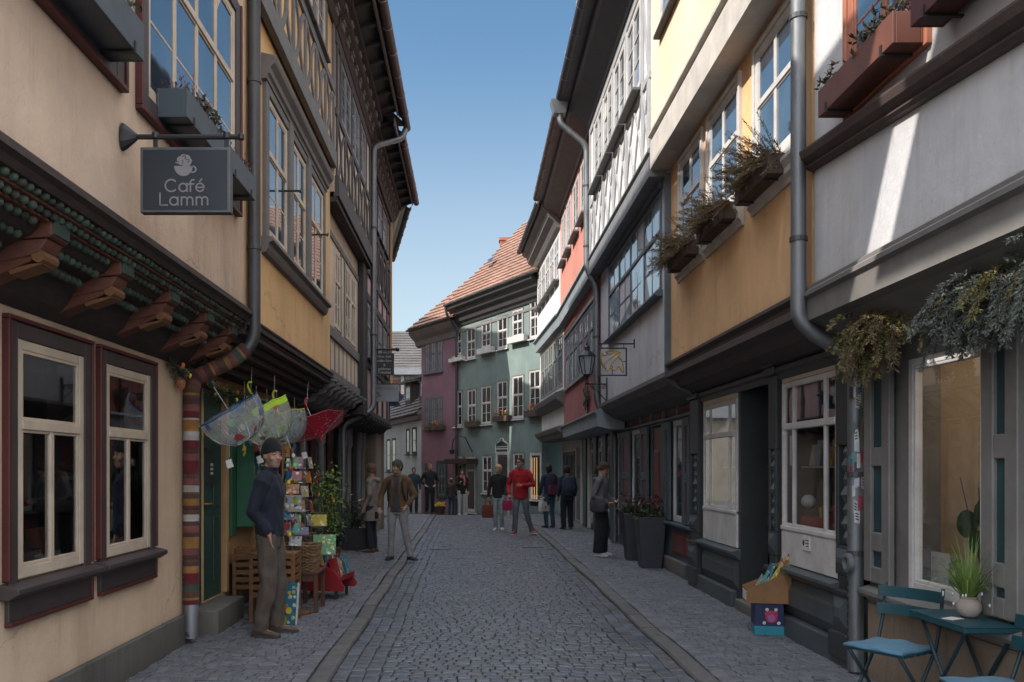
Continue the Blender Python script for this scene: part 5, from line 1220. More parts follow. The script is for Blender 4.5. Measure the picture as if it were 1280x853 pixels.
# --- apricot house with the black shop
apri = thing('townhouse', 'apricot house with three planted window boxes above the black bookshop front', 'house', (5, 9, 0), 'townhouses along the street')
slab(apri, 'upper_wall', FR, 6.72, 11.5, -6, 0, 2.95, 5.55, 'ochre_r')
slab(apri, 'top_wall', FR, 6.72, 11.5, -6, .25, 5.9, 8.3, 'yellow_r')
mb = MB(); mb.fprof(FR, 6.72, 11.52, [(-.1,5.5), (.27,5.5), (.27,5.83), (.25,5.90), (.30,5.92), (.30,5.955), (.24,5.98), (-.1,5.98)]); mb.build('jetty_beam', M['stonewhite'], apri)
mb = MB(); mb.fprof(FR, 6.72, 11.52, [(-.42,2.6), (-.36,2.58), (-.12,2.66), (-.05,2.75), (.06,2.78), (.06,2.84), (.03,2.86), (.03,2.90), (.08,2.93), (.08,2.96), (-.1,2.99), (-.42,2.99)]); mb.build('lower_cornice', M['cornice_br'], apri)
W2 = [(7.0, 8.03), (8.52, 9.62), (9.92, 10.95)]
for a, b in W2:
    window(apri, FR, a, b, 4.22, 5.38, out=.0, lights=2, bars=0, transom=.56, fm='whitewood', gm='gl_sky', fw=.07, sur='whitewood', sur_w=.05)
    mb = MB(); mb.fprof(FR, a-.12, b+.12, [(-.02,3.92), (.02,3.92), (.03,3.96), (.06,3.99), (.06,4.04), (.09,4.09), (.09,4.12), (-.02,4.15)]); mb.build('window_ledge', M['stonewhite'], apri)
window(apri, FR, 9.9, 10.95, 7.0, 8.25, out=.25, lights=2, bars=1, transom=.6, fm='whitewood', gm='gl_curt', sur=None, sill='cornice_br', fw=.07)
window(apri, FR, 7.6, 8.7, 7.0, 8.25, out=.25, lights=2, bars=1, transom=.6, fm='whitewood', gm='gl_curt', sill='cornice_br', fw=.07)
gB = 'weathered window boxes on the apricot house'
planter_box(FR, 7.17, 8.08, .01, .19, 4.0, 4.17, 'boxbrown', 'weathered wooden window box nearest the downpipe with rust coloured fir sprigs', gB, [('spray',.0,1,110)])
planter_box(FR, 8.47, 9.47, .01, .19, 4.0, 4.17, 'boxbrown', 'middle weathered window box on the apricot wall, spilling dry heather and fir', gB, [('spray',.0,1,130), ('bush',.1,.9,40)])
planter_box(FR, 9.86, 10.86, .01, .19, 4.0, 4.17, 'boxbrown', 'far weathered window box by the big blue window, full of olive fir sprigs', gB, [('spray',.0,1,140)])
FX = Fac((2.98, 0), (2.98, 1), SR)
P2 = lambda px: FX.S(px)
wA = (P2(923), P2(881), 1.08, 2.38); wB = (P2(1050), P2(980), 1.02, 2.40); dr = (P2(962), P2(926), .12, 2.50)
mb = MB(); holed(mb, FX, 6.72, 11.86, -.1, 2.75, [wA, wB, dr], 0, .3); mb.build('ground_floor_wall', M['black'], apri)
for w in (wA, wB):
    window(apri, FX, *w, out=.004, lights=3, transom=.70, bars=0, fm='whitewood', gm='gl_book', fw=.045, name='shop_window', depth=.018, split=[.19,.80], sash=.008)
    z0 = .70; m_ = MB(); m_.fb(FX, w[0], w[1], -.02, .025, z0, w[2]-.004); m_.fb(FX, w[0], w[1], -.02, .035, w[2]-.004, w[2]+.035); m_.build('apron_panel', M['whitewood'], apri, bev=.006)
    m_ = MB(); m_.fb(FX, w[0], w[1], -.02, .02, w[3]+.003, w[3]+.10); m_.build('window_head', M['creamwood'], apri, bev=.005)
    m_ = MB(); m_.fprof(FX, w[0]-.08, w[1]+.08, [(-.02,.58), (.03,.58), (.05,.62), (.11,.64), (.11,.67), (-.02,.70)]); m_.build('shop_sill', M['blackblue'], apri, bev=.004)
    m_ = MB(); ribbed(m_, FX, w[0]-.04, w[1]+.04, .002, .24, .56, .045, .09); m_.build('stall_board', M['blackblue'], apri)
    m_ = MB(); m_.fb(FX, w[0]+.01, w[1]-.01, -.75, -.06, .95, 1.0); m_.build('display_ledge', M['creamwood'], apri)
room(apri, FX, 6.78, 11.8, .5, 2.6, -.302, 3.2, 'room')
plk = slab(apri, 'plinth', FX, 6.72, 8.83, -.02, .07, -.1, .22, 'blackblue', .012); slab(apri, 'plinth', FX, 9.9, 11.86, -.02, .07, -.1, .22, 'blackblue', .012)
nb = MB(); nb.fb(FX, 7.68, 7.86, .026, .034, .87, 1.0); no = nb.build('notice_plate', M['paper'], apri)
nb = MB(); nb.ell(FX.p(7.82,.035,.935), .004, .02, .028, 8, 6); nb.fb(FX, 7.70, 7.78, .034, .0355, .955, .965); nb.fb(FX, 7.70, 7.78, .034, .0355, .93, .94); nb.fb(FX, 7.70, 7.76, .034, .0355, .905, .913); nb.build('notice_print', M['iron'], no)
nb = MB(); nb.fb(FX, 8.20, 8.27, -.012, -.008, 1.62, 1.9); nb.build('notice_slip', M['paper'], apri)
def carved_post(house, f, s0, s1, out, mat, m2):
    mb = MB(); w = s1-s0; c = (s0+s1)/2
    mb.fb(f, s0, s1, -.05, out, .10, .62); mb.fb(f, s0+.02, s1-.02, -.05, out-.03, .62, .75); mb.fb(f, s0, s1, -.05, out-.02, .75, .98)
    mb.fb(f, s0, s0+.05, -.05, out-.02, .98, 1.78); mb.fb(f, s1-.05, s1, -.05, out-.02, .98, 1.78); mb.fb(f, s0+.05, s1-.05, -.05, out-.075, .98, 1.78)
    mb.fb(f, s0, s1, -.05, out-.02, 1.78, 2.5); mb.fb(f, s0-.03, s1+.03, -.05, out+.02, 2.5, 2.58); mb.fb(f, s0-.05, s1+.05, -.05, out+.04, 2.58, 2.63)
    mb.fb(f, s0-.02, s1+.02, -.05, out+.02, .60, .64); mb.fb(f, s0-.03, s1+.03, -.05, out+.03, .10, .30)
    o = mb.build('carved_post', M[mat], house, bev=.008); q = MB()
    ribbed(q, f, s0+.02, s1-.02, out-.02, .78, .96, .03, .07); ribbed(q, f, s0+.02, s1-.02, out+.0, .34, .58, .03, .08)
    q.build('carved_panel', M[m2], o); q = MB(); z = 1.0
    for h, r_ in ((.10,.03),(.12,.045),(.10,.03),(.14,.05),(.10,.03),(.12,.045),(.09,.03)):
        q.lathe([(.012,0),(r_,h*.5),(.012,h)], f.p(c, out-.05, z), 8); z += h
    q.build('turned_ornament', M[m2], o); return o
carved_post(apri, FX, 6.80, 7.10, .07, 'black', 'blackblue'); carved_post(apri, FX, 8.52, 8.74, .06, 'black', 'blackblue'); carved_post(apri, FX, 11.42, 11.84, .07, 'black', 'blackblue')
mb = MB(); mb.fprof(FX, 6.72, 11.86, [(-.02,2.44), (.02,2.44), (.03,2.50), (.06,2.52), (.06,2.56), (-.02,2.60)]); mb.build('entablature', M['black'], apri)
d_ = slab(apri, 'door', FX, dr[0]+.02, dr[1]-.02, -.45, -.40, .16, 2.36, 'black', .006)
mb = MB()
for z0, z1 in ((.3,.75), (.85,1.1)): ribbed(mb, FX, dr[0]+.12, dr[1]-.12, -.40, z0, z1, .02, .04)
mb.build('door_panel', M['blackblue'], d_)
mb = MB(); mb.tube([FX.p(dr[0]+.10,-.40,1.25), FX.p(dr[0]+.10,-.34,1.25), FX.p(dr[0]+.20,-.34,1.24)], .012, 8); mb.fb(FX, dr[0]+.06, dr[0]+.13, -.402, -.394, 1.15, 1.35); mb.build('door_handle', M['gold'], d_)
mb = MB(); mb.fb(FX, dr[0]+.14, dr[1]-.14, -.402, -.392, 1.4, 2.25); mb.build('door_pane', M['gl_dim'], d_)
slab(apri, 'door_step', FX, dr[0]-.02, dr[1]+.02, -.45, .06, -.05, .15, 'stone', .012)
roof(apri, FR, 6.72, 11.5, .82, 8.95, -3.3, 12.6, 'tile')
# goods in the bookshop windows
def blob(name, label, cat, mat, loc, mk, group=None):
    m_ = MB(); mk(m_); o = m_.build(name, M[mat], smooth=False, bev=.003); o.location = loc; return tag(o, label, cat, group)
M['books'] = island('book_covers', [(.35,.03,.04), (.5,.45,.38), (.05,.12,.3), (.55,.30,.05), (.04,.16,.12), (.5,.5,.5), (.10,.02,.12), (.65,.5,.08), (.30,.32,.36)], .55, 0, .1)
for i, (s_, o_, h, w, mt, lb, ct, nm) in enumerate([
    (7.90,-.14,.16,.42,'toyred','dark red box in the large bookshop window','box','display_box'), (8.24,-.17,.22,.24,'boxbrown','brown wooden case behind the red box in the bookshop window','case','wooden_case'),
    (7.58,-.15,.27,.16,'toyred','red rucksack shaped toy at the near edge of the bookshop window','toy','display_toy'), (8.36,-.22,.12,.2,'books','small stack of goods at the far edge of the large bookshop window','box','display_box')]):
    blob(nm, lb, ct, mt, FX.p(s_, o_, 1.0), lambda m_: m_.box(-.09, .09, -w/2, w/2, 0, h))
m_ = MB(); m_.ell((0,0,0), .065, .065, .065, 16, 10); o = m_.build('ball', M['ballwhite'], smooth=True); o.location = FX.p(8.24,-.17,1.285); tag(o, 'white ball on the wooden case in the bookshop window', 'ball')
m_ = MB(); m_.box(-.02,.02,-.11,.11,0,.34); o = m_.build('picture_book', M['boxbrown'], bev=.003); o.location = FX.p(7.97,-.17,1.162); o.rotation_euler = (0,.18,0); tag(o, 'brown book standing on the red box in the bookshop window', 'book')
m_ = MB(); m_.tube([FX.p(7.72,-.10,1.05), FX.p(7.76,-.10,1.25)], .02, 6); m_.ell(FX.p(7.76,-.11,1.05), .05, .1, .05); o = m_.build('green_toy', M['toygreen'], smooth=True); tag(o, 'lime green toy in front of the red rucksack in the bookshop window', 'toy')
for k in range(4):
    m_ = MB(); m_.ell((0,0,0), .05, .05, .07, 10, 8); o = m_.build('toy_figure', M[['orange','toyred','books','toygreen'][k]], smooth=True); o.location = FX.p(10.42+.2*k, -.13, 1.07)
    tag(o, ['orange','red','patterned','lime green'][k] + ' egg shaped toy in the smaller bookshop window', 'toy', 'toys in the smaller bookshop window')
m_ = MB(); m_.box(2.62, 2.98, 7.95, 8.0, 2.535, 2.57)
bk_c = [(.35,.03,.04),(.55,.5,.42),(.05,.14,.34),(.6,.4,.05),(.06,.25,.14),(.5,.5,.52),(.45,.12,.25)]
for i, c in enumerate(bk_c): M['display%d' % i] = plain('display_cover_%d' % i, c, .5, .3, 9)
for i in range(7):
    for wi, (s0_, o_, z_) in enumerate(((7.74, -.26, 1.0), (10.66, -.26, 1.0), (7.74, -.24, 1.62), (10.66, -.24, 1.62))):
        h_ = R.uniform(.16,.26); m_ = MB(); m_.box(-.012,.012,-.07,.07,0,h_); o = m_.build('display_book', M['display%d' % ((i*3+wi*2) % 7)], bev=.002); o.location = FX.p(s0_+.09*i, o_, z_); o.rotation_euler = (0,.2,R.uniform(-.3,.3))
        tag(o, '%s book, %s from the camera on the %s row in the %s bookshop window' % (['red','cream','blue','yellow','green','white','pink'][(i*3+wi*2) % 7], ['first','second','third','fourth','fifth','sixth','seventh'][i], 'lower' if wi < 2 else 'upper', 'larger' if wi % 2 == 0 else 'smaller'), 'book', 'books displayed in the bookshop windows')
for wi, w in enumerate((wB, wA)): slab(apri, 'display_ledge', FX, w[0]+.01, w[1]-.01, -.4, -.16, 1.60, 1.615, 'creamwood')
# --- slate shop under the white and grey timbered house
grey = thing('townhouse', 'grey timbered house with white infill, big blue window and slate shopfront', 'house', (5, 14.5, 0), 'townhouses along the street')
slab(grey, 'upper_wall', FR, 11.52, 17.45, -6, .05, 2.85, 5.5, 'greywhite')
slab(grey, 'top_wall', FR, 11.52, 17.45, -6, .25, 5.5, 8.35, 'bright')
slab(grey, 'corner_board', FR, 11.5, 11.56, -.2, .075, 2.85, 5.45, 'bluewood')
mb = MB(); mb.fprof(FR, 11.54, 17.5, [(-.1,5.42), (.28,5.42), (.28,5.68), (.26,5.72), (.30,5.74), (.30,5.77), (.25,5.80), (-.1,5.80)]); mb.build('jetty_beam', M['timber2'], grey)
mb = MB(); mb.fprof(FR, 11.54, 17.5, [(-.48,2.5), (-.40,2.5), (-.2,2.58), (.0,2.70), (.07,2.80), (.07,2.86), (-.48,2.9)]); mb.build('lower_cornice', M['timber'], grey)
window(grey, FR, 11.82, 16.35, 3.96, 5.33, out=.05, lights=4, bars=1, transom=.60, fm='bluewood', gm='gl_bay', fw=.06, vbar=True, sub_bars=0, depth=.022, name='bay_window', twist=.02, sash=.012)
mb = MB(); mb.fprof(FR, 11.75, 16.42, [(.03,3.90), (.14,3.90), (.16,3.93), (.14,3.96), (.03,3.99)]); mb.build('bay_sill', M['bluewood'], grey)
mb = MB(); mb.fb(FR, 11.75, 16.42, .03, .11, 5.34, 5.42); mb.build('bay_head', M['bluewood'], grey)
sp = [(12.15, 13.25), (13.4, 14.45), (14.6, 15.6), (15.75, 16.75)]
it = [(11.54,17.45,6.72,6.82,.03), (11.54,17.45,8.18,8.34,.03)] + [(s_-.06, s_+.06, 5.8, 8.18, .028) for s_ in (11.62, 12.05, 13.32, 14.52, 15.68, 16.85, 17.38)]
rails(grey, FR, it, .25, 'timber3')
mb = MB()
for a, b in zip((11.62, 12.05, 13.32, 14.52, 15.68, 16.85), (12.05, 13.32, 14.52, 15.68, 16.85, 17.38)):
    n = 1 if b - a < .8 else 2
    for q in range(n):
        c, d = a + (b-a)*q/n + .06, a + (b-a)*(q+1)/n - .02
        for e in (1, -1): mb.fbar(FR, [((c if e > 0 else d) + e*(d-c)*(i/6)**(1.3), 5.82 + .9*i/6) for i in range(7)], .045, .23, .275)
mb.fbar(FR, [(11.68, 6.9), (11.99, 7.9)], .07, .23, .274)
mb.build('timber_brace', M['timber3'], grey, bev=.005)
for a, b in sp:
    window(grey, FR, a, b, 6.9, 8.12, out=.25, lights=2, bars=2, transom=None, fm='whitewood', gm='gl_curt', fw=.06, depth=.03)
    mb = MB(); mb.fb(FR, a-.05, b+.05, .23, .40, 6.80, 6.84); mb.build('window_sill', M['timber'], grey, bev=.005)
def reaves(house, f, s0, s1, o_w, z0, o_e, z1, mat, zeb=0):
    mb = MB(); mb.fprof(f, s0, s1, [(o_w-.05,z0), (o_w+.05,z0), (o_w+.07,z0+.05), (o_e-.22,z1-.30), (o_e-.18,z1-.24), (o_e-.18,z1-.12), (o_e-.02,z1-.10), (o_e-.02,z1+.0), (o_w-.05,z1)], 0, zeb); c = mb.build('cornice', M[mat], house)
    mb = MB(); k = s0 + .5
    while k < s1: mb.lathe([(.022,-.015),(.022,.015)], f.p(k, (o_w+o_e)/2-.02, (z0+z1)/2-.06+zeb*(k-s0)/(s1-s0)), 8); k += .9
    mb.build('soffit_vent', M['iron'], c)
reaves(grey, FR, 11.5, 17.45, .25, 8.32, .85, 8.95, 'cornice_dk'); roof(grey, FR, 11.5, 17.45, .82, 8.97, -3.3, 12.6, 'tile'); gutter(grey, FR, 6.8, 17.4, .86, 8.93, 'zincdark', .085)
reaves(apri, FR, 6.72, 11.5, .25, 8.30, .85, 8.95, 'cornice_dk')
# slate shopfront, pieces read off the photo columns
S3 = lambda px: F3.S(px)
h3 = [(S3(857), S3(842), .80, 2.30), (S3(826), S3(814), .10, 2.30), (S3(801), S3(790.5), .80, 2.30)]
mb = MB(); holed(mb, F3, 11.88, 18.6, -.1, 2.78, h3, 0, .3); mb.build('ground_floor_wall', M['blueframe'], grey)
for i, w in enumerate((h3[0], h3[2])):
    room(grey, F3, w[0]-.2, w[1]+.3, .6, 2.5, -.31, 1.6, 'roomlight'); window(grey, F3, *w, out=-.012, lights=1, transom=None, bars=0, fm='whitewood', gm='gl_book', fw=.06, name='shop_window')
    slab(grey, 'curtain', F3, w[0]+.1, w[1]-.1, -.6, -.58, .9, 2.25, 'curtain')
d_ = slab(grey, 'door', F3, h3[1][0]+.02, h3[1][1]-.02, -.07, -.02, .12, 2.26, 'redpanel', .006); mb = MB(); 
for z0, z1 in ((.3,1.0), (1.1,1.9)): ribbed(mb, F3, h3[1][0]+.15, h3[1][1]-.15, -.02, z0, z1, .02, .05)
mb.build('door_panel', M['redpanel'], d_)
for a, b in ((S3(866.5), S3(857.5)), (S3(841), S3(834)), (S3(813), S3(804)), (S3(790), S3(780))): shutter(grey, F3, a, b, .80, 2.30, .02, 'blueframe', 'redpanel', [1.45])
mb = MB(); mb.fb(F3, 11.9, 18.6, -.02, .06, 2.33, 2.37); mb.fb(F3, 11.9, 18.6, -.02, .07, 2.66, 2.72); k = 11.95
while k < 18.4: mb.fb(F3, k, k+.07, -.02, .05, 2.37, 2.66); k += .94
mb.build('fascia_frame', M['blueframe'], grey, bev=.006)
mb = MB(); k = 12.06
while k < 18.3: ribbed(mb, F3, k, k+.79, .005, 2.39, 2.64, .015, .03); k += .94
fp = mb.build('fascia_panel', M['carvebrown'], grey)
mb = MB()
for k, ch in enumerate('CWZWY'): pass
slab(grey, 'shop_sill', F3, 11.9, h3[1][0]-.05, -.02, .09, .74, .785, 'blueframe', .01); slab(grey, 'shop_sill', F3, h3[1][1]+.05, 18.6, -.02, .09, .74, .785, 'blueframe', .01)
mb = MB(); ribbed(mb, F3, S3(857), S3(842), .01, .32, .66, .02, .04); ribbed(mb, F3, S3(864.5), S3(858.5), .01, .32, .66, .02, .04); ribbed(mb, F3, S3(801), S3(790), .01, .32, .66, .02, .04); mb.build('stall_panel', M['redpanel'], grey)
slab(grey, 'plinth', F3, 11.9, h3[1][0]-.05, -.02, .06, -.1, .24, 'stone', .02)

# --- red and salmon house
redh = thing('townhouse', 'salmon and red house with pale blue fascia boards and teal shopfront', 'house', (5, 20.5, 0), 'townhouses along the street')
slab(redh, 'upper_wall', FR, 17.5, 23.9, -6, .10, 2.6, 5.5, 'red')
slab(redh, 'top_wall', FR, 17.5, 23.9, -6, .20, 5.5, 8.4, 'salmon')
mb = MB(); mb.fprof(FR, 17.5, 23.9, [(.0,5.38), (.26,5.42), (.28,5.68), (.33,5.72), (.33,5.76), (.2,5.80), (.0,5.8)]); mb.build('fascia_board', M['fascia'], redh)
mb = MB(); mb.fprof(FR, 17.3, 23.9, [(-.4,2.36), (-.1,2.36), (.13,2.42), (.15,2.66), (.20,2.70), (.20,2.73), (.1,2.77), (-.4,2.77)]); mb.build('fascia_board', M['fascia'], redh)
edges = [17.75 + i*.955 for i in range(7)]
for a, b in zip(edges, edges[1:]): window(redh, FR, a+.10, b-.10, 3.72, 5.0, out=.10, lights=2, bars=0, transom=.6, fm='timber2', gm='gl_bay', fw=.05)
rails(redh, FR, [(17.7,23.6,5.02,5.10,.04), (17.7,23.6,3.62,3.70,.06)], .10, 'greywood', 'window_band')
for a, b in ((18.3,19.35), (19.75,20.85), (21.3,22.2), (22.5,23.4)):
    window(redh, FR, a, b, 7.0, 8.22, out=.20, lights=2, bars=2, transom=None, fm='whitewood', gm='gl_curt', fw=.07)
    mb = MB(); mb.fb(FR, a-.05, b+.05, .18, .34, 6.9, 6.94); mb.build('window_sill', M['timber2'], redh)
reaves(redh, FR, 17.47, 23.9, .20, 8.36, .85, 8.95, 'cornice_pk'); roof(redh, FR, 17.45, 23.9, .82, 8.97, -3.3, 12.6, 'tile'); gutter(redh, FR, 17.6, 23.9, .86, 8.92, 'copper', .085)
mb = MB(); mb.hexa([(1.62,17.42,8.62),(1.86,17.42,8.62),(1.86,17.62,8.62),(1.62,17.62,8.62),(1.56,17.36,8.9),(1.92,17.36,8.9),(1.92,17.68,8.9),(1.56,17.68,8.9)]); mb.build('rain_hopper', M['zinc'], grey, bev=.01)
pipe(grey, [(1.74,17.5,8.66), (1.76,17.5,8.45), (2.28,17.48,8.0), (2.28,17.48,5.55), (2.47,17.48,5.2), (2.47,17.48,2.95), (2.60,17.5,2.65), (2.95,18.2,2.3), (2.95,18.2,.05)], .062, 'zinc', clips=[(2.28,17.48,7.2), (2.28,17.48,6.0), (2.47,17.48,4.2)])
mb = MB(); holed(mb, F3, 18.6, 24.6, -.1, 2.5, [], 0, .3); mb.build('ground_floor_wall', M['teal'], redh)
def pil(house, f, px0, px1, mat, z1=2.42, out=.06):
    return slab(house, 'pilaster', f, f.S(px1), f.S(px0), -.02, out, .05, z1, mat, .01)
for a, b, mt in ((731.5,735,'teal'), (737,739,'stonewhite'), (744,748,'teal'), (756,760,'teal'), (765,770,'teal'), (728,730,'stonewhite')): pil(redh, F3, a, b, mt)
for a, b in ((739.5,743.5), (749,755.5), (760.5,764.5), (770.5,774)): window(redh, F3, F3.S(b), F3.S(a), .75, 2.3, out=.0, lights=1, transom=.82, bars=0, fm='stonewhite', gm='gl_dim', fw=.06, name='shop_window'); slab(redh, 'stall_panel', F3, F3.S(b), F3.S(a), -.02, .03, .2, .68, 'stonewhite', .01)

# --- white house beside it
F5 = Fac((2.5, 23.9), (2.28, 29.4), SR)
bright = thing('townhouse', 'bright white house with grey cornices between the red house and the green one', 'house', (5, 26.5, 0), 'townhouses along the street')
slab(bright, 'upper_wall', F5, 0, 5.5, -6, 0, 3.35, 5.5, 'bright'); slab(bright, 'top_wall', F5, 0, 5.5, -6, .10, 5.5, 8.4, 'bright')
slab(bright, 'ground_floor_wall', F5, 0, 5.5, -6, -.05, 2.5, 3.35, 'bright')
mb = MB(); mb.fprof(F5, 0, 5.5, [(-.1,5.40), (.16,5.44), (.18,5.70), (.25,5.74), (.25,5.78), (.1,5.82), (-.1,5.82)]); mb.build('fascia_board', M['fascia'], bright)
mb = MB(); mb.fprof(F5, -.02, 5.5, [(-.2,3.30), (.02,3.32), (.10,3.40), (.22,3.48), (.26,3.60), (.26,3.64), (.0,3.74), (-.2,3.74)]); mb.build('cornice', M['cornice_gr'], bright)
mb = MB(); mb.fprof(F5, -.02, 5.5, [(-.5,2.42), (.0,2.45), (.06,2.55), (.16,2.60), (.2,2.70), (.2,2.73), (-.1,2.8), (-.5,2.8)]); mb.build('cornice', M['cornice_gr'], bright)
for k in range(5): window(bright, F5, .25+1.02*k, 1.12+1.02*k, 3.85, 5.3, out=0, lights=2, bars=1, transom=.6, fm='greywood', gm='gl_dim', fw=.05)
for k in range(5):
    window(bright, F5, .25+1.02*k, 1.12+1.02*k, 6.85, 8.0, out=.10, lights=2, bars=1, transom=.6, fm='whitewood', gm='gl_curt', fw=.06)
    mb = MB(); mb.fb(F5, .2+1.02*k, 1.17+1.02*k, .08, .26, 6.74, 6.78); mb.build('window_sill', M['timber'], bright)
mb = MB(); mb.fprof(F5, 0, 5.5, [(.05,8.1), (.2,8.15), (.28,8.3), (.42,8.42), (.46,8.58), (.6,8.66), (.62,8.8), (.05,8.8)]); mb.build('cornice', M['cornice_gr'], bright)
gutter(bright, F5, 0, 5.6, .70, 8.82, 'zincdark', .085); roof(bright, F5, 0, 5.5, .66, 8.9, -3.3, 12.4, 'tile')
F5g = Fac((3.12, 24.2), (3.02, 29.6), SR)
slab(bright, 'shopfront', F5g, 0, 5.4, -.3, 0, -.2, 2.5, 'stonewhite')
M['mauvegrey'] = paint('mauve_grey_paint', (.13,.115,.125), .2)
for k in range(3): window(bright, F5g, 2.1+.95*k, 2.95+.95*k, .7, 2.1, out=.01, lights=1, transom=None, bars=0, fm='mauvegrey', gm='gl_dim', fw=.10, name='shop_window')
slab(bright, 'stall_board', F5g, 2.05, 4.95, -.02, .03, -.1, .66, 'mauvegrey', .01)
d_ = slab(bright, 'door', F5g, .75, 1.65, -.02, .03, .1, 2.2, 'mauvegrey', .01); slab(d_, 'door_pane', F5g, .95, 1.45, .03, .034, 1.3, 1.65, 'gl_dim')

# ------------------------------------------------------------------ far houses round the bend
FGn = Fac((2.35, 29.6), (-.54, 34.7), (-.87, -.48))
greenh = thing('townhouse', 'sage green house with white windows and clay tiled roof closing the street', 'house', (2, 33, -.3), 'townhouses along the street')
slab(greenh, 'facade', FGn, 0, FGn.len, -6, 0, -1.0, 7.75, 'green', 0, -.12)
def gwin(xa, xb, yt, yb, xr=None, **kw): return win_px(greenh, FGn, xa, xb, xr or (xa+xb)/2, yt, yb, **dict(dict(out=0, lights=2, bars=0, transom=.55, fm='whitewood', gm='gl_dim', fw=.05, sur='greywood', sur_w=.025, sill='whitewood'), **kw))
top = [(568,577.5,414,444), (584,595,410,448), (602.5,614,402,434.5), (622.5,635,395.5,435.5), (641,654,387,421), (663,675.5,376,422)]
mid = [(568,578,489,533), (585,595.5,487,532), (602,614.5,483,530), (622,635,476.5,522.5), (641,655,470,523), (662,676,463,512)]
for w in top: gwin(*w, bars=1)
for w in mid: gwin(*w, bars=1)
gwin(603.5, 615.5, 570, 616, bars=1, transom=.6); gwin(642, 655, 566.5, 600, bars=1, transom=.5); gwin(662.5, 677.5, 565.5, 624, lights=1, transom=None, bars=0, gm='gl_clear', name='shop_window', fw=.09)
wn = gwin(583, 595, 571, 640, lights=1, transom=.75, bars=0, name='shop_window', fw=.08); gwin(569.5, 578.5, 571, 610, lights=1, transom=.75, bars=0)
d_ = MB(); a, b = FGn.S(637), FGn.S(621); zt = FGn.Z(629, 566)
d_.fb(FGn, a, a+.07, -.02, .05, -.8, zt); d_.fb(FGn, b-.07, b, -.02, .05, -.8, zt); d_.fb(FGn, a+.07, b-.07, -.02, .049, zt-.08, zt); df = d_.build('door', M['whitewood'], greenh, bev=.006)
slab(df, 'door_leaf', FGn, a+.07, b-.07, .0, .012, -.8, zt-.08, 'greywood'); slab(df, 'door_pane', FGn, a+.13, b-.13, .012, .016, .6, zt-.14, 'gl_dim')
mb = MB(); zc = 7.62
mb.fprof(FGn, -.2, FGn.len, [(-.1,7.25), (.05,7.27), (.08,7.36), (.16,7.42), (.2,7.56), (.34,7.66), (.40,7.80), (.55,7.88), (.58,8.02), (-.1,8.05)], 0, -.12); mb.build('cornice', M['cornice_dk'], greenh)
mb = MB(); mb.fprof(FGn, -.2, FGn.len, [(-.02,7.02), (.03,7.02), (.04,7.10), (-.02,7.12)], 0, -.12); mb.build('string_course', M['greywood'], greenh)
gutter(greenh, FGn, -.6, FGn.len, .62, 8.08, 'zinc', .07, -.12); roof(greenh, FGn, -1.2, FGn.len, .60, 8.12, -2.6, 11.6, 'tile', zeb=-.15, hip=.9, course=.24)
mb = MB(); c = Vector((1.45, 36.4, 0)); mb.box(c.x-.30, c.x+.30, c.y-.25, c.y+.25, 8.5, 10.95); mb.box(c.x-.34, c.x+.34, c.y-.29, c.y+.29, 10.95, 11.06); mb.build('chimney', M['brick'], greenh)
for s_, z_ in ((4.3, 9.3),):
    t_ = (z_-8.12)/(11.6-8.12); o_ = .60-3.2*t_; mb = MB(); w = .16; h = .2; dd, dz_ = -3.2/4.73*h, 3.48/4.73*h
    mb.add([FGn.p(s_-w,o_+.07,z_+.09), FGn.p(s_+w,o_+.07,z_+.09), FGn.p(s_+w,o_+.07+dd*2,z_+.09+dz_*2), FGn.p(s_-w,o_+.07+dd*2,z_+.09+dz_*2)], [(0,1,2,3)]); mb.build('skylight', M['gl_sky'], greenh)
pipe(greenh, [FGn.p(FGn.len-.05,.62,8.0), FGn.p(FGn.len-.05,.55,7.6), FGn.p(FGn.len-.02,.10,7.0), FGn.p(FGn.len-.02,.10,-.9)], .05, 'zincdark')
# emblem over the green house door
eb = thing('hanging_emblem', 'white framed shop plaque with scrolled top above the green house door', 'sign', FGn.p((a+b)/2, .05, 2.3)); mb = MB()
s0, s1 = FGn.S(636.5), FGn.S(620.5); z0, z1 = FGn.Z(629,565), FGn.Z(629,555); m = (s0+s1)/2
for pa, pb, za, zb in ((s0,s1,z0-.03,z0), (s0,s0+.035,z0,z1), (s1-.035,s1,z0,z1)): mb.fb(FGn, pa, pb, .0, .06, za, zb)
mb.fbar(FGn, [(s0,z1), (s0+.09,z1+.02), (m-.1,z1+.10), (m-.05,z1+.2), (m+.05,z1+.2), (m+.1,z1+.10), (s1-.09,z1+.02), (s1,z1)], .035, .0, .06); mb.build('plaque_frame', M['whitewood'], eb)
slab(eb, 'plaque', FGn, s0+.02, s1-.02, .005, .03, z0, z1+.06, 'teal'); slab(eb, 'plaque_lettering', FGn, s0+.07, s1-.07, .03, .036, z0+.09, z0+.13, 'paper'); slab(eb, 'plaque_lettering', FGn, s0+.1, s1-.1, .03, .036, z0+.17, z0+.20, 'paper')
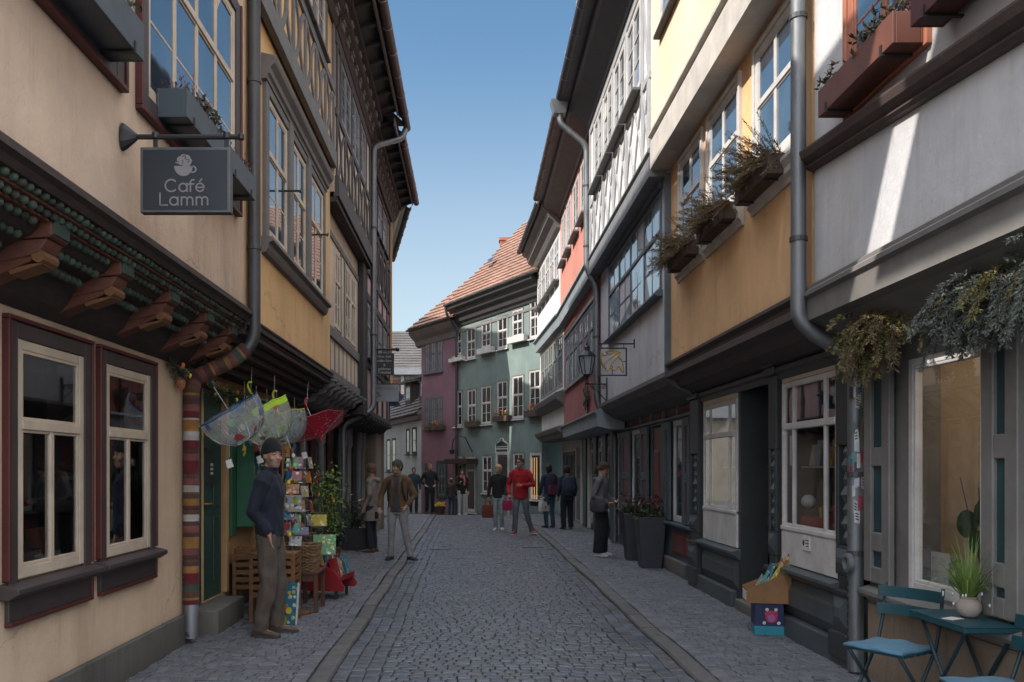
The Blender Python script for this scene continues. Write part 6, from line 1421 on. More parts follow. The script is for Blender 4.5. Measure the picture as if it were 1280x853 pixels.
# gilt rods in the right-hand shop window, with a warm glow set in their material
mb = MB()
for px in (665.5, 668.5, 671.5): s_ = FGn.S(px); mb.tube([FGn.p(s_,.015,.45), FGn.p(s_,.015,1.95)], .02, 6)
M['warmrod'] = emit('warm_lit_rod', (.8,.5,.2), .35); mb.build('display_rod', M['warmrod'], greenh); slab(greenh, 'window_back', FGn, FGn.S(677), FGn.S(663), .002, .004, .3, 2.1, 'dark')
slab(greenh, 'shop_awning', FGn, FGn.S(598), FGn.S(569), .02, .5, 1.75, 1.95, 'timber_br', .01)
mb = MB(); q = [FGn.p(FGn.S(592),.05,2.2), FGn.p(FGn.S(590),.3,2.75), FGn.p(FGn.S(582),.35,2.85), FGn.p(FGn.S(575),.3,2.7), FGn.p(FGn.S(573),.3,2.3)]; mb.tube(q, .022, 6); mb.lathe([(.09,-.16),(.11,0),(.03,.06)], q[-1], 10); lo = mb.build('wall_lamp', M['iron'], smooth=False); tag(lo, 'curved iron swan-neck wall lamp over the green house shop window', 'lamp')
gG = 'window boxes on the green house'
def gbox(px0, px1, py0, py1, mat, label, plants): 
    s0, s1 = FGn.S(px1, .2), FGn.S(px0, .2); x = (px0+px1)/2
    planter_box(FGn, s0, s1, .04, .22, FGn.Z(x,py1,.2), FGn.Z(x,py0,.2), mat, label, gG, plants, bracket=False)
gbox(561,577.5,447,452,'whitewood','white empty window box at the left end of the top row on the green house',[])
gbox(596,614,435,442,'whitewood','white empty window box under the third top window of the green house',[])
gbox(634,655,420,428,'whitewood','white sunlit window box under the fifth top window of the green house',[])
gbox(581,596,527,534,'boxbrown','dark window box with dry plants under the second middle window of the green house',[('bush',0,1,30)])
gbox(616,635,520,527,'boxbrown','dark window box with orange tulips under the fourth middle window of the green house',[('petal_o',.1,.9,9),('petal_y',.1,.9,5),('bush',0,1,30)])
gbox(655,676,513,521,'boxbrown','dark window box with a red flower under the right middle window of the green house',[('petal_o',.5,.7,9),('bush',0,1,30),('petal_r',.5,.7,4)])

FP_ = Fac((-.54, 34.7), (-2.12, 36.9), (-.8, -.6))
plum = thing('townhouse', 'plum coloured house with grouped grey windows left of the green house', 'house', (-1, 37, -.4), 'townhouses along the street')
slab(plum, 'facade', FP_, .01, FP_.len, -5, 0, -1.2, 7.3, 'purple', 0, -.1)
for yt, yb, n in ((0, 0, 0), (1, 0, 0)):
    for k, px in enumerate(((531,537), (538.5,545), (546.5,553.5))):
        if yt == 0: win_px(plum, FP_, px[0], px[1], 542, 427, 466, lights=2, bars=1, transom=.6, fm='bluewood', gm='gl_sky', fw=.045, sill='bluewood')
        else: win_px(plum, FP_, px[0], px[1], 542, 496.5, 535, lights=2, bars=1, transom=.6, fm='bluewood', gm='gl_sky', fw=.045, sill='bluewood')
win_px(plum, FP_, 548, 557, 552, 580, 620, lights=2, bars=1, transom=.6, fm='bluewood', gm='gl_dim', sur='teal', sur_w=.12); win_px(plum, FP_, 530, 538, 534, 578, 640, lights=1, transom=None, bars=0, fm='bluewood', gm='gl_dim')
mb = MB(); mb.fprof(FP_, 0, FP_.len+.35, [(-.1,6.75), (.05,6.8), (.12,7.0), (.3,7.15), (.42,7.3), (.42,7.42), (-.1,7.42)], 0, -.1); mb.build('cornice', M['cornice_gr'], plum)
gutter(plum, FP_, 0, FP_.len+.4, .48, 7.46, 'zincdark', .065, -.1); roof(plum, FP_, -.3, FP_.len+.35, .45, 7.5, -2.6, 10.6, 'tile', zeb=-.1, hip=2.2)
gP = 'window boxes on the plum house'
for px0, px1, lb, pl in ((531,537,'small dark flower trough under the left lower window of the plum house',[('bush',0,1,20)]), (539,546,'small trough with orange tulips under the middle lower window of the plum house',[('petal_o',.1,.9,7),('bush',0,1,20)]), (547,554,'small dark trough under the right lower window of the plum house',[('bush',0,1,26)])):
    planter_box(FP_, FP_.S(px1,.15), FP_.S(px0,.15), .04, .18, FP_.Z(540,538,.15), FP_.Z(540,533,.15), 'boxbrown', lb, gP, pl, bracket=False)

FW = Fac((-2.12, 36.9), (-4.9, 45.5), (-.9, -.3))
lowh = thing('cottage', 'low bluish white cottage with dark dormered roof at the far bend', 'house', (-4, 42, -.5), None)
slab(lowh, 'facade', FW, 0.01, FW.len, -6, 0, -1.6, 3.75, 'bluewhite')
for a, b, t, bt in ((515.5,521,534,568), (508,512,536,568), (490,495,548,590), (483.5,488,549,590)): win_px(lowh, FW, a, b, (a+b)/2, t, bt, lights=1, transom=None, bars=1, fm='timber_br', gm='gl_dim', fw=.08, sill='timber_br')
slab(lowh, 'eaves_board', FW, -.0, FW.len+.3, -.1, .16, 3.62, 3.86, 'cornice_br', .02)
roof(lowh, FW, -.0, FW.len+.3, .25, 3.88, -2.6, 6.5, 'tile_dk', name='roof')
for s_ in (1.5, 4.2):
    mb = MB(); mb.fb(FW, s_-.55, s_+.55, -1.7, -.45, 4.3, 5.55); dm = mb.build('dormer', M['timber_br'], lowh); mb = MB()
    mb.hexa([FW.p(s_-.75,-.2,5.5), FW.p(s_+.75,-.2,5.5), FW.p(s_+.75,-2.2,5.9), FW.p(s_-.75,-2.2,5.9), FW.p(s_-.75,-.2,5.62), FW.p(s_+.75,-.2,5.62), FW.p(s_+.75,-2.2,6.02), FW.p(s_-.75,-2.2,6.02)]); mb.build('dormer_roof', M['tile_dk'], dm)
    window(dm, FW, s_-.4, s_+.4, 4.75, 5.4, out=-.45, lights=2, transom=None, bars=1, fm='greywood', gm='gl_sky')
FBk = Fac((-3.2, 70), (-14, 70), (0, -1))
backh = thing('town_building', 'distant building with broad grey brown tiled roof behind the cottage', 'building', (-8, 74, 0))
slab(backh, 'facade', FBk, -6, 12, -8, 0, -2, 9.0, 'stonebg'); roof(backh, FBk, -6, 12, .6, 9.4, -3.5, 13.0, 'tile_gr', course=.35)
slab(backh, 'eaves_band', FBk, -6, 12, .3, .75, 8.95, 9.42, 'timber2'); slab(backh, 'loggia_wall', FBk, -6, 12, .0, .05, 7.0, 8.6, 'carvebrown'); slab(backh, 'balcony_parapet', FBk, -6, 12, .2, .5, 5.6, 7.0, 'timber2')
for s_ in (-1.5, .4, 2.3, 4.0): slab(backh, 'loggia_post', FBk, s_-.12, s_+.12, .05, .4, 7.0, 8.9, 'timber2')
for s_, mt in ((1.2,'petal_y'), (-.9,'petal_r'), (2.9,'petal_r')):
    p = MB()
    for _ in range(50):
        c = FBk.p(s_+R.uniform(-.5,.5), .35+R.uniform(-.1,.1), 7.0+R.uniform(0,.45))
        for q in range(3): p.leaf(c, (R.uniform(-1,1),R.uniform(-1,1),R.uniform(-1,1)), .2, .15)
    tag(p.build('balcony_flowers', M[mt]), {'petal_y':'yellow flowers on the distant balcony parapet','petal_r':'red flowers on the distant balcony parapet, ' + ('right of the yellow ones' if s_ < 0 else 'left of the yellow ones')}[mt], 'flowers')
# ------------------------------------------------------------------ things on and along the street
def print_material(name, base, cols, scale, thr, alpha=1.0):
    """thin sheet with scattered coloured motifs, clear between them when alpha < 1"""
    m, t, b = nt(name)
    v = N(t, 'ShaderNodeTexVoronoi', Scale=scale); L(t, pos(t, (1,1,1), True), 'Vector', v, 'Vector')
    n2 = nz(t, scale*2.5, 2, .5, (1,1,1), True); ad = t.nodes.new('ShaderNodeMath'); ad.operation = 'MULTIPLY_ADD'; ad.inputs[1].default_value = .5; L(t, n2, 'Fac', ad, 0); L(t, v, 'Distance', ad, 2)
    r = ramp(t, [(thr, (1,1,1)), (thr+.04, (0,0,0))]); L(t, ad, 0, r, 'Fac')
    sx = t.nodes.new('ShaderNodeSeparateColor'); L(t, v, 'Color', sx, 0)
    c = t.nodes.new('ShaderNodeValToRGB'); c.color_ramp.interpolation = 'CONSTANT'; e = c.color_ramp.elements
    while len(e) > 1: e.remove(e[-1])
    for i, q in enumerate(cols):
        if i: e.new(i/len(cols))
        e[i].position = i/len(cols); e[i].color = rgb(q)
    L(t, sx, 0, c, 'Fac')
    t.links.new(mixc(t, r.outputs[0], base, c.outputs[0]), b.inputs['Base Color']); b.inputs['Roughness'].default_value = .25
    if alpha < 1:
        mp = t.nodes.new('ShaderNodeMapRange'); mp.inputs[3].default_value = alpha; mp.inputs[4].default_value = .92; L(t, r, 'Color', mp, 0); L(t, mp, 0, b, 'Alpha')
    return m
M['print_a'] = print_material('clear_print_bus', (.50,.52,.52), [(.45,.06,.05),(.10,.16,.30),(.55,.53,.5),(.05,.28,.08),(.20,.25,.3)], 7, .52, .28)
M['print_b'] = print_material('clear_print_cow', (.46,.50,.40), [(.06,.04,.03),(.30,.42,.08),(.42,.36,.3),(.12,.2,.06),(.4,.1,.06)], 9, .5, .40)
M['print_c'] = print_material('clear_print_zoo', (.36,.46,.46), [(.35,.12,.06),(.10,.2,.24),(.42,.4,.3),(.20,.09,.04),(.5,.3,.1)], 11, .52, .40)
M['print_d'] = print_material('red_dotted', (.42,.012,.035), [(.62,.5,.5),(.6,.45,.45),(.18,.06,.04)], 26, .42)
M['rimblue'] = plain('blue_trim', (.01,.09,.22), .4, .1); M['rimlime'] = plain('lime_trim', (.36,.55,.02), .4, .1); M['rimyellow'] = plain('yellow_trim', (.5,.42,.04), .4, .1); M['rimred'] = plain('red_trim', (.40,.015,.03), .5, .1)
M['chrome'] = metal('umbrella_steel', (.5,.5,.5), .25, 1, .1)
def umbrella(label, c, tip, r, depth, cm, rm, shaft, band=.0, ribs=8, tag_=True, flat=False):
    """open child's umbrella hung by a string, tip pointing along `tip`"""
    root = thing('umbrella', label, 'umbrella', c, "children's umbrellas hanging over the shop door")
    a = Vector(tip).normalized(); u = a.cross(Vector((0,1,.15))).normalized(); w = a.cross(u)
    P = lambda rr, th, h: u*rr*math.cos(th) + w*rr*math.sin(th) + a*h
    n = ribs*4
    def prof(t, th):
        if flat: w_ = PI/ribs; q_ = math.cos(w_)/math.cos((th % (2*w_)) - w_); return P(r*(1-t)*(q_*.92+.08) + .004, th, depth*t*(.75+.25*t) + .05*r*(1-t)*(1-q_)*4)                     # t=0 rim, 1 tip; scalloped a little between the ribs
        sc = 1 - .045*(1-t)*abs(math.sin(ribs*th/2)); return P(r*sc*max(.02, math.cos(t*PI/2)**.75), th, depth*(math.sin(t*PI/2)) + .03*r*(1-t)*abs(math.sin(ribs*th/2)))
    m_ = MB(); m_.loft([[prof(i/9, 2*PI*k/n) for k in range(n)] for i in range(10)], 0, cap=False)
    if band: pass
    cn = m_.build('canopy', M[cm], root, smooth=True, raw=True)
    m_ = MB(); m_.tube([prof(0, 2*PI*k/n) for k in range(n+1)], .006 if not band else .008, 6)
    if band: m_.loft([[prof(i*.05, 2*PI*k/n)*1.006 for k in range(n)] for i in range(0, int(band/.05)+1)], 0, cap=False)
    m_.build('rim', M[rm], cn, raw=True)
    for k in range(ribs):
        m_ = MB(); th = 2*PI*k/ribs; m_.tube([prof(i/6, th)*.985 for i in range(7)], .003, 5); m_.build('rib', M['chrome'], root, raw=True)
    m_ = MB(); m_.tube([a*(depth+.03), -a*shaft], .006, 8); m_.build('shaft', M['chrome'], root, raw=True)
    m_ = MB(); m_.tube([a*(depth+.0), a*(depth+.055)], [.010,.006], 8); m_.build('ferrule', M[rm], root, raw=True)
    m_ = MB(); e = -a*shaft; m_.tube([e + a*.02, e - a*.05, e - a*.085 + u*.012, e - a*.10 + u*.035, e - a*.085 + u*.06], .0115, 8); m_.build('handle', M[rm], root, raw=True, smooth=True)
    m_ = MB(); m_.tube([e, Vector((e.x*.6-.02, e.y*.6, 2.62 - c[2]))], .0018, 4); m_.build('string', M['paper'], root, raw=True)
    if tag_:
        m_ = MB(); q = P(r*.55, 2.2, depth*.7); m_.tube([q, q + Vector((.0,0,-.16))], .0015, 4); tp = q + Vector((0,0,-.22)); m_.obox(tp, (.026,.004,.010), (0,.0015,0), (-.012,0,.036)); m_.build('price_tag', M['paper'], root, raw=True)
    return root
def at(px, py, d): return Vector(((px-CX)/FP*d, d, EYE + (CY-py)/FP*d))
umbrella('clear umbrella with blue trim and bus prints, nearest to the striped pipe', at(285,512,8.15), (.46,.22,-.80), .315, .34, 'print_a', 'rimblue', .26)
umbrella('clear umbrella with lime green border and cow prints, second from the striped pipe', at(324,511,8.9), (.42,.10,-.82), .30, .38, 'print_b', 'rimlime', .18, band=.15)
umbrella('small clear umbrella with animal prints and yellow trim, above the beanie man', at(350,522,9.7), (.30,-.05,-.85), .29, .31, 'print_c', 'rimyellow', .20)
umbrella('red umbrella with white dots, farthest from the striped pipe', at(394,533,10.4), (.42,-.25,-.86), .38, .17, 'print_d', 'rimred', .27, flat=True)

# evergreen garland with painted eggs above the shop door
def garland(label, pts, r, n, mat, eggs, name='garland'):
    root = thing(name, label, 'garland', pts[0]); P = [Vector(p) for p in pts]; m_ = MB(); tw = MB(); tw.tube(P, .012, 6); tw.build('cord', M['twig'], root)
    for _ in range(n):
        k = R.randrange(len(P)-1); c = P[k].lerp(P[k+1], R.random()); d = Vector((R.uniform(-1,1), R.uniform(-1,1), R.uniform(-1.2,.8))).normalized(); l = r*R.uniform(.5,1.2)
        for q in range(9): m_.leaf(c + d*l*q/9, d + Vector((R.uniform(-1,1),R.uniform(-1,1),R.uniform(-1,1))), .038, .007)
    m_.build('foliage', M[mat], root)
    for k in range(eggs):
        j = R.randrange(len(P)-1); c = P[j].lerp(P[j+1], R.random()) + Vector((r*.7, -R.uniform(0,r*.6), R.uniform(-r*1.1, r*.3))); e = MB(); e.ell(c, .016, .016, .022, 10, 8); e.build('egg', M[['petal_y','petal_o','petal_r','toygreen','magenta','orange'][k % 6]], root, smooth=True)
    return root
garland('dark evergreen garland with coloured eggs over the umbrella shop door', [FS.p(8.15,.1,2.42), FS.p(8.7,.12,2.34), FS.p(9.4,.12,2.36), FS.p(10.2,.12,2.33), FS.p(11.2,.12,2.36)], .13, 330, 'leafdark', 16)
garland('small evergreen sprig with a wooden disc by the red heart on the cafe corner', [FG.p(7.35,.06,2.52), FG.p(7.55,.06,2.44), FG.p(7.68,.06,2.40)], .09, 60, 'leafdark', 2)

# ------------------------------------------------------------------ shop display on the left pavement
M['oak'] = wood('honey_wood', (.25,.12,.045), (.11,.05,.02), .6, (4,4,12)); M['oakdk'] = wood('brown_wood', (.11,.045,.02), (.05,.02,.01), .6, (4,4,12)); M['wicker'] = island('wicker', [(.20,.11,.05), (.28,.17,.085), (.14,.075,.035), (.24,.14,.07)], .7, .2)
M['wickerdk'] = island('dark_wicker', [(.07,.045,.03), (.11,.07,.04), (.05,.03,.02)], .7, .2)
M['rackred'] = paint('red_rack_paint', (.26,.012,.018), .1, .45)
def stool(label, X, Y, w, d, h, mat):
    root = thing('slatted_crate_stand', label, 'crate', (X,Y,PV)); 
    for i, (a, b) in enumerate(((-1,-1),(1,-1),(1,1),(-1,1))): m_ = MB(); m_.obox((a*(w/2-.02), b*(d/2-.02), h*.5), (.02,0,0), (0,.02,0), (0,0,h*.5)); m_.build('leg', M[mat], root, raw=True, bev=.004)
    m_ = MB()
    for z in (.28,.36,.44,.52,.60,.67):
        for q in (-1,1): m_.box(-w/2+.04, w/2-.04, q*(d/2-.012)-.01, q*(d/2-.012)+.01, z-.025, z+.025); m_.box(q*(w/2-.012)-.01, q*(w/2-.012)+.01, -d/2+.04, d/2-.04, z-.025, z+.025)
    m_.build('slat_side', M[mat], root, raw=True, bev=.003)
    m_ = MB(); m_.box(-w/2, w/2, -d/2, d/2, h, h+.02); m_.build('top', M[mat], root, raw=True, bev=.004); return root
stool('honey coloured slatted wooden crate stand behind the beanie man', -2.02, 9.05, .46, .34, .68, 'oak')
def basket(label, X, Y, Z, w, d, h, mat):
    root = thing('wicker_basket', label, 'basket', (X,Y,Z)); m_ = MB(); rows = int(h/.017); per = 2*(w+d)
    for k in range(rows):
        z = .008 + h*k/rows; f_ = .88+.12*k/rows; pts = []; n = 44
        for i in range(n+1):
            t = i/n*4; s_ = int(t) % 4; q = t-int(t); q2 = -1+2*q; x, y = {0:(q2,-1),1:(1,q2),2:(-q2,1),3:(-1,-q2)}[s_]; wob = .012*(1 if (i+k) % 2 else -1)
            pts.append((x*(w/2)*f_ + (wob if s_ in (1,3) else 0), y*(d/2)*f_ + (wob if s_ in (0,2) else 0), z))
        m_.tube(pts, .0085, 6)
    m_.build('weave', M[mat], root, raw=True); m_ = MB(); m_.tube([(-w/2,-d/2,h),(w/2,-d/2,h),(w/2,d/2,h),(-w/2,d/2,h),(-w/2,-d/2,h)], .014, 8); m_.build('rim', M[mat], root, raw=True)
    m_ = MB(); m_.box(-w*.42,w*.42,-d*.42,d*.42,.005,.02); m_.build('base', M[mat], root, raw=True); return root
def table(label, X, Y, w, d, h, mat):
    root = thing('display_table', label, 'table', (X,Y,PV))
    for a, b in ((-1,-1),(1,-1),(1,1),(-1,1)): m_ = MB(); m_.obox((a*(w/2-.03), b*(d/2-.03), (h-.03)/2), (.022,0,0), (0,.022,0), (0,0,(h-.03)/2)); m_.build('leg', M[mat], root, raw=True, bev=.004)
    m_ = MB(); m_.box(-w/2,w/2,-d/2,d/2,h-.03,h); m_.box(-w/2+.03,w/2-.03,-d/2+.025,-d/2+.045,h-.11,h-.03); m_.build('tabletop', M[mat], root, raw=True, bev=.005); return root
table('brown wooden display table carrying the pale wicker basket', -1.94, 9.75, .56, .5, .44, 'oakdk')
basket('pale wicker basket on the brown display table', -1.92, 9.68, PV+.44, .46, .38, .28, 'wicker')
table('low brown display table behind the wicker basket, holding the dark basket', -2.2, 10.4, .6, .5, .66, 'oakdk'); basket('dark wicker basket full of small books near the toy stand', -2.12, 10.35, PV+.66, .5, .4, .12, 'wickerdk')
colr = [(.5,.05,.05),(.06,.28,.4),(.55,.5,.4),(.10,.35,.08),(.6,.45,.05),(.5,.5,.5),(.12,.10,.3),(.55,.22,.05),(.07,.4,.35),(.45,.12,.25)]
colr = [tuple(v*.62 for v in c) for c in colr]
for i, c in enumerate(colr): M['cover%d' % i] = print_material('book_cover_%d' % i, c, [(.6,.58,.5),(.1,.1,.12),tuple(min(.7, v*1.8+.05) for v in c),(.5,.4,.1)], 20, .62)
names = ['red','sea blue','cream','green','yellow','white','indigo','orange','turquoise','pink']
def book(label, loc, w, h, th, tilt, yaw, ci, group, nm='book', cat='book'):
    root = thing(nm, label, cat, loc, group, rz=yaw); m_ = MB(); c, s_ = math.cos(tilt), math.sin(tilt)
    def bx(x0,x1,y0,y1,z0,z1): return [(x, y*c + z*s_, z*c - y*s_) for x, y, z in ((x0,y0,z0),(x1,y0,z0),(x1,y1,z0),(x0,y1,z0),(x0,y0,z1),(x1,y0,z1),(x1,y1,z1),(x0,y1,z1))]
    m_.hexa(bx(-w/2,w/2,-th/2,-th/2+.003,0,h)); m_.hexa(bx(-w/2,w/2,th/2-.003,th/2,0,h)); m_.hexa(bx(-w/2,-w/2+.003,-th/2+.003,th/2-.003,0,h)); m_.build('cover', M['cover%d' % ci], root, raw=True)
    m_ = MB(); m_.hexa(bx(-w/2+.003,w/2-.005,-th/2+.003,th/2-.003,.004,h-.004)); m_.build('pages', M['paper'], root, raw=True); return root
# stepped red rack with picture books
rk = thing('book_rack', 'red stepped rack with rounded side panels full of picture books', 'rack', (-1.98, 10.75, PV), None, rz=math.radians(80))
for q in (-.24, .24):
    m_ = MB(); pr = [(-.52,.18),(-.50,.10),(.30,.10),(.30,.72),(.20,.74)] + [(.20-.70*math.sin(t*PI/2*.97)*.98, .26+.46*math.cos(t*PI/2)) for t in (.25,.4,.55,.7,.85,.97)]
    m_.loft([[(q+e, y, .10+(z-.10)*.62) for y, z in pr] for e in (-.012,.012)]); m_.build('side_panel', M['rackred'], rk, raw=True, bev=.004)
for k in range(4):
    m_ = MB(); y0 = -.48+.19*k; z0 = .24+.15*k; m_.box(-.228,.228,y0,y0+.17,z0-.012,z0); m_.box(-.228,.228,y0-.012,y0,z0-.012,z0+.05); m_.build('shelf', M['rackred'], rk, raw=True)
for a, b in ((-.2,-.4),(.2,-.4),(-.2,.25),(.2,.25)): m_ = MB(); m_.box(a-.015,a+.015,b-.015,b+.015,0,.12); m_.build('leg', M['timber_dk'], rk, raw=True)
tiers = ['bottom','second','third','top']; places = ['first','second','middle','fourth','last']
for k in range(4):
    for i in range(5):
        ci = (k*3+i*2+k) % 10; x = -.18+.09*i; y = -.48+.19*k+.07; z = .24+.15*k; ca, sa = math.cos(math.radians(80)), math.sin(math.radians(80))
        book('%s picture book, %s from the camera on the %s step of the red rack' % (names[ci], places[i], tiers[k]), (rk.location.x+x*ca-y*sa, rk.location.y+x*sa+y*ca, PV+z), R.uniform(.08,.088), R.uniform(.17,.26), R.uniform(.03,.09), .25, math.radians(80), ci, 'picture books on the red rack')
for i in range(6):
    book('%s booklet standing in the dark wicker basket' % names[(i*3+1) % 10], (-2.30+.065*i, 10.3, PV+.70), .12, .17, .02, .15, .2, (i*3+1) % 10, 'booklets in the dark basket')
# picture bag and board books on the ground
book('large sky blue picture board with fruit print leaning on the crate stand', (-1.87, 8.80, PV), .26, .42, .05, .12, -.35, 1, None, 'picture_board', 'board')
m_ = MB()
for x, z, r_, c in ((-.06,.12,.045,0),(.0,.17,.035,1),(.05,.14,.035,2),(-.01,.04,.05,3)):
    n = 14; mm = MB(); mm.add([(x+r_*math.cos(2*PI*k/n), -.0265+.12*0, z+r_*math.sin(2*PI*k/n)) for k in range(n)], [tuple(range(n))]); pb = [o for o in bpy.data.objects if o.name.startswith('picture_board')][0]
    cc, ss = math.cos(.12), math.sin(.12); mm.v = [(a, b*cc + d*ss - .0015, d*cc - b*ss) for a, b, d in mm.v]; mm.build('fruit_print', M[['toyred','orange','petal_y','toygreen'][c]], pb, raw=True)
book('tall green picture book in front of the wicker basket', (-1.72, 10.25, PV+.55), .26, .24, .03, .3, .1, 3, None)
book('yellow picture book on top of the red rack', (-1.95, 11.2, PV+.82), .2, .16, .03, .5, .2, 4, None)
crt = stool('small brown slatted crate stand by the yellow wall left of the beanie man', -2.46, 9.6, .24, .26, .62, 'oak')
# green cupboard of postcards
cb = thing('wall_cupboard', 'open green cupboard of cards and toys on the yellow shop wall', 'cupboard', FS.p(9.75, .0, .95)); m_ = MB()
m_.fb(FS, 9.72, 9.745, .05, .24, .95, 2.40); m_.fb(FS, 10.7, 10.725, .05, .24, .95, 2.40); m_.fb(FS, 9.745, 10.7, .05, .07, .95, 2.40); m_.fb(FS, 9.745, 10.7, .07, .24, .95, .975); m_.fb(FS, 9.745, 10.7, .07, .24, 2.375, 2.40); m_.build('carcass', M['greenlight'], cb, bev=.003)
for z in (1.2,1.5,1.8,2.1): slab(cb, 'shelf', FS, 9.745, 10.7, .07, .235, z-.01, z+.01, 'greenlight')
n_ = 0
for z in (.975,1.21,1.51,1.81,2.11):
    for k in range(4):
        s_ = 9.86+.22*k; h = R.uniform(.12,.2); ci = R.randrange(10); m_ = MB(); m_.fb(FS, s_-.06, s_+.06, .13, .145+R.uniform(0,.05), z, z+h); o = m_.build('boxed_toy', M['cover%d' % ci]); n_ += 1
        tag(o, '%s toy box, %s from the door on the %s shelf of the green cupboard' % (names[ci], ['first','second','third','fourth'][k], {.975:'lowest',1.21:'second',1.51:'middle',1.81:'fourth',2.11:'top'}[z]), 'toy box', 'toys in the green cupboard')
# tall toy stand behind the man
ts = thing('toy_stand', 'tall wooden toy stand with cards and small buckets behind the beanie man', 'stand', (-1.93, 9.45, PV)); m_ = MB(); m_.tube([(0,0,0),(0,0,1.78)], .016, 8); m_.build('pole', M['oak'], ts, raw=True)
m_ = MB(); m_.lathe([(.20,0),(.20,.02),(.03,.04)], (0,0,0), 16); m_.build('base', M['oak'], ts, raw=True)
for k in range(7):
    z = .78 + .14*k; a = k*1.3; m_ = MB(); m_.obox((.04*math.cos(a), -.03+.03*math.sin(a), z), (.065,.01,0), (0,.006,0), (0,.01,.05)); m_.build('card', M['cover%d' % ((k*3+5) % 10)], ts, raw=True)
    if k % 2: m_ = MB(); m_.lathe([(.035,0),(.045,.07),(.042,.07)], (.06*math.cos(a+2), -.05, z-.02), 12); m_.build('bucket', M[['toygreen','toyred','rimblue'][k % 3]], ts, raw=True)
    m_ = MB(); m_.ell((.03*math.cos(a+4), -.05, z+.07), .022, .022, .03, 8, 6); m_.build('trinket', M[['petal_y','toyred','ballwhite','orange'][k % 4]], ts, raw=True, smooth=True)
pn = thing('notice_board', 'small pale picture board with figures hanging on the toy stand', 'board', (-1.90, 9.38, 1.22)); m_ = MB(); m_.box(-.085,.085,-.008,.008,-.09,.09); m_.build('panel', M['cover5'], pn, raw=True)

# wire rack of cards and hanging toys beside the shop window
wr_ = thing('card_rack', 'tall wire rack crowded with cards beside the red book rack', 'rack', (-2.28, 11.55, PV))
m_ = MB(); m_.tube([(0,0,0),(0,0,1.75)], .012, 8); m_.lathe([(.2,0),(.2,.02),(.02,.03)], (0,0,0), 14); m_.build('pole', M['iron'], wr_, raw=True)
for k in range(7):
    z = .45+.185*k
    m_ = MB(); m_.tube([(.17*math.cos(a*PI/6), .17*math.sin(a*PI/6), z) for a in range(13)], .004, 5); m_.build('wire_ring', M['chrome'], wr_, raw=True)
    for a in range(6):
        t_ = a*PI/3+.3*k; c_, s_ = math.cos(t_), math.sin(t_); m_ = MB(); m_.obox((.175*c_, .175*s_, z+.07), (-.055*s_, .055*c_, 0), (.002*c_, .002*s_, 0), (-.015*c_, -.015*s_, .075)); m_.build('card', M['cover%d' % ((k*5+a*3) % 10)], wr_, raw=True)
for k in range(6):                          # small toys hung along the beam over the shop front
    X_, Y_ = -2.38+.02*k, 9.2+.42*k; z_ = R.uniform(1.75,2.0); ht_ = thing('hanging_toy', ['yellow star','red bird','green fish','white cloud','orange bell','blue moon'][k] + ' toy hung on a cord under the dark shop beam', 'toy', (X_, Y_, z_), 'toys hung under the shop beam')
    m_ = MB(); m_.tube([(0,0,.05),(0,0,2.5-z_)], .002, 4); m_.build('cord', M['paper'], ht_, raw=True); m_ = MB(); n_ = [10,14,12,16,12,14][k]
    m_.loft([[(e, .065*(1 if q % 2 or k != 0 else .5)*math.cos(2*PI*q/n_), .065*(1+.3*math.sin(q*k))*(1 if q % 2 or k != 0 else .5)*math.sin(2*PI*q/n_)) for q in range(n_)] for e in (-.008,.008)]); m_.build('toy', M[['petal_y','toyred','toygreen','ballwhite','orange','rimblue'][k]], ht_, raw=True)
# egg tree and planters by the far shop
def leafy(label, X, Y, zt, rx, rz_, n, mat, cat, name, pot=None, stems=5, lf=.055, group=None, eggs=0, z0=PV):
    root = thing(name, label, cat, (X,Y,z0), group)
    if pot:
        m_ = MB(); pr = pot['prof']; m_.lathe(pr, (0,0,0), pot.get('n', 20)) if pot.get('n', 20) != 4 else None
        if pot.get('n') == 4:
            w, d, h = pot['w'], pot['d'], pot['h']; m_.loft([[(x*k, y*k2, z) for x, y in ((-w,-d),(w,-d),(w,d),(-w,d))] for z, k, k2 in ((0,.94,.94),(h,1,1),(h,.93,.9),(h-.03,.93,.9))])
        m_.build('pot', M[pot['mat']], root, raw=True, bev=.006 if pot.get('n') == 4 else 0, smooth=pot.get('n',20) != 4, auto=.7 if pot.get('n',20) != 4 else None)
    m_ = MB(); ph_ = pot['ph'] if pot else 0
    ends = []
    for k in range(stems):
        a = R.uniform(0, 2*PI); e = Vector((rx*.7*math.cos(a)*R.random(), rx*.7*math.sin(a)*R.random(), zt-R.uniform(0,rz_))); m_.tube([(R.uniform(-.03,.03),R.uniform(-.03,.03),ph_), (e.x*.4,e.y*.4,ph_+(e.z-ph_)*.5), e], [.009,.007,.003], 5); ends.append(e)
    m_.build('stem', M['twig'], root, raw=True); m_ = MB()
    for k in range(n):
        e = R.choice(ends); t = R.uniform(.35, 1); c = Vector((e.x*t + R.gauss(0,rx*.3), e.y*t + R.gauss(0,rx*.3), ph_ + (e.z-ph_)*t + R.gauss(0,.05)))
        for q in range(3): m_.leaf(c, (R.uniform(-1,1),R.uniform(-1,1),R.uniform(-.7,.7)), lf*R.uniform(.7,1.3), lf*.4)
    m_.build('foliage', M[mat], root, raw=True)
    for k in range(eggs): m_ = MB(); e = R.choice(ends); m_.ell((e.x+R.uniform(-.1,.1), e.y-.1, e.z-R.uniform(.05,.35)), .02,.02,.029,10,8); m_.build('egg', M[['toyred','petal_y','petal_o','magenta','toygreen'][k % 5]], root, raw=True, smooth=True)
    return root
M['pottery'] = plain('terracotta', (.22,.09,.05), .8)
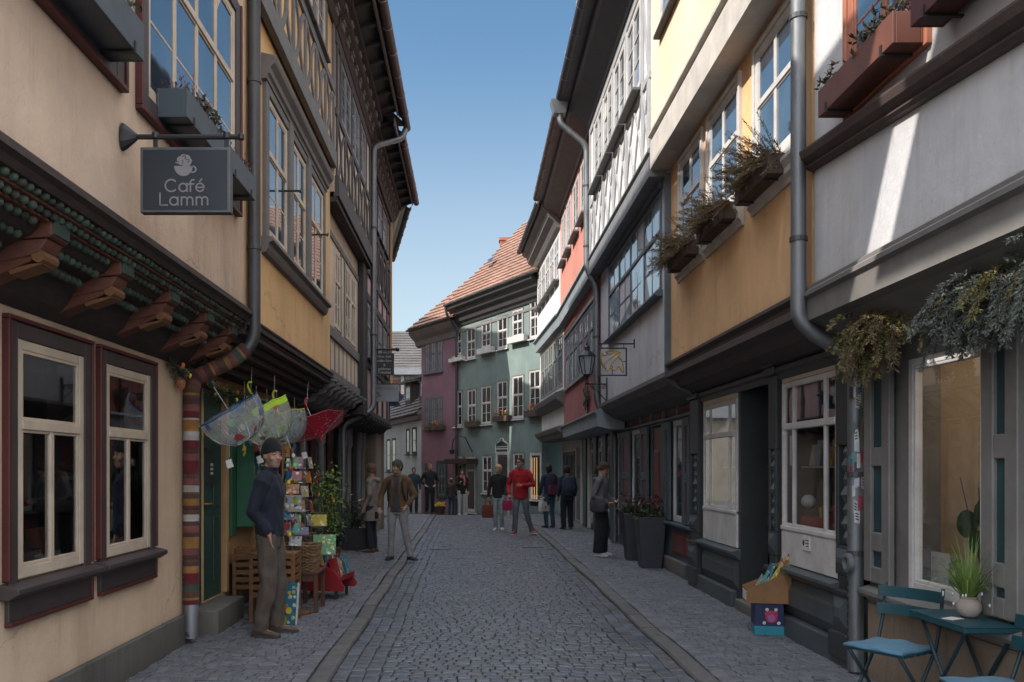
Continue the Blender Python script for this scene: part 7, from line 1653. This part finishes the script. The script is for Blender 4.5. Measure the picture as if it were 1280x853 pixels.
leafy('potted tree with bright green leaves hung with coloured eggs by the left shopfront', -2.12, 12.9, 1.62, .30, .45, 420, 'lime', 'plant', 'potted_tree', dict(prof=[(.12,0),(.17,.28),(.18,.3),(.16,.3),(.15,.26)], mat='pottery', ph=.26), 9, .06, eggs=8)
leafy('dark shrub in a black trough near the woman in the taupe coat', -2.22, 16.9, .92, .34, .45, 420, 'leafdark', 'plant', 'potted_shrub', dict(n=4, w=.26, d=.18, h=.40, mat='iron', ph=.38, prof=[]), 10, .05)
leafy('loose leafy plant in a clay pot beside the egg tree', -2.26, 14.2, .95, .26, .5, 260, 'leafdark', 'plant', 'potted_plant', dict(prof=[(.10,0),(.15,.24),(.16,.25),(.14,.25),(.13,.2)], mat='pottery', ph=.22), 7, .06)
for X, Y, lb in ((-1.25, 33.0, 'small pot of yellow flowers by the plum house'), ):
    r_ = leafy(lb, X, Y, .45, .22, .12, 120, 'petal_y', 'flower pot', 'flower_pot', dict(prof=[(.2,0),(.26,.3),(.27,.32),(.24,.32)], mat='boxbrown', ph=.3), 6, .08, z0=gz(Y))

M['darkred'] = foliage('dark_red_leaves', [(.05,.016,.02), (.08,.025,.03), (.04,.03,.02)])
# tall planters on the right pavement
M['planter'] = plain('anthracite_planter', (.040,.044,.052), .5, .2, 5, .05)
def planter(label, X, Y, w, h):
    root = thing('tall_planter', label, 'planter', (X,Y,PV), 'tall anthracite planters'); m_ = MB(); k = .70
    m_.loft([[(x*w/2*q, y*w/2*q, z) for x, y in ((-1,-1),(1,-1),(1,1),(-1,1))] for z, q in ((0,k),(h,1),(h,.90),(h-.06,.88))]); m_.build('pot', M['planter'], root, raw=True, bev=.012)
    m_ = MB()
    for _ in range(120):
        c = Vector((R.uniform(-w/2,w/2)*.9, R.uniform(-w/2,w/2)*.9, h-.03+R.uniform(0,.08)))
        for q in range(6): m_.leaf(c, (R.uniform(-1,1),R.uniform(-1,1),R.uniform(-.2,1)), R.uniform(.05,.1), .022)
    m_.build('foliage', M['drygreen'], root, raw=True); m_ = MB()
    for _ in range(90):
        c = Vector((R.uniform(-w/2,w/2)*.9, R.uniform(-w/2,w/2)*.9, h-.0+R.uniform(0,.10)))
        for q in range(5): m_.leaf(c, (R.uniform(-1,1),R.uniform(-1,1),R.uniform(-.3,.9)), R.uniform(.05,.09), .03)
    m_.build('leaves', M['leafdark'] if X > 2.75 else M['needle2'], root, raw=True); m_ = MB(); st = MB()
    for _ in range(9):
        a = R.uniform(0,2*PI); b0 = Vector((R.uniform(-.1,.1),R.uniform(-.1,.1),h-.04)); e = b0 + Vector((R.uniform(-.22,.2), R.uniform(-.15,.15), R.uniform(.14,.34))); st.tube([b0, b0.lerp(e,.5)+Vector((0,0,.03)), e], [.005,.004,.003], 5)
        for q in range(26): m_.leaf(e + Vector((R.gauss(0,.02),R.gauss(0,.02),R.gauss(0,.02))), (R.uniform(-1,1),R.uniform(-1,1),R.uniform(-.6,1)), .05, .022)
    st.build('stem', M['twig'], root, raw=True); m_.build('flower_heads', M['darkred'], root, raw=True); return root
planter('tall tapered anthracite planter, the nearer of the pair, with grey green plants', 2.80, 13.85, .44, .80); planter('tall tapered anthracite planter, the farther of the pair, with dark red stems', 2.78, 15.0, .44, .80)

# cardboard box of books on a printed carton
M['cardboard'] = plain('cardboard', (.24,.125,.055), .85, .2, 4); M['cartonblue'] = plain('dark_blue_carton', (.012,.02,.075), .5, .2); M['cartonteal'] = plain('teal_carton_foot', (.02,.22,.30), .5, .15); M['cartonpink'] = plain('pink_print', (.42,.03,.08), .5, .15); M['cartonlilac'] = plain('lilac_print', (.30,.12,.28), .5)
ct = thing('printed_carton', 'dark blue printed carton with teal foot standing under the cardboard book box', 'carton', (2.80, 8.35, PV), None, rz=math.radians(-10)); m_ = MB(); m_.box(-.13,.13,-.13,.13,.02,.30); m_.build('carton', M['cartonblue'], ct, raw=True, bev=.003)
m_ = MB(); m_.box(-.134,.134,-.134,.134,0,.085); m_.build('carton_foot', M['cartonteal'], ct, raw=True, bev=.003); m_ = MB()
m_.ell((.02,-.131,.20), .062, .002, .03, 14, 6); m_.ell((.02,-.131,.165), .055, .002, .05, 14, 6); m_.build('pink_shape', M['cartonpink'], ct, raw=True); m_ = MB(); m_.ell((.02,-.1335,.16), .034, .001, .034, 14, 6); m_.build('lilac_shape', M['cartonlilac'], ct, raw=True); m_ = MB()
for x, z in ((-.045,.115),(.085,.115),(-.02,.24),(.06,.24)): m_.ell((x,-.132,z), .016, .002, .016, 10, 6)
m_.build('white_dots', M['paper'], ct, raw=True)
bx = thing('book_box', 'brown cardboard box with sloping sides full of books on the blue carton', 'box', (2.79, 8.34, PV+.302), None, rz=math.radians(-10)); m_ = MB(); t_ = .006
for y in (-.155, .155-t_): m_.hexa([(-.2,y,0),(.2,y,0),(.2,y+t_,0),(-.2,y+t_,0),(-.2,y,.13),(.2,y,.30),(.2,y+t_,.30),(-.2,y+t_,.13)])
m_.box(-.2,-.2+t_,-.155+t_,.155-t_,0,.13); m_.box(.2-t_,.2,-.155+t_,.155-t_,0,.30); m_.box(-.2+t_,.2-t_,-.155+t_,.155-t_,0,t_); m_.build('carton', M['cardboard'], bx, raw=True); m_ = MB(); m_.box(-.2035,-.2005,-.13,.10,.02,.11); m_.build('address_label', M['paper'], bx, raw=True)
for k in range(7):
    x = -.14 + .05*k; book('%s paperback, %s from the street side in the cardboard box' % (names[(k*3+5) % 10], ['first','second','third','fourth','fifth','sixth','last'][k]), (2.79 + x*.9 + R.uniform(-.02,.02), 8.34 - x*.17, PV+.36+.03*k), R.uniform(.17,.22), .20+.014*k+R.uniform(0,.03), R.uniform(.02,.04), R.uniform(-.55,-.3), math.radians(70+R.uniform(-12,12)), (k*3+5) % 10, 'paperbacks in the cardboard box')

# bistro chairs and table
M['bistro'] = paint('petrol_blue_metal', (.010,.058,.075), .5, .45, under=(.075,.045,.03)); M['bistrodk'] = paint('petrol_dark_metal', (.012,.035,.05), .5, .5, under=(.07,.04,.028)); M['cushion'] = fabric('sky_blue_cushion', (.075,.17,.245), .15)
def chair(label, X, Y, face):
    root = thing('bistro_chair', label, 'chair', (X,Y,PV), 'blue folding bistro chairs', rz=face); w = .19     # faces -y
    for q in (-1, 1):
        m_ = MB(); m_.tube([(q*w,-.19,0),(q*w,.02,.26),(q*w,.17,.46),(q*w,.22,.62),(q*w,.25,.82)], .011, 8); m_.build('back_leg_rail', M['bistrodk'], root, raw=True, smooth=True)
        m_ = MB(); m_.tube([(q*(w-.022),.20,0),(q*(w-.022),.0,.25),(q*(w-.022),-.17,.44)], .011, 8); m_.build('leg', M['bistrodk'], root, raw=True, smooth=True)
    m_ = MB(); m_.tube([(-w,-.15,.05),(w,-.15,.05)], .007, 6); m_.tube([(-w+.022,.16,.05),(w-.022,.16,.05)], .007, 6); m_.build('stretcher', M['bistrodk'], root, raw=True)
    for z, y in ((.66,.222),(.77,.240)): m_ = MB(); m_.loft([[(x, y-.012+.03*(x/w)**2*-1+.0, z-.035), (x, y-.006+.03*(x/w)**2*-1, z-.035), (x, y+.000+.03*(x/w)**2*-1, z+.035), (x, y-.006+.03*(x/w)**2*-1, z+.035)] for x in [-w-.02+(2*w+.04)*i/10 for i in range(11)]]); m_.build('backrest_slat', M['bistro'], root, raw=True, bev=.002)
    m_ = MB()
    for k in range(6): y = -.18+.062*k; m_.box(-w-.01,w+.01,y,y+.05,.438,.452)
    m_.build('seat', M['bistro'], root, raw=True, bev=.003)
    m_ = MB(); n = 12
    top = [[(x, y, .468 + .030*max(0, 1-abs(i/6-1)**3)*max(0, 1-abs(j/6-1)**3) + .006*math.sin(i*1.1+j*.7)) for i, x in enumerate([-w-.005+(2*w+.01)*q/n for q in range(n+1)])] for j, y in enumerate([-.19+.36*q/n for q in range(n+1)])]
    V = [p for r_ in top for p in r_] + [(p[0], p[1], .455) for r_ in top for p in r_]; N_ = n+1; Fc = []
    for j in range(n):
        for i in range(n): a = j*N_+i; Fc += [(a,a+1,a+1+N_,a+N_), (a+N_*N_,a+N_+N_*N_,a+1+N_+N_*N_,a+1+N_*N_)]
    for i in range(n): Fc += [(i, i+N_*N_, i+1+N_*N_, i+1), (n*N_+i, n*N_+i+1, n*N_+i+1+N_*N_, n*N_+i+N_*N_), (i*N_, (i+1)*N_, (i+1)*N_+N_*N_, i*N_+N_*N_), (i*N_+n, i*N_+n+N_*N_, (i+1)*N_+n+N_*N_, (i+1)*N_+n)]
    m_.add(V, Fc); cu = m_.build('cushion', M['cushion'], root, raw=True, smooth=True, bev=0); m_ = MB(); m_.tube([(w,.165,.46),(w+.02,.19,.42),(w+.01,.2,.36)], .004, 5); m_.tube([(-w,.165,.46),(-w-.02,.19,.42),(-w-.01,.2,.38)], .004, 5); m_.build('cushion_tie', M['cushion'], cu, raw=True); return root
fa = math.atan2(-.85, .53)            # turn so that the chair faces the road
chair('blue folding chair with sky blue cushion on the far side of the small table', 2.585, 5.44, math.atan2(-.85, .53)); chair('blue folding chair nearest the camera, its sky blue cushion at the bottom right corner', 2.62, 4.40, math.radians(-95))
tb = thing('bistro_table', 'small petrol blue folding table against the grey shopfront', 'table', (2.81, 5.03, PV)); m_ = MB(); m_.box(-.165,.165,-.30,.30,.698,.710); m_.box(-.165,-.155,-.30,.30,.672,.698); m_.box(.155,.165,-.30,.30,.672,.698); m_.box(-.155,.155,-.30,-.29,.672,.698); m_.box(-.155,.155,.29,.30,.672,.698); m_.build('tabletop', M['bistro'], tb, raw=True, bev=.004)
for q in (-1, 1):
    for sg in (-1, 1):
        m_ = MB(); x = q*(.13 if sg > 0 else .11); m_.tube([(x,-.27*sg,.69),(x,.27*sg,.0)], .0105, 8); m_.build('leg', M['bistrodk'], tb, raw=True)
m_ = MB(); m_.tube([(-.13,.24,.035),(.13,.24,.035)], .007, 6); m_.tube([(-.11,-.24,.035),(.11,-.24,.035)], .007, 6); m_.build('stretcher', M['bistrodk'], tb, raw=True)
m_ = MB(); m_.box(-.05,.05,-.035,.035,0,.003); o = m_.build('leaflet', M['paper']); o.location = (2.72,4.98,PV+.711); o.rotation_euler.z = .5; tag(o, 'white folded leaflet lying on the small blue table', 'leaflet')
gp = thing('potted_plant', 'grassy green plant in a round pale stoneware pot on the small blue table', 'plant', (2.845,5.04,PV+.7105)); m_ = MB(); m_.lathe([(.032,0),(.05,.012),(.068,.045),(.066,.075),(.052,.098),(.046,.105),(.05,.118),(.043,.118),(.04,.10)], (0,0,0), 24)
M['stoneware'] = plain('stoneware', (.33,.28,.24), .6, .25, 12); m_.build('pot', M['stoneware'], gp, raw=True, smooth=True, auto=.8); m_ = MB()
for k in range(120):
    a = R.uniform(0,2*PI); l = R.uniform(.22,.44); spread = R.uniform(.15,1.15); p = Vector((.02*math.cos(a),.02*math.sin(a),.10)); d = Vector((math.cos(a)*spread, math.sin(a)*spread, 1.1)).normalized(); pts = [p.copy()]
    for q in range(7): d = (d + Vector((0,0,-.14*spread*q*.55))).normalized(); p = p + d*l/7; pts.append(p.copy())
    sd = d.cross(Vector((0,0,1))).normalized() if abs(d.z) < .99 else Vector((1,0,0))
    for q in range(7): w0, w1 = .0055*(1-q/8), .0055*(1-(q+1)/7.2); m_.quad(pts[q]-sd*w0, pts[q]+sd*w0, pts[q+1]+sd*w1, pts[q+1]-sd*w1)
m_.build('leaves', M['lime'], gp, raw=True); m_ = MB()
for k in range(14): a = R.uniform(0,2*PI); m_.ell((.13*math.cos(a),.13*math.sin(a),.10+R.uniform(-.02,.06)), .006,.006,.010,6,5)
m_.build('buds', M['ballwhite'], gp, raw=True)
# inside the grey shop window
fr = thing('framed_picture', 'white framed picture of a snowy field leaning inside the grey shop window', 'picture', F1.p(5.88,-.32,.752)); m_ = MB(); m_.fb(F1, 5.80, 6.0, -.15, -.13, .775, 1.03); m_.build('frame', M['whitewood'], fr); m_ = MB(); m_.fb(F1, 5.815, 5.985, -.13, -.127, .80, 1.0); m_.build('print', M['curtain'], fr)
bo = thing('display_book', 'dark flowered book standing beside the framed picture in the grey shop window', 'book', F1.p(5.70,-.32,.752)); m_ = MB(); m_.fb(F1, 5.66, 5.76, -.15, -.12, .775, 1.01); m_.build('cover', M['print_b'] if False else M['cover3'], bo)
pl = thing('house_plant', 'broad leaved plant with long stems inside the grey shop window', 'plant', F1.p(5.74,-.34,.75)); m_ = MB(); m_.lathe([(.05,0),(.07,.12),(.06,.12)], F1.p(5.74,-.34,.752), 14); m_.build('pot', M['stoneware'], pl); m_ = MB(); b0 = F1.p(5.74,-.34,.85)
for dx, dz, sz in ((.05,.50,.13),(-.02,.50,.11),(.18,.42,.12),(-.12,.70,.10),(.05,.30,.10)):
    e = b0 + Vector((R.uniform(-.05,.05), dx, dz)); m_.tube([b0, b0.lerp(e,.6)+Vector((0,-.03,0)), e], .005, 5); n = 14; m_.add([e + Vector((-.02*math.cos(t), sz*.8*math.cos(t), sz*math.sin(t)*.8 - sz*.4)) for t in [2*PI*k/n for k in range(n)]], [tuple(range(n))])
m_.build('leaves', M['leafgreen'], pl); m_ = MB()
for k in range(4): e = b0 + Vector((0, -.05+.22*k*.5, R.uniform(.4,.75))); m_.tube([b0, e], .004, 4)
m_.build('twig', M['twig'], pl)

# conifer bunches over the grey shopfront
def conifer(label, root_pts, n, length, mat, cat='greenery', needle=.019, spread=.5, droop=.10):
    root = thing('conifer_bunch', label, cat, root_pts[0]); P = [Vector(p) for p in root_pts]; wd = MB(); fo = [MB() for _ in mat]
    for k in range(n):
        i = R.randrange(len(P)-1); c = P[i].lerp(P[i+1], R.random()) + Vector((R.uniform(-.05,.03), 0, R.uniform(-.04,.04))); d = Vector((-R.uniform(.05,.75), R.uniform(-spread,spread), R.uniform(-1.1,.15))).normalized(); l = length*R.uniform(.55,1.15); c0 = c.copy(); st = 14; m_ = R.choice(fo); pts = [c0]
        for q in range(st):
            d = (d + Vector((0,0,-droop))).normalized(); c = c + d*l/st; pts.append(c.copy()); sd = d.cross(Vector((0,0,1))); sd = sd.normalized() if sd.length > .01 else Vector((0,1,0)); up = sd.cross(d)
            for s_ in (-1, 1):                # flat side twigs, shorter towards the tip
                tw = (1-q/st)*.55+.3; e = (sd*s_*R.uniform(.6,1.0) + d*.8 + up*R.uniform(-.5,.4) + Vector((0,0,-.25))).normalized(); tl = l*.24*tw
                for z in range(8):
                    b_ = c + e*tl*z/8
                    for _q in range(3): m_.leaf(b_, e + Vector((R.uniform(-1,1),R.uniform(-1,1),R.uniform(-1,1)))*.75, needle*R.uniform(.5,1.7), needle*R.uniform(.2,.4))
        wd.tube(pts[::3] + [pts[-1]], [.005]*len(pts[::3]) + [.0015], 5)
    wd.build('branch', M['twig'], root)
    for m_, mt in zip(fo, mat): m_.build('needles', M[mt], root)
    return root
conifer('olive green conifer bunch hanging under the cornice above the downpipe', [(2.82,6.28,2.62),(2.80,6.0,2.66),(2.80,5.78,2.66)], 60, .42, ['needle','needle','needle3'], spread=.55)
conifer('grey green conifer bunch hanging above the grey shop window', [(2.82,5.12,2.64),(2.82,4.8,2.64),(2.80,4.5,2.66),(2.80,4.1,2.66)], 105, .40, ['needle2','needle2','needle2','needle'], spread=.5)

# ------------------------------------------------------------------ lantern and signs
lt = thing('street_lantern', 'black street lantern on a scrolled wall bracket by the red house', 'lantern', (2.18,16.6,3.2), None); X, Y = 2.17, 16.6
m_ = MB(); m_.lathe([(.02,3.17),(.035,3.2),(.02,3.24),(.022,3.30),(.05,3.33),(.085,3.36)], (X,Y,0), 8); m_.build('stem', M['iron'], lt)
m_ = MB()
for k in range(6):
    a, b = 2*PI*k/6, 2*PI*(k+1)/6; m_.tube([(X+.085*math.cos(a),Y+.085*math.sin(a),3.36),(X+.155*math.cos(a),Y+.155*math.sin(a),3.70)], .009, 5); m_.tube([(X+.155*math.cos(a),Y+.155*math.sin(a),3.70),(X+.155*math.cos(b),Y+.155*math.sin(b),3.70)], .010, 5)
m_.build('cage', M['iron'], lt); m_ = MB(); m_.loft([[(X+r_*math.cos(2*PI*k/6), Y+r_*math.sin(2*PI*k/6), z) for k in range(6)] for r_, z in ((.080,3.365),(.148,3.695))], 0, cap=False); M['milk'] = plain('milky_lamp_glass', (.33,.36,.38), .2, .1, 3, 0); m_.build('lamp_glass', M['milk'], lt)
m_ = MB(); m_.lathe([(.175,3.70),(.165,3.72),(.10,3.79),(.05,3.82),(.05,3.86),(.06,3.87),(.03,3.91),(.012,3.92),(.02,3.95),(.005,4.02)], (X,Y,0), 12); m_.build('lamp_roof', M['iron'], lt)
m_ = MB(); m_.tube([(X,Y,3.18),(2.56,Y,3.18)], .014, 6)
for k in range(3):
    c = Vector((2.27+.11*k, Y, 3.12)); pts = [c + Vector((.05*(1-i/16)*math.cos(i*.8), 0, .05*(1-i/16)*math.sin(i*.8))) for i in range(14)]; m_.tube(pts, .007, 5)
m_.tube([(X+.05,Y,3.16),(2.35,Y,3.06),(2.54,Y,2.86)], .009, 6); m_.box(2.53,2.55,Y-.03,Y+.03,2.8,3.3); m_.build('bracket', M['iron'], lt)
sg = thing('hanging_sign', 'open black iron square sign with a gilded leaf outline on the grey house', 'sign', (2.2,13.8,3.5)); m_ = MB(); y = 13.8
m_.tube([(1.97,y,3.545),(2.56,y,3.545)], .012, 6); m_.box(2.535,2.553,y-.02,y+.02,3.48,3.62)
for x in (2.03,2.38): m_.tube([(x,y,3.54),(x,y,3.48)], .006, 5)
m_.build('bracket', M['iron'], sg); m_ = MB()
for a, b, c, d in ((1.98,2.43,3.465,3.485),(1.98,2.43,3.04,3.06),(1.98,2.0,3.06,3.465),(2.41,2.43,3.06,3.465)): m_.box(a,b,y-.012,y+.012,c,d)
m_.tube([(2.2,y,3.06),(2.2,y,3.20)], .006, 5); m_.tube([(2.41,y,3.27),(2.36,y,3.27)], .006, 5); m_.build('frame', M['iron'], sg); m_ = MB()
def gp_(u, v): return (1.98+.45*u, y, 3.485-.445*v)
for pts in ([(.28,.80),(.22,.62),(.35,.42),(.52,.28),(.70,.18),(.76,.2),(.55,.45),(.40,.72),(.30,.84)], [(.28,.80),(.12,.55),(.08,.25),(.12,.22),(.22,.28),(.34,.24)], [(.34,.24),(.45,.2),(.62,.14),(.74,.17)], [(.55,.45),(.72,.35),(.85,.55),(.88,.82),(.84,.86),(.70,.66),(.58,.80),(.40,.72)], [(.35,.24),(.28,.13),(.48,.12),(.62,.14)]):
    P = [Vector(gp_(*q)) for q in pts]; sm = []
    for i in range(len(P)-1):
        p0, p1, p2, p3 = P[max(i-1,0)], P[i], P[i+1], P[min(i+2,len(P)-1)]
        for t in (0,.25,.5,.75): sm.append(.5*((2*p1) + (p2-p0)*t + (2*p0-5*p1+4*p2-p3)*t*t + (3*p1-p0-3*p2+p3)*t**3))
    sm.append(P[-1]); m_.tube(sm, .013, 6)
m_.build('gilt_leaf', M['gold'], sg, smooth=True)
em = thing('wall_ornament', 'dark wrought iron leaf ornament fixed to the red wall under the lantern', 'ornament', FR.p(18.9,.12,3.0)); m_ = MB(); c0 = (18.9, 3.12)
for k in range(22):
    a = R.uniform(0,2*PI); r_ = R.uniform(.05,.30); s_, z = c0[0]+r_*1.3*math.cos(a), c0[1]+r_*.9*math.sin(a); m_.fbar(FR, [(s_-.09*math.cos(a+.6), z-.06*math.sin(a+.6)), (s_, z), (s_+.09*math.cos(a-.5), z+.07*math.sin(a-.5))], R.uniform(.03,.07), .13+.002*k, .15+.002*k)
m_.fbar(FR, [(18.9,2.75),(18.9,3.5)], .04, .11, .13); m_.build('ornament', M['iron'], em)
bs = thing('hanging_sign', 'black square house sign with pale gothic lettering on a ball ended rod', 'sign', (-2.08,18.3,4.06)); y = 18.3; m_ = MB(); m_.tube([(-2.10,y,4.06),(-1.56,y,4.06)], .022, 8); m_.ell((-1.55,y,4.06), .045,.045,.045,12,8)
for x in (-1.98,-1.68): m_.tube([(x,y,4.06),(x,y,3.98)], .010, 5)
m_.build('bracket', M['iron'], bs); m_ = MB(); m_.box(-2.02,-1.62,y-.015,y+.015,3.53,3.98); b_ = m_.build('sign_board', M['iron'], bs, bev=.004)
for tx, z, sz in (('Haus zum', 3.915, .075), ('milden Stern', 3.825, .075), ('&', 3.735, .075), ('goldenen', 3.655, .075), ('Schnabel', 3.58, .08)): text(b_, 'lettering', tx, sz, (-1.82,y-.0165,z), (1,0,0), (0,0,1), 'curtain', .001, sx=.78 if len(tx) > 10 else .95)
gs = thing('hanging_sign', 'grey rectangular house sign with faded red lettering below the black sign', 'sign', (-2.08,18.9,3.4)); y = 18.9; m_ = MB(); m_.box(-2.14,-1.57,y-.02,y+.02,3.02,3.385); b_ = m_.build('sign_board', M['fascia'], gs, bev=.005); M['fadered'] = plain('faded_red_letters', (.22,.05,.06), .7); text(b_, 'lettering', 'STIFTUNGSHAUS', .068, (-1.85,y-.0215,3.30), (1,0,0), (0,0,1), 'fadered', .001); m_ = MB(); m_.tube([(-2.14,y,3.40),(-1.57,y,3.40)], .014, 6); m_.build('bracket', M['iron'], gs); m_ = MB()
for x, z, r_ in ((-2.02,3.20,.035),(-1.99,3.14,.03),(-2.04,3.11,.028)): m_.lathe([(r_*.8,-.001),(r_,-.001),(r_,.001),(r_*.8,.001)], (0,0,0), 14)
m_ = MB(); n = 16
for x, z, r_ in ((-2.02,3.20,.035),(-1.98,3.15,.03),(-2.04,3.12,.028)): m_.add([(x+r_*math.cos(2*PI*k/n), y-.0215, z+r_*math.sin(2*PI*k/n)) for k in range(n)], [tuple(range(n))])
m_.build('emblem', M['cornice_gr'], b_)
ar = thing('arrow_sign', 'dark navy arrow shaped sign pointing down to the left below the grey sign', 'sign', at(497,499,19.2)); m_ = MB(); d = 19.2
q = lambda u, v: tuple(at(455+u/9.48, 425+v/9.48, d))
pl_ = [q(302,790), q(302,635), q(345,672), q(415,612), q(480,680), q(412,742), q(440,790)]; m_.loft([[(a, b+e, c) for a, b, c in pl_] for e in (-.015,.015)]); M['navy'] = plain('navy_sign', (.012,.028,.075), .4, .2, 3, 0); m_.build('arrow', M['navy'], ar); m_ = MB(); m_.tube([q(400,640), q(400,520)], .006, 5); m_.build('wire', M['iron'], ar)
# ------------------------------------------------------------------ daylight and camera
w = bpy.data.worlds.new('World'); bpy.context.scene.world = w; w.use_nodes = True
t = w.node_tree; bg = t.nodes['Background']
SUN = Vector((-.93, -.37, .86)).normalized()          # towards the sun
sky = t.nodes.new('ShaderNodeTexSky'); sky.sky_type = 'NISHITA'; sky.sun_disc = False
el = math.asin(SUN.z); sky.sun_elevation = el; sky.sun_rotation = math.atan2(SUN.x, SUN.y); sky.altitude = 200; sky.air_density = 1.0; sky.dust_density = 1.0; sky.ozone_density = 2.2
# unseen fill light added as bright cloud overhead and behind the camera, clear blue ahead
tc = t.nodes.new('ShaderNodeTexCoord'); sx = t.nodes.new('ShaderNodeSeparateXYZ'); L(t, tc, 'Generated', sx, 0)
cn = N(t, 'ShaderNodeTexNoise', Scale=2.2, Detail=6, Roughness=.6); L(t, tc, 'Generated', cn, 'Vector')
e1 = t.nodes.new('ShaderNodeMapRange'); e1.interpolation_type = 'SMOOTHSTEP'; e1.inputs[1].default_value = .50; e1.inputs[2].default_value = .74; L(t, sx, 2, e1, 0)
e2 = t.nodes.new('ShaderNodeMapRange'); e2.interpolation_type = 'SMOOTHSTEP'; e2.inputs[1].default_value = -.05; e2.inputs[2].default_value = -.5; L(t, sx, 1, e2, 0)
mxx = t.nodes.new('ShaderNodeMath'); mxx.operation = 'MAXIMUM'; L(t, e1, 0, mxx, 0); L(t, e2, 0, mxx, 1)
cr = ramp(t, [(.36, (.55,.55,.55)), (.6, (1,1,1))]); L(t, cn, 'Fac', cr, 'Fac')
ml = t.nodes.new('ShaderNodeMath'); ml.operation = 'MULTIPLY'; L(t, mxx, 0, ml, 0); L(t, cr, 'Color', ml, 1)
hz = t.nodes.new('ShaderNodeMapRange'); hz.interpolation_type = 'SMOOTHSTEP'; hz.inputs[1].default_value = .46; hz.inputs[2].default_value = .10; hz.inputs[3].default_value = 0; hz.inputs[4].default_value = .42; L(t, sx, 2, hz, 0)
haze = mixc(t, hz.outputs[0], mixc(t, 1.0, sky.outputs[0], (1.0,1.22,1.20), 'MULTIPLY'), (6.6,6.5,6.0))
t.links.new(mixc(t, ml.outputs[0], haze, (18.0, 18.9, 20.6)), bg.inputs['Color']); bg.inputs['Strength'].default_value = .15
ld = bpy.data.lights.new('sun', 'SUN'); ld.energy = 6.2; ld.angle = math.radians(.53); ld.color = (1.0,.94,.86)
so = bpy.data.objects.new('sun', ld); COL.objects.link(so); so.rotation_euler = SUN.to_track_quat('Z', 'Y').to_euler()
cd = bpy.data.cameras.new('camera'); cam = bpy.data.objects.new('camera', cd); COL.objects.link(cam)
cam.location = (0,0,EYE); cam.rotation_euler = (PI/2,0,0); cd.sensor_width = 36; cd.lens = 36*FP/1280
cd.shift_x = (640-CX)/1280; cd.shift_y = (CY-426.5)/1280; cd.clip_end = 3000; cd.clip_start = .05
sc = bpy.context.scene; sc.camera = cam
sc.view_settings.view_transform = 'Standard'; sc.view_settings.look = 'None'; sc.view_settings.exposure = 0; sc.view_settings.gamma = 1
sc.cycles.use_denoising = True; sc.cycles.max_bounces = 12; sc.cycles.diffuse_bounces = 8; sc.cycles.transparent_max_bounces = 12
sc.cycles.caustics_reflective = False; sc.cycles.caustics_refractive = False
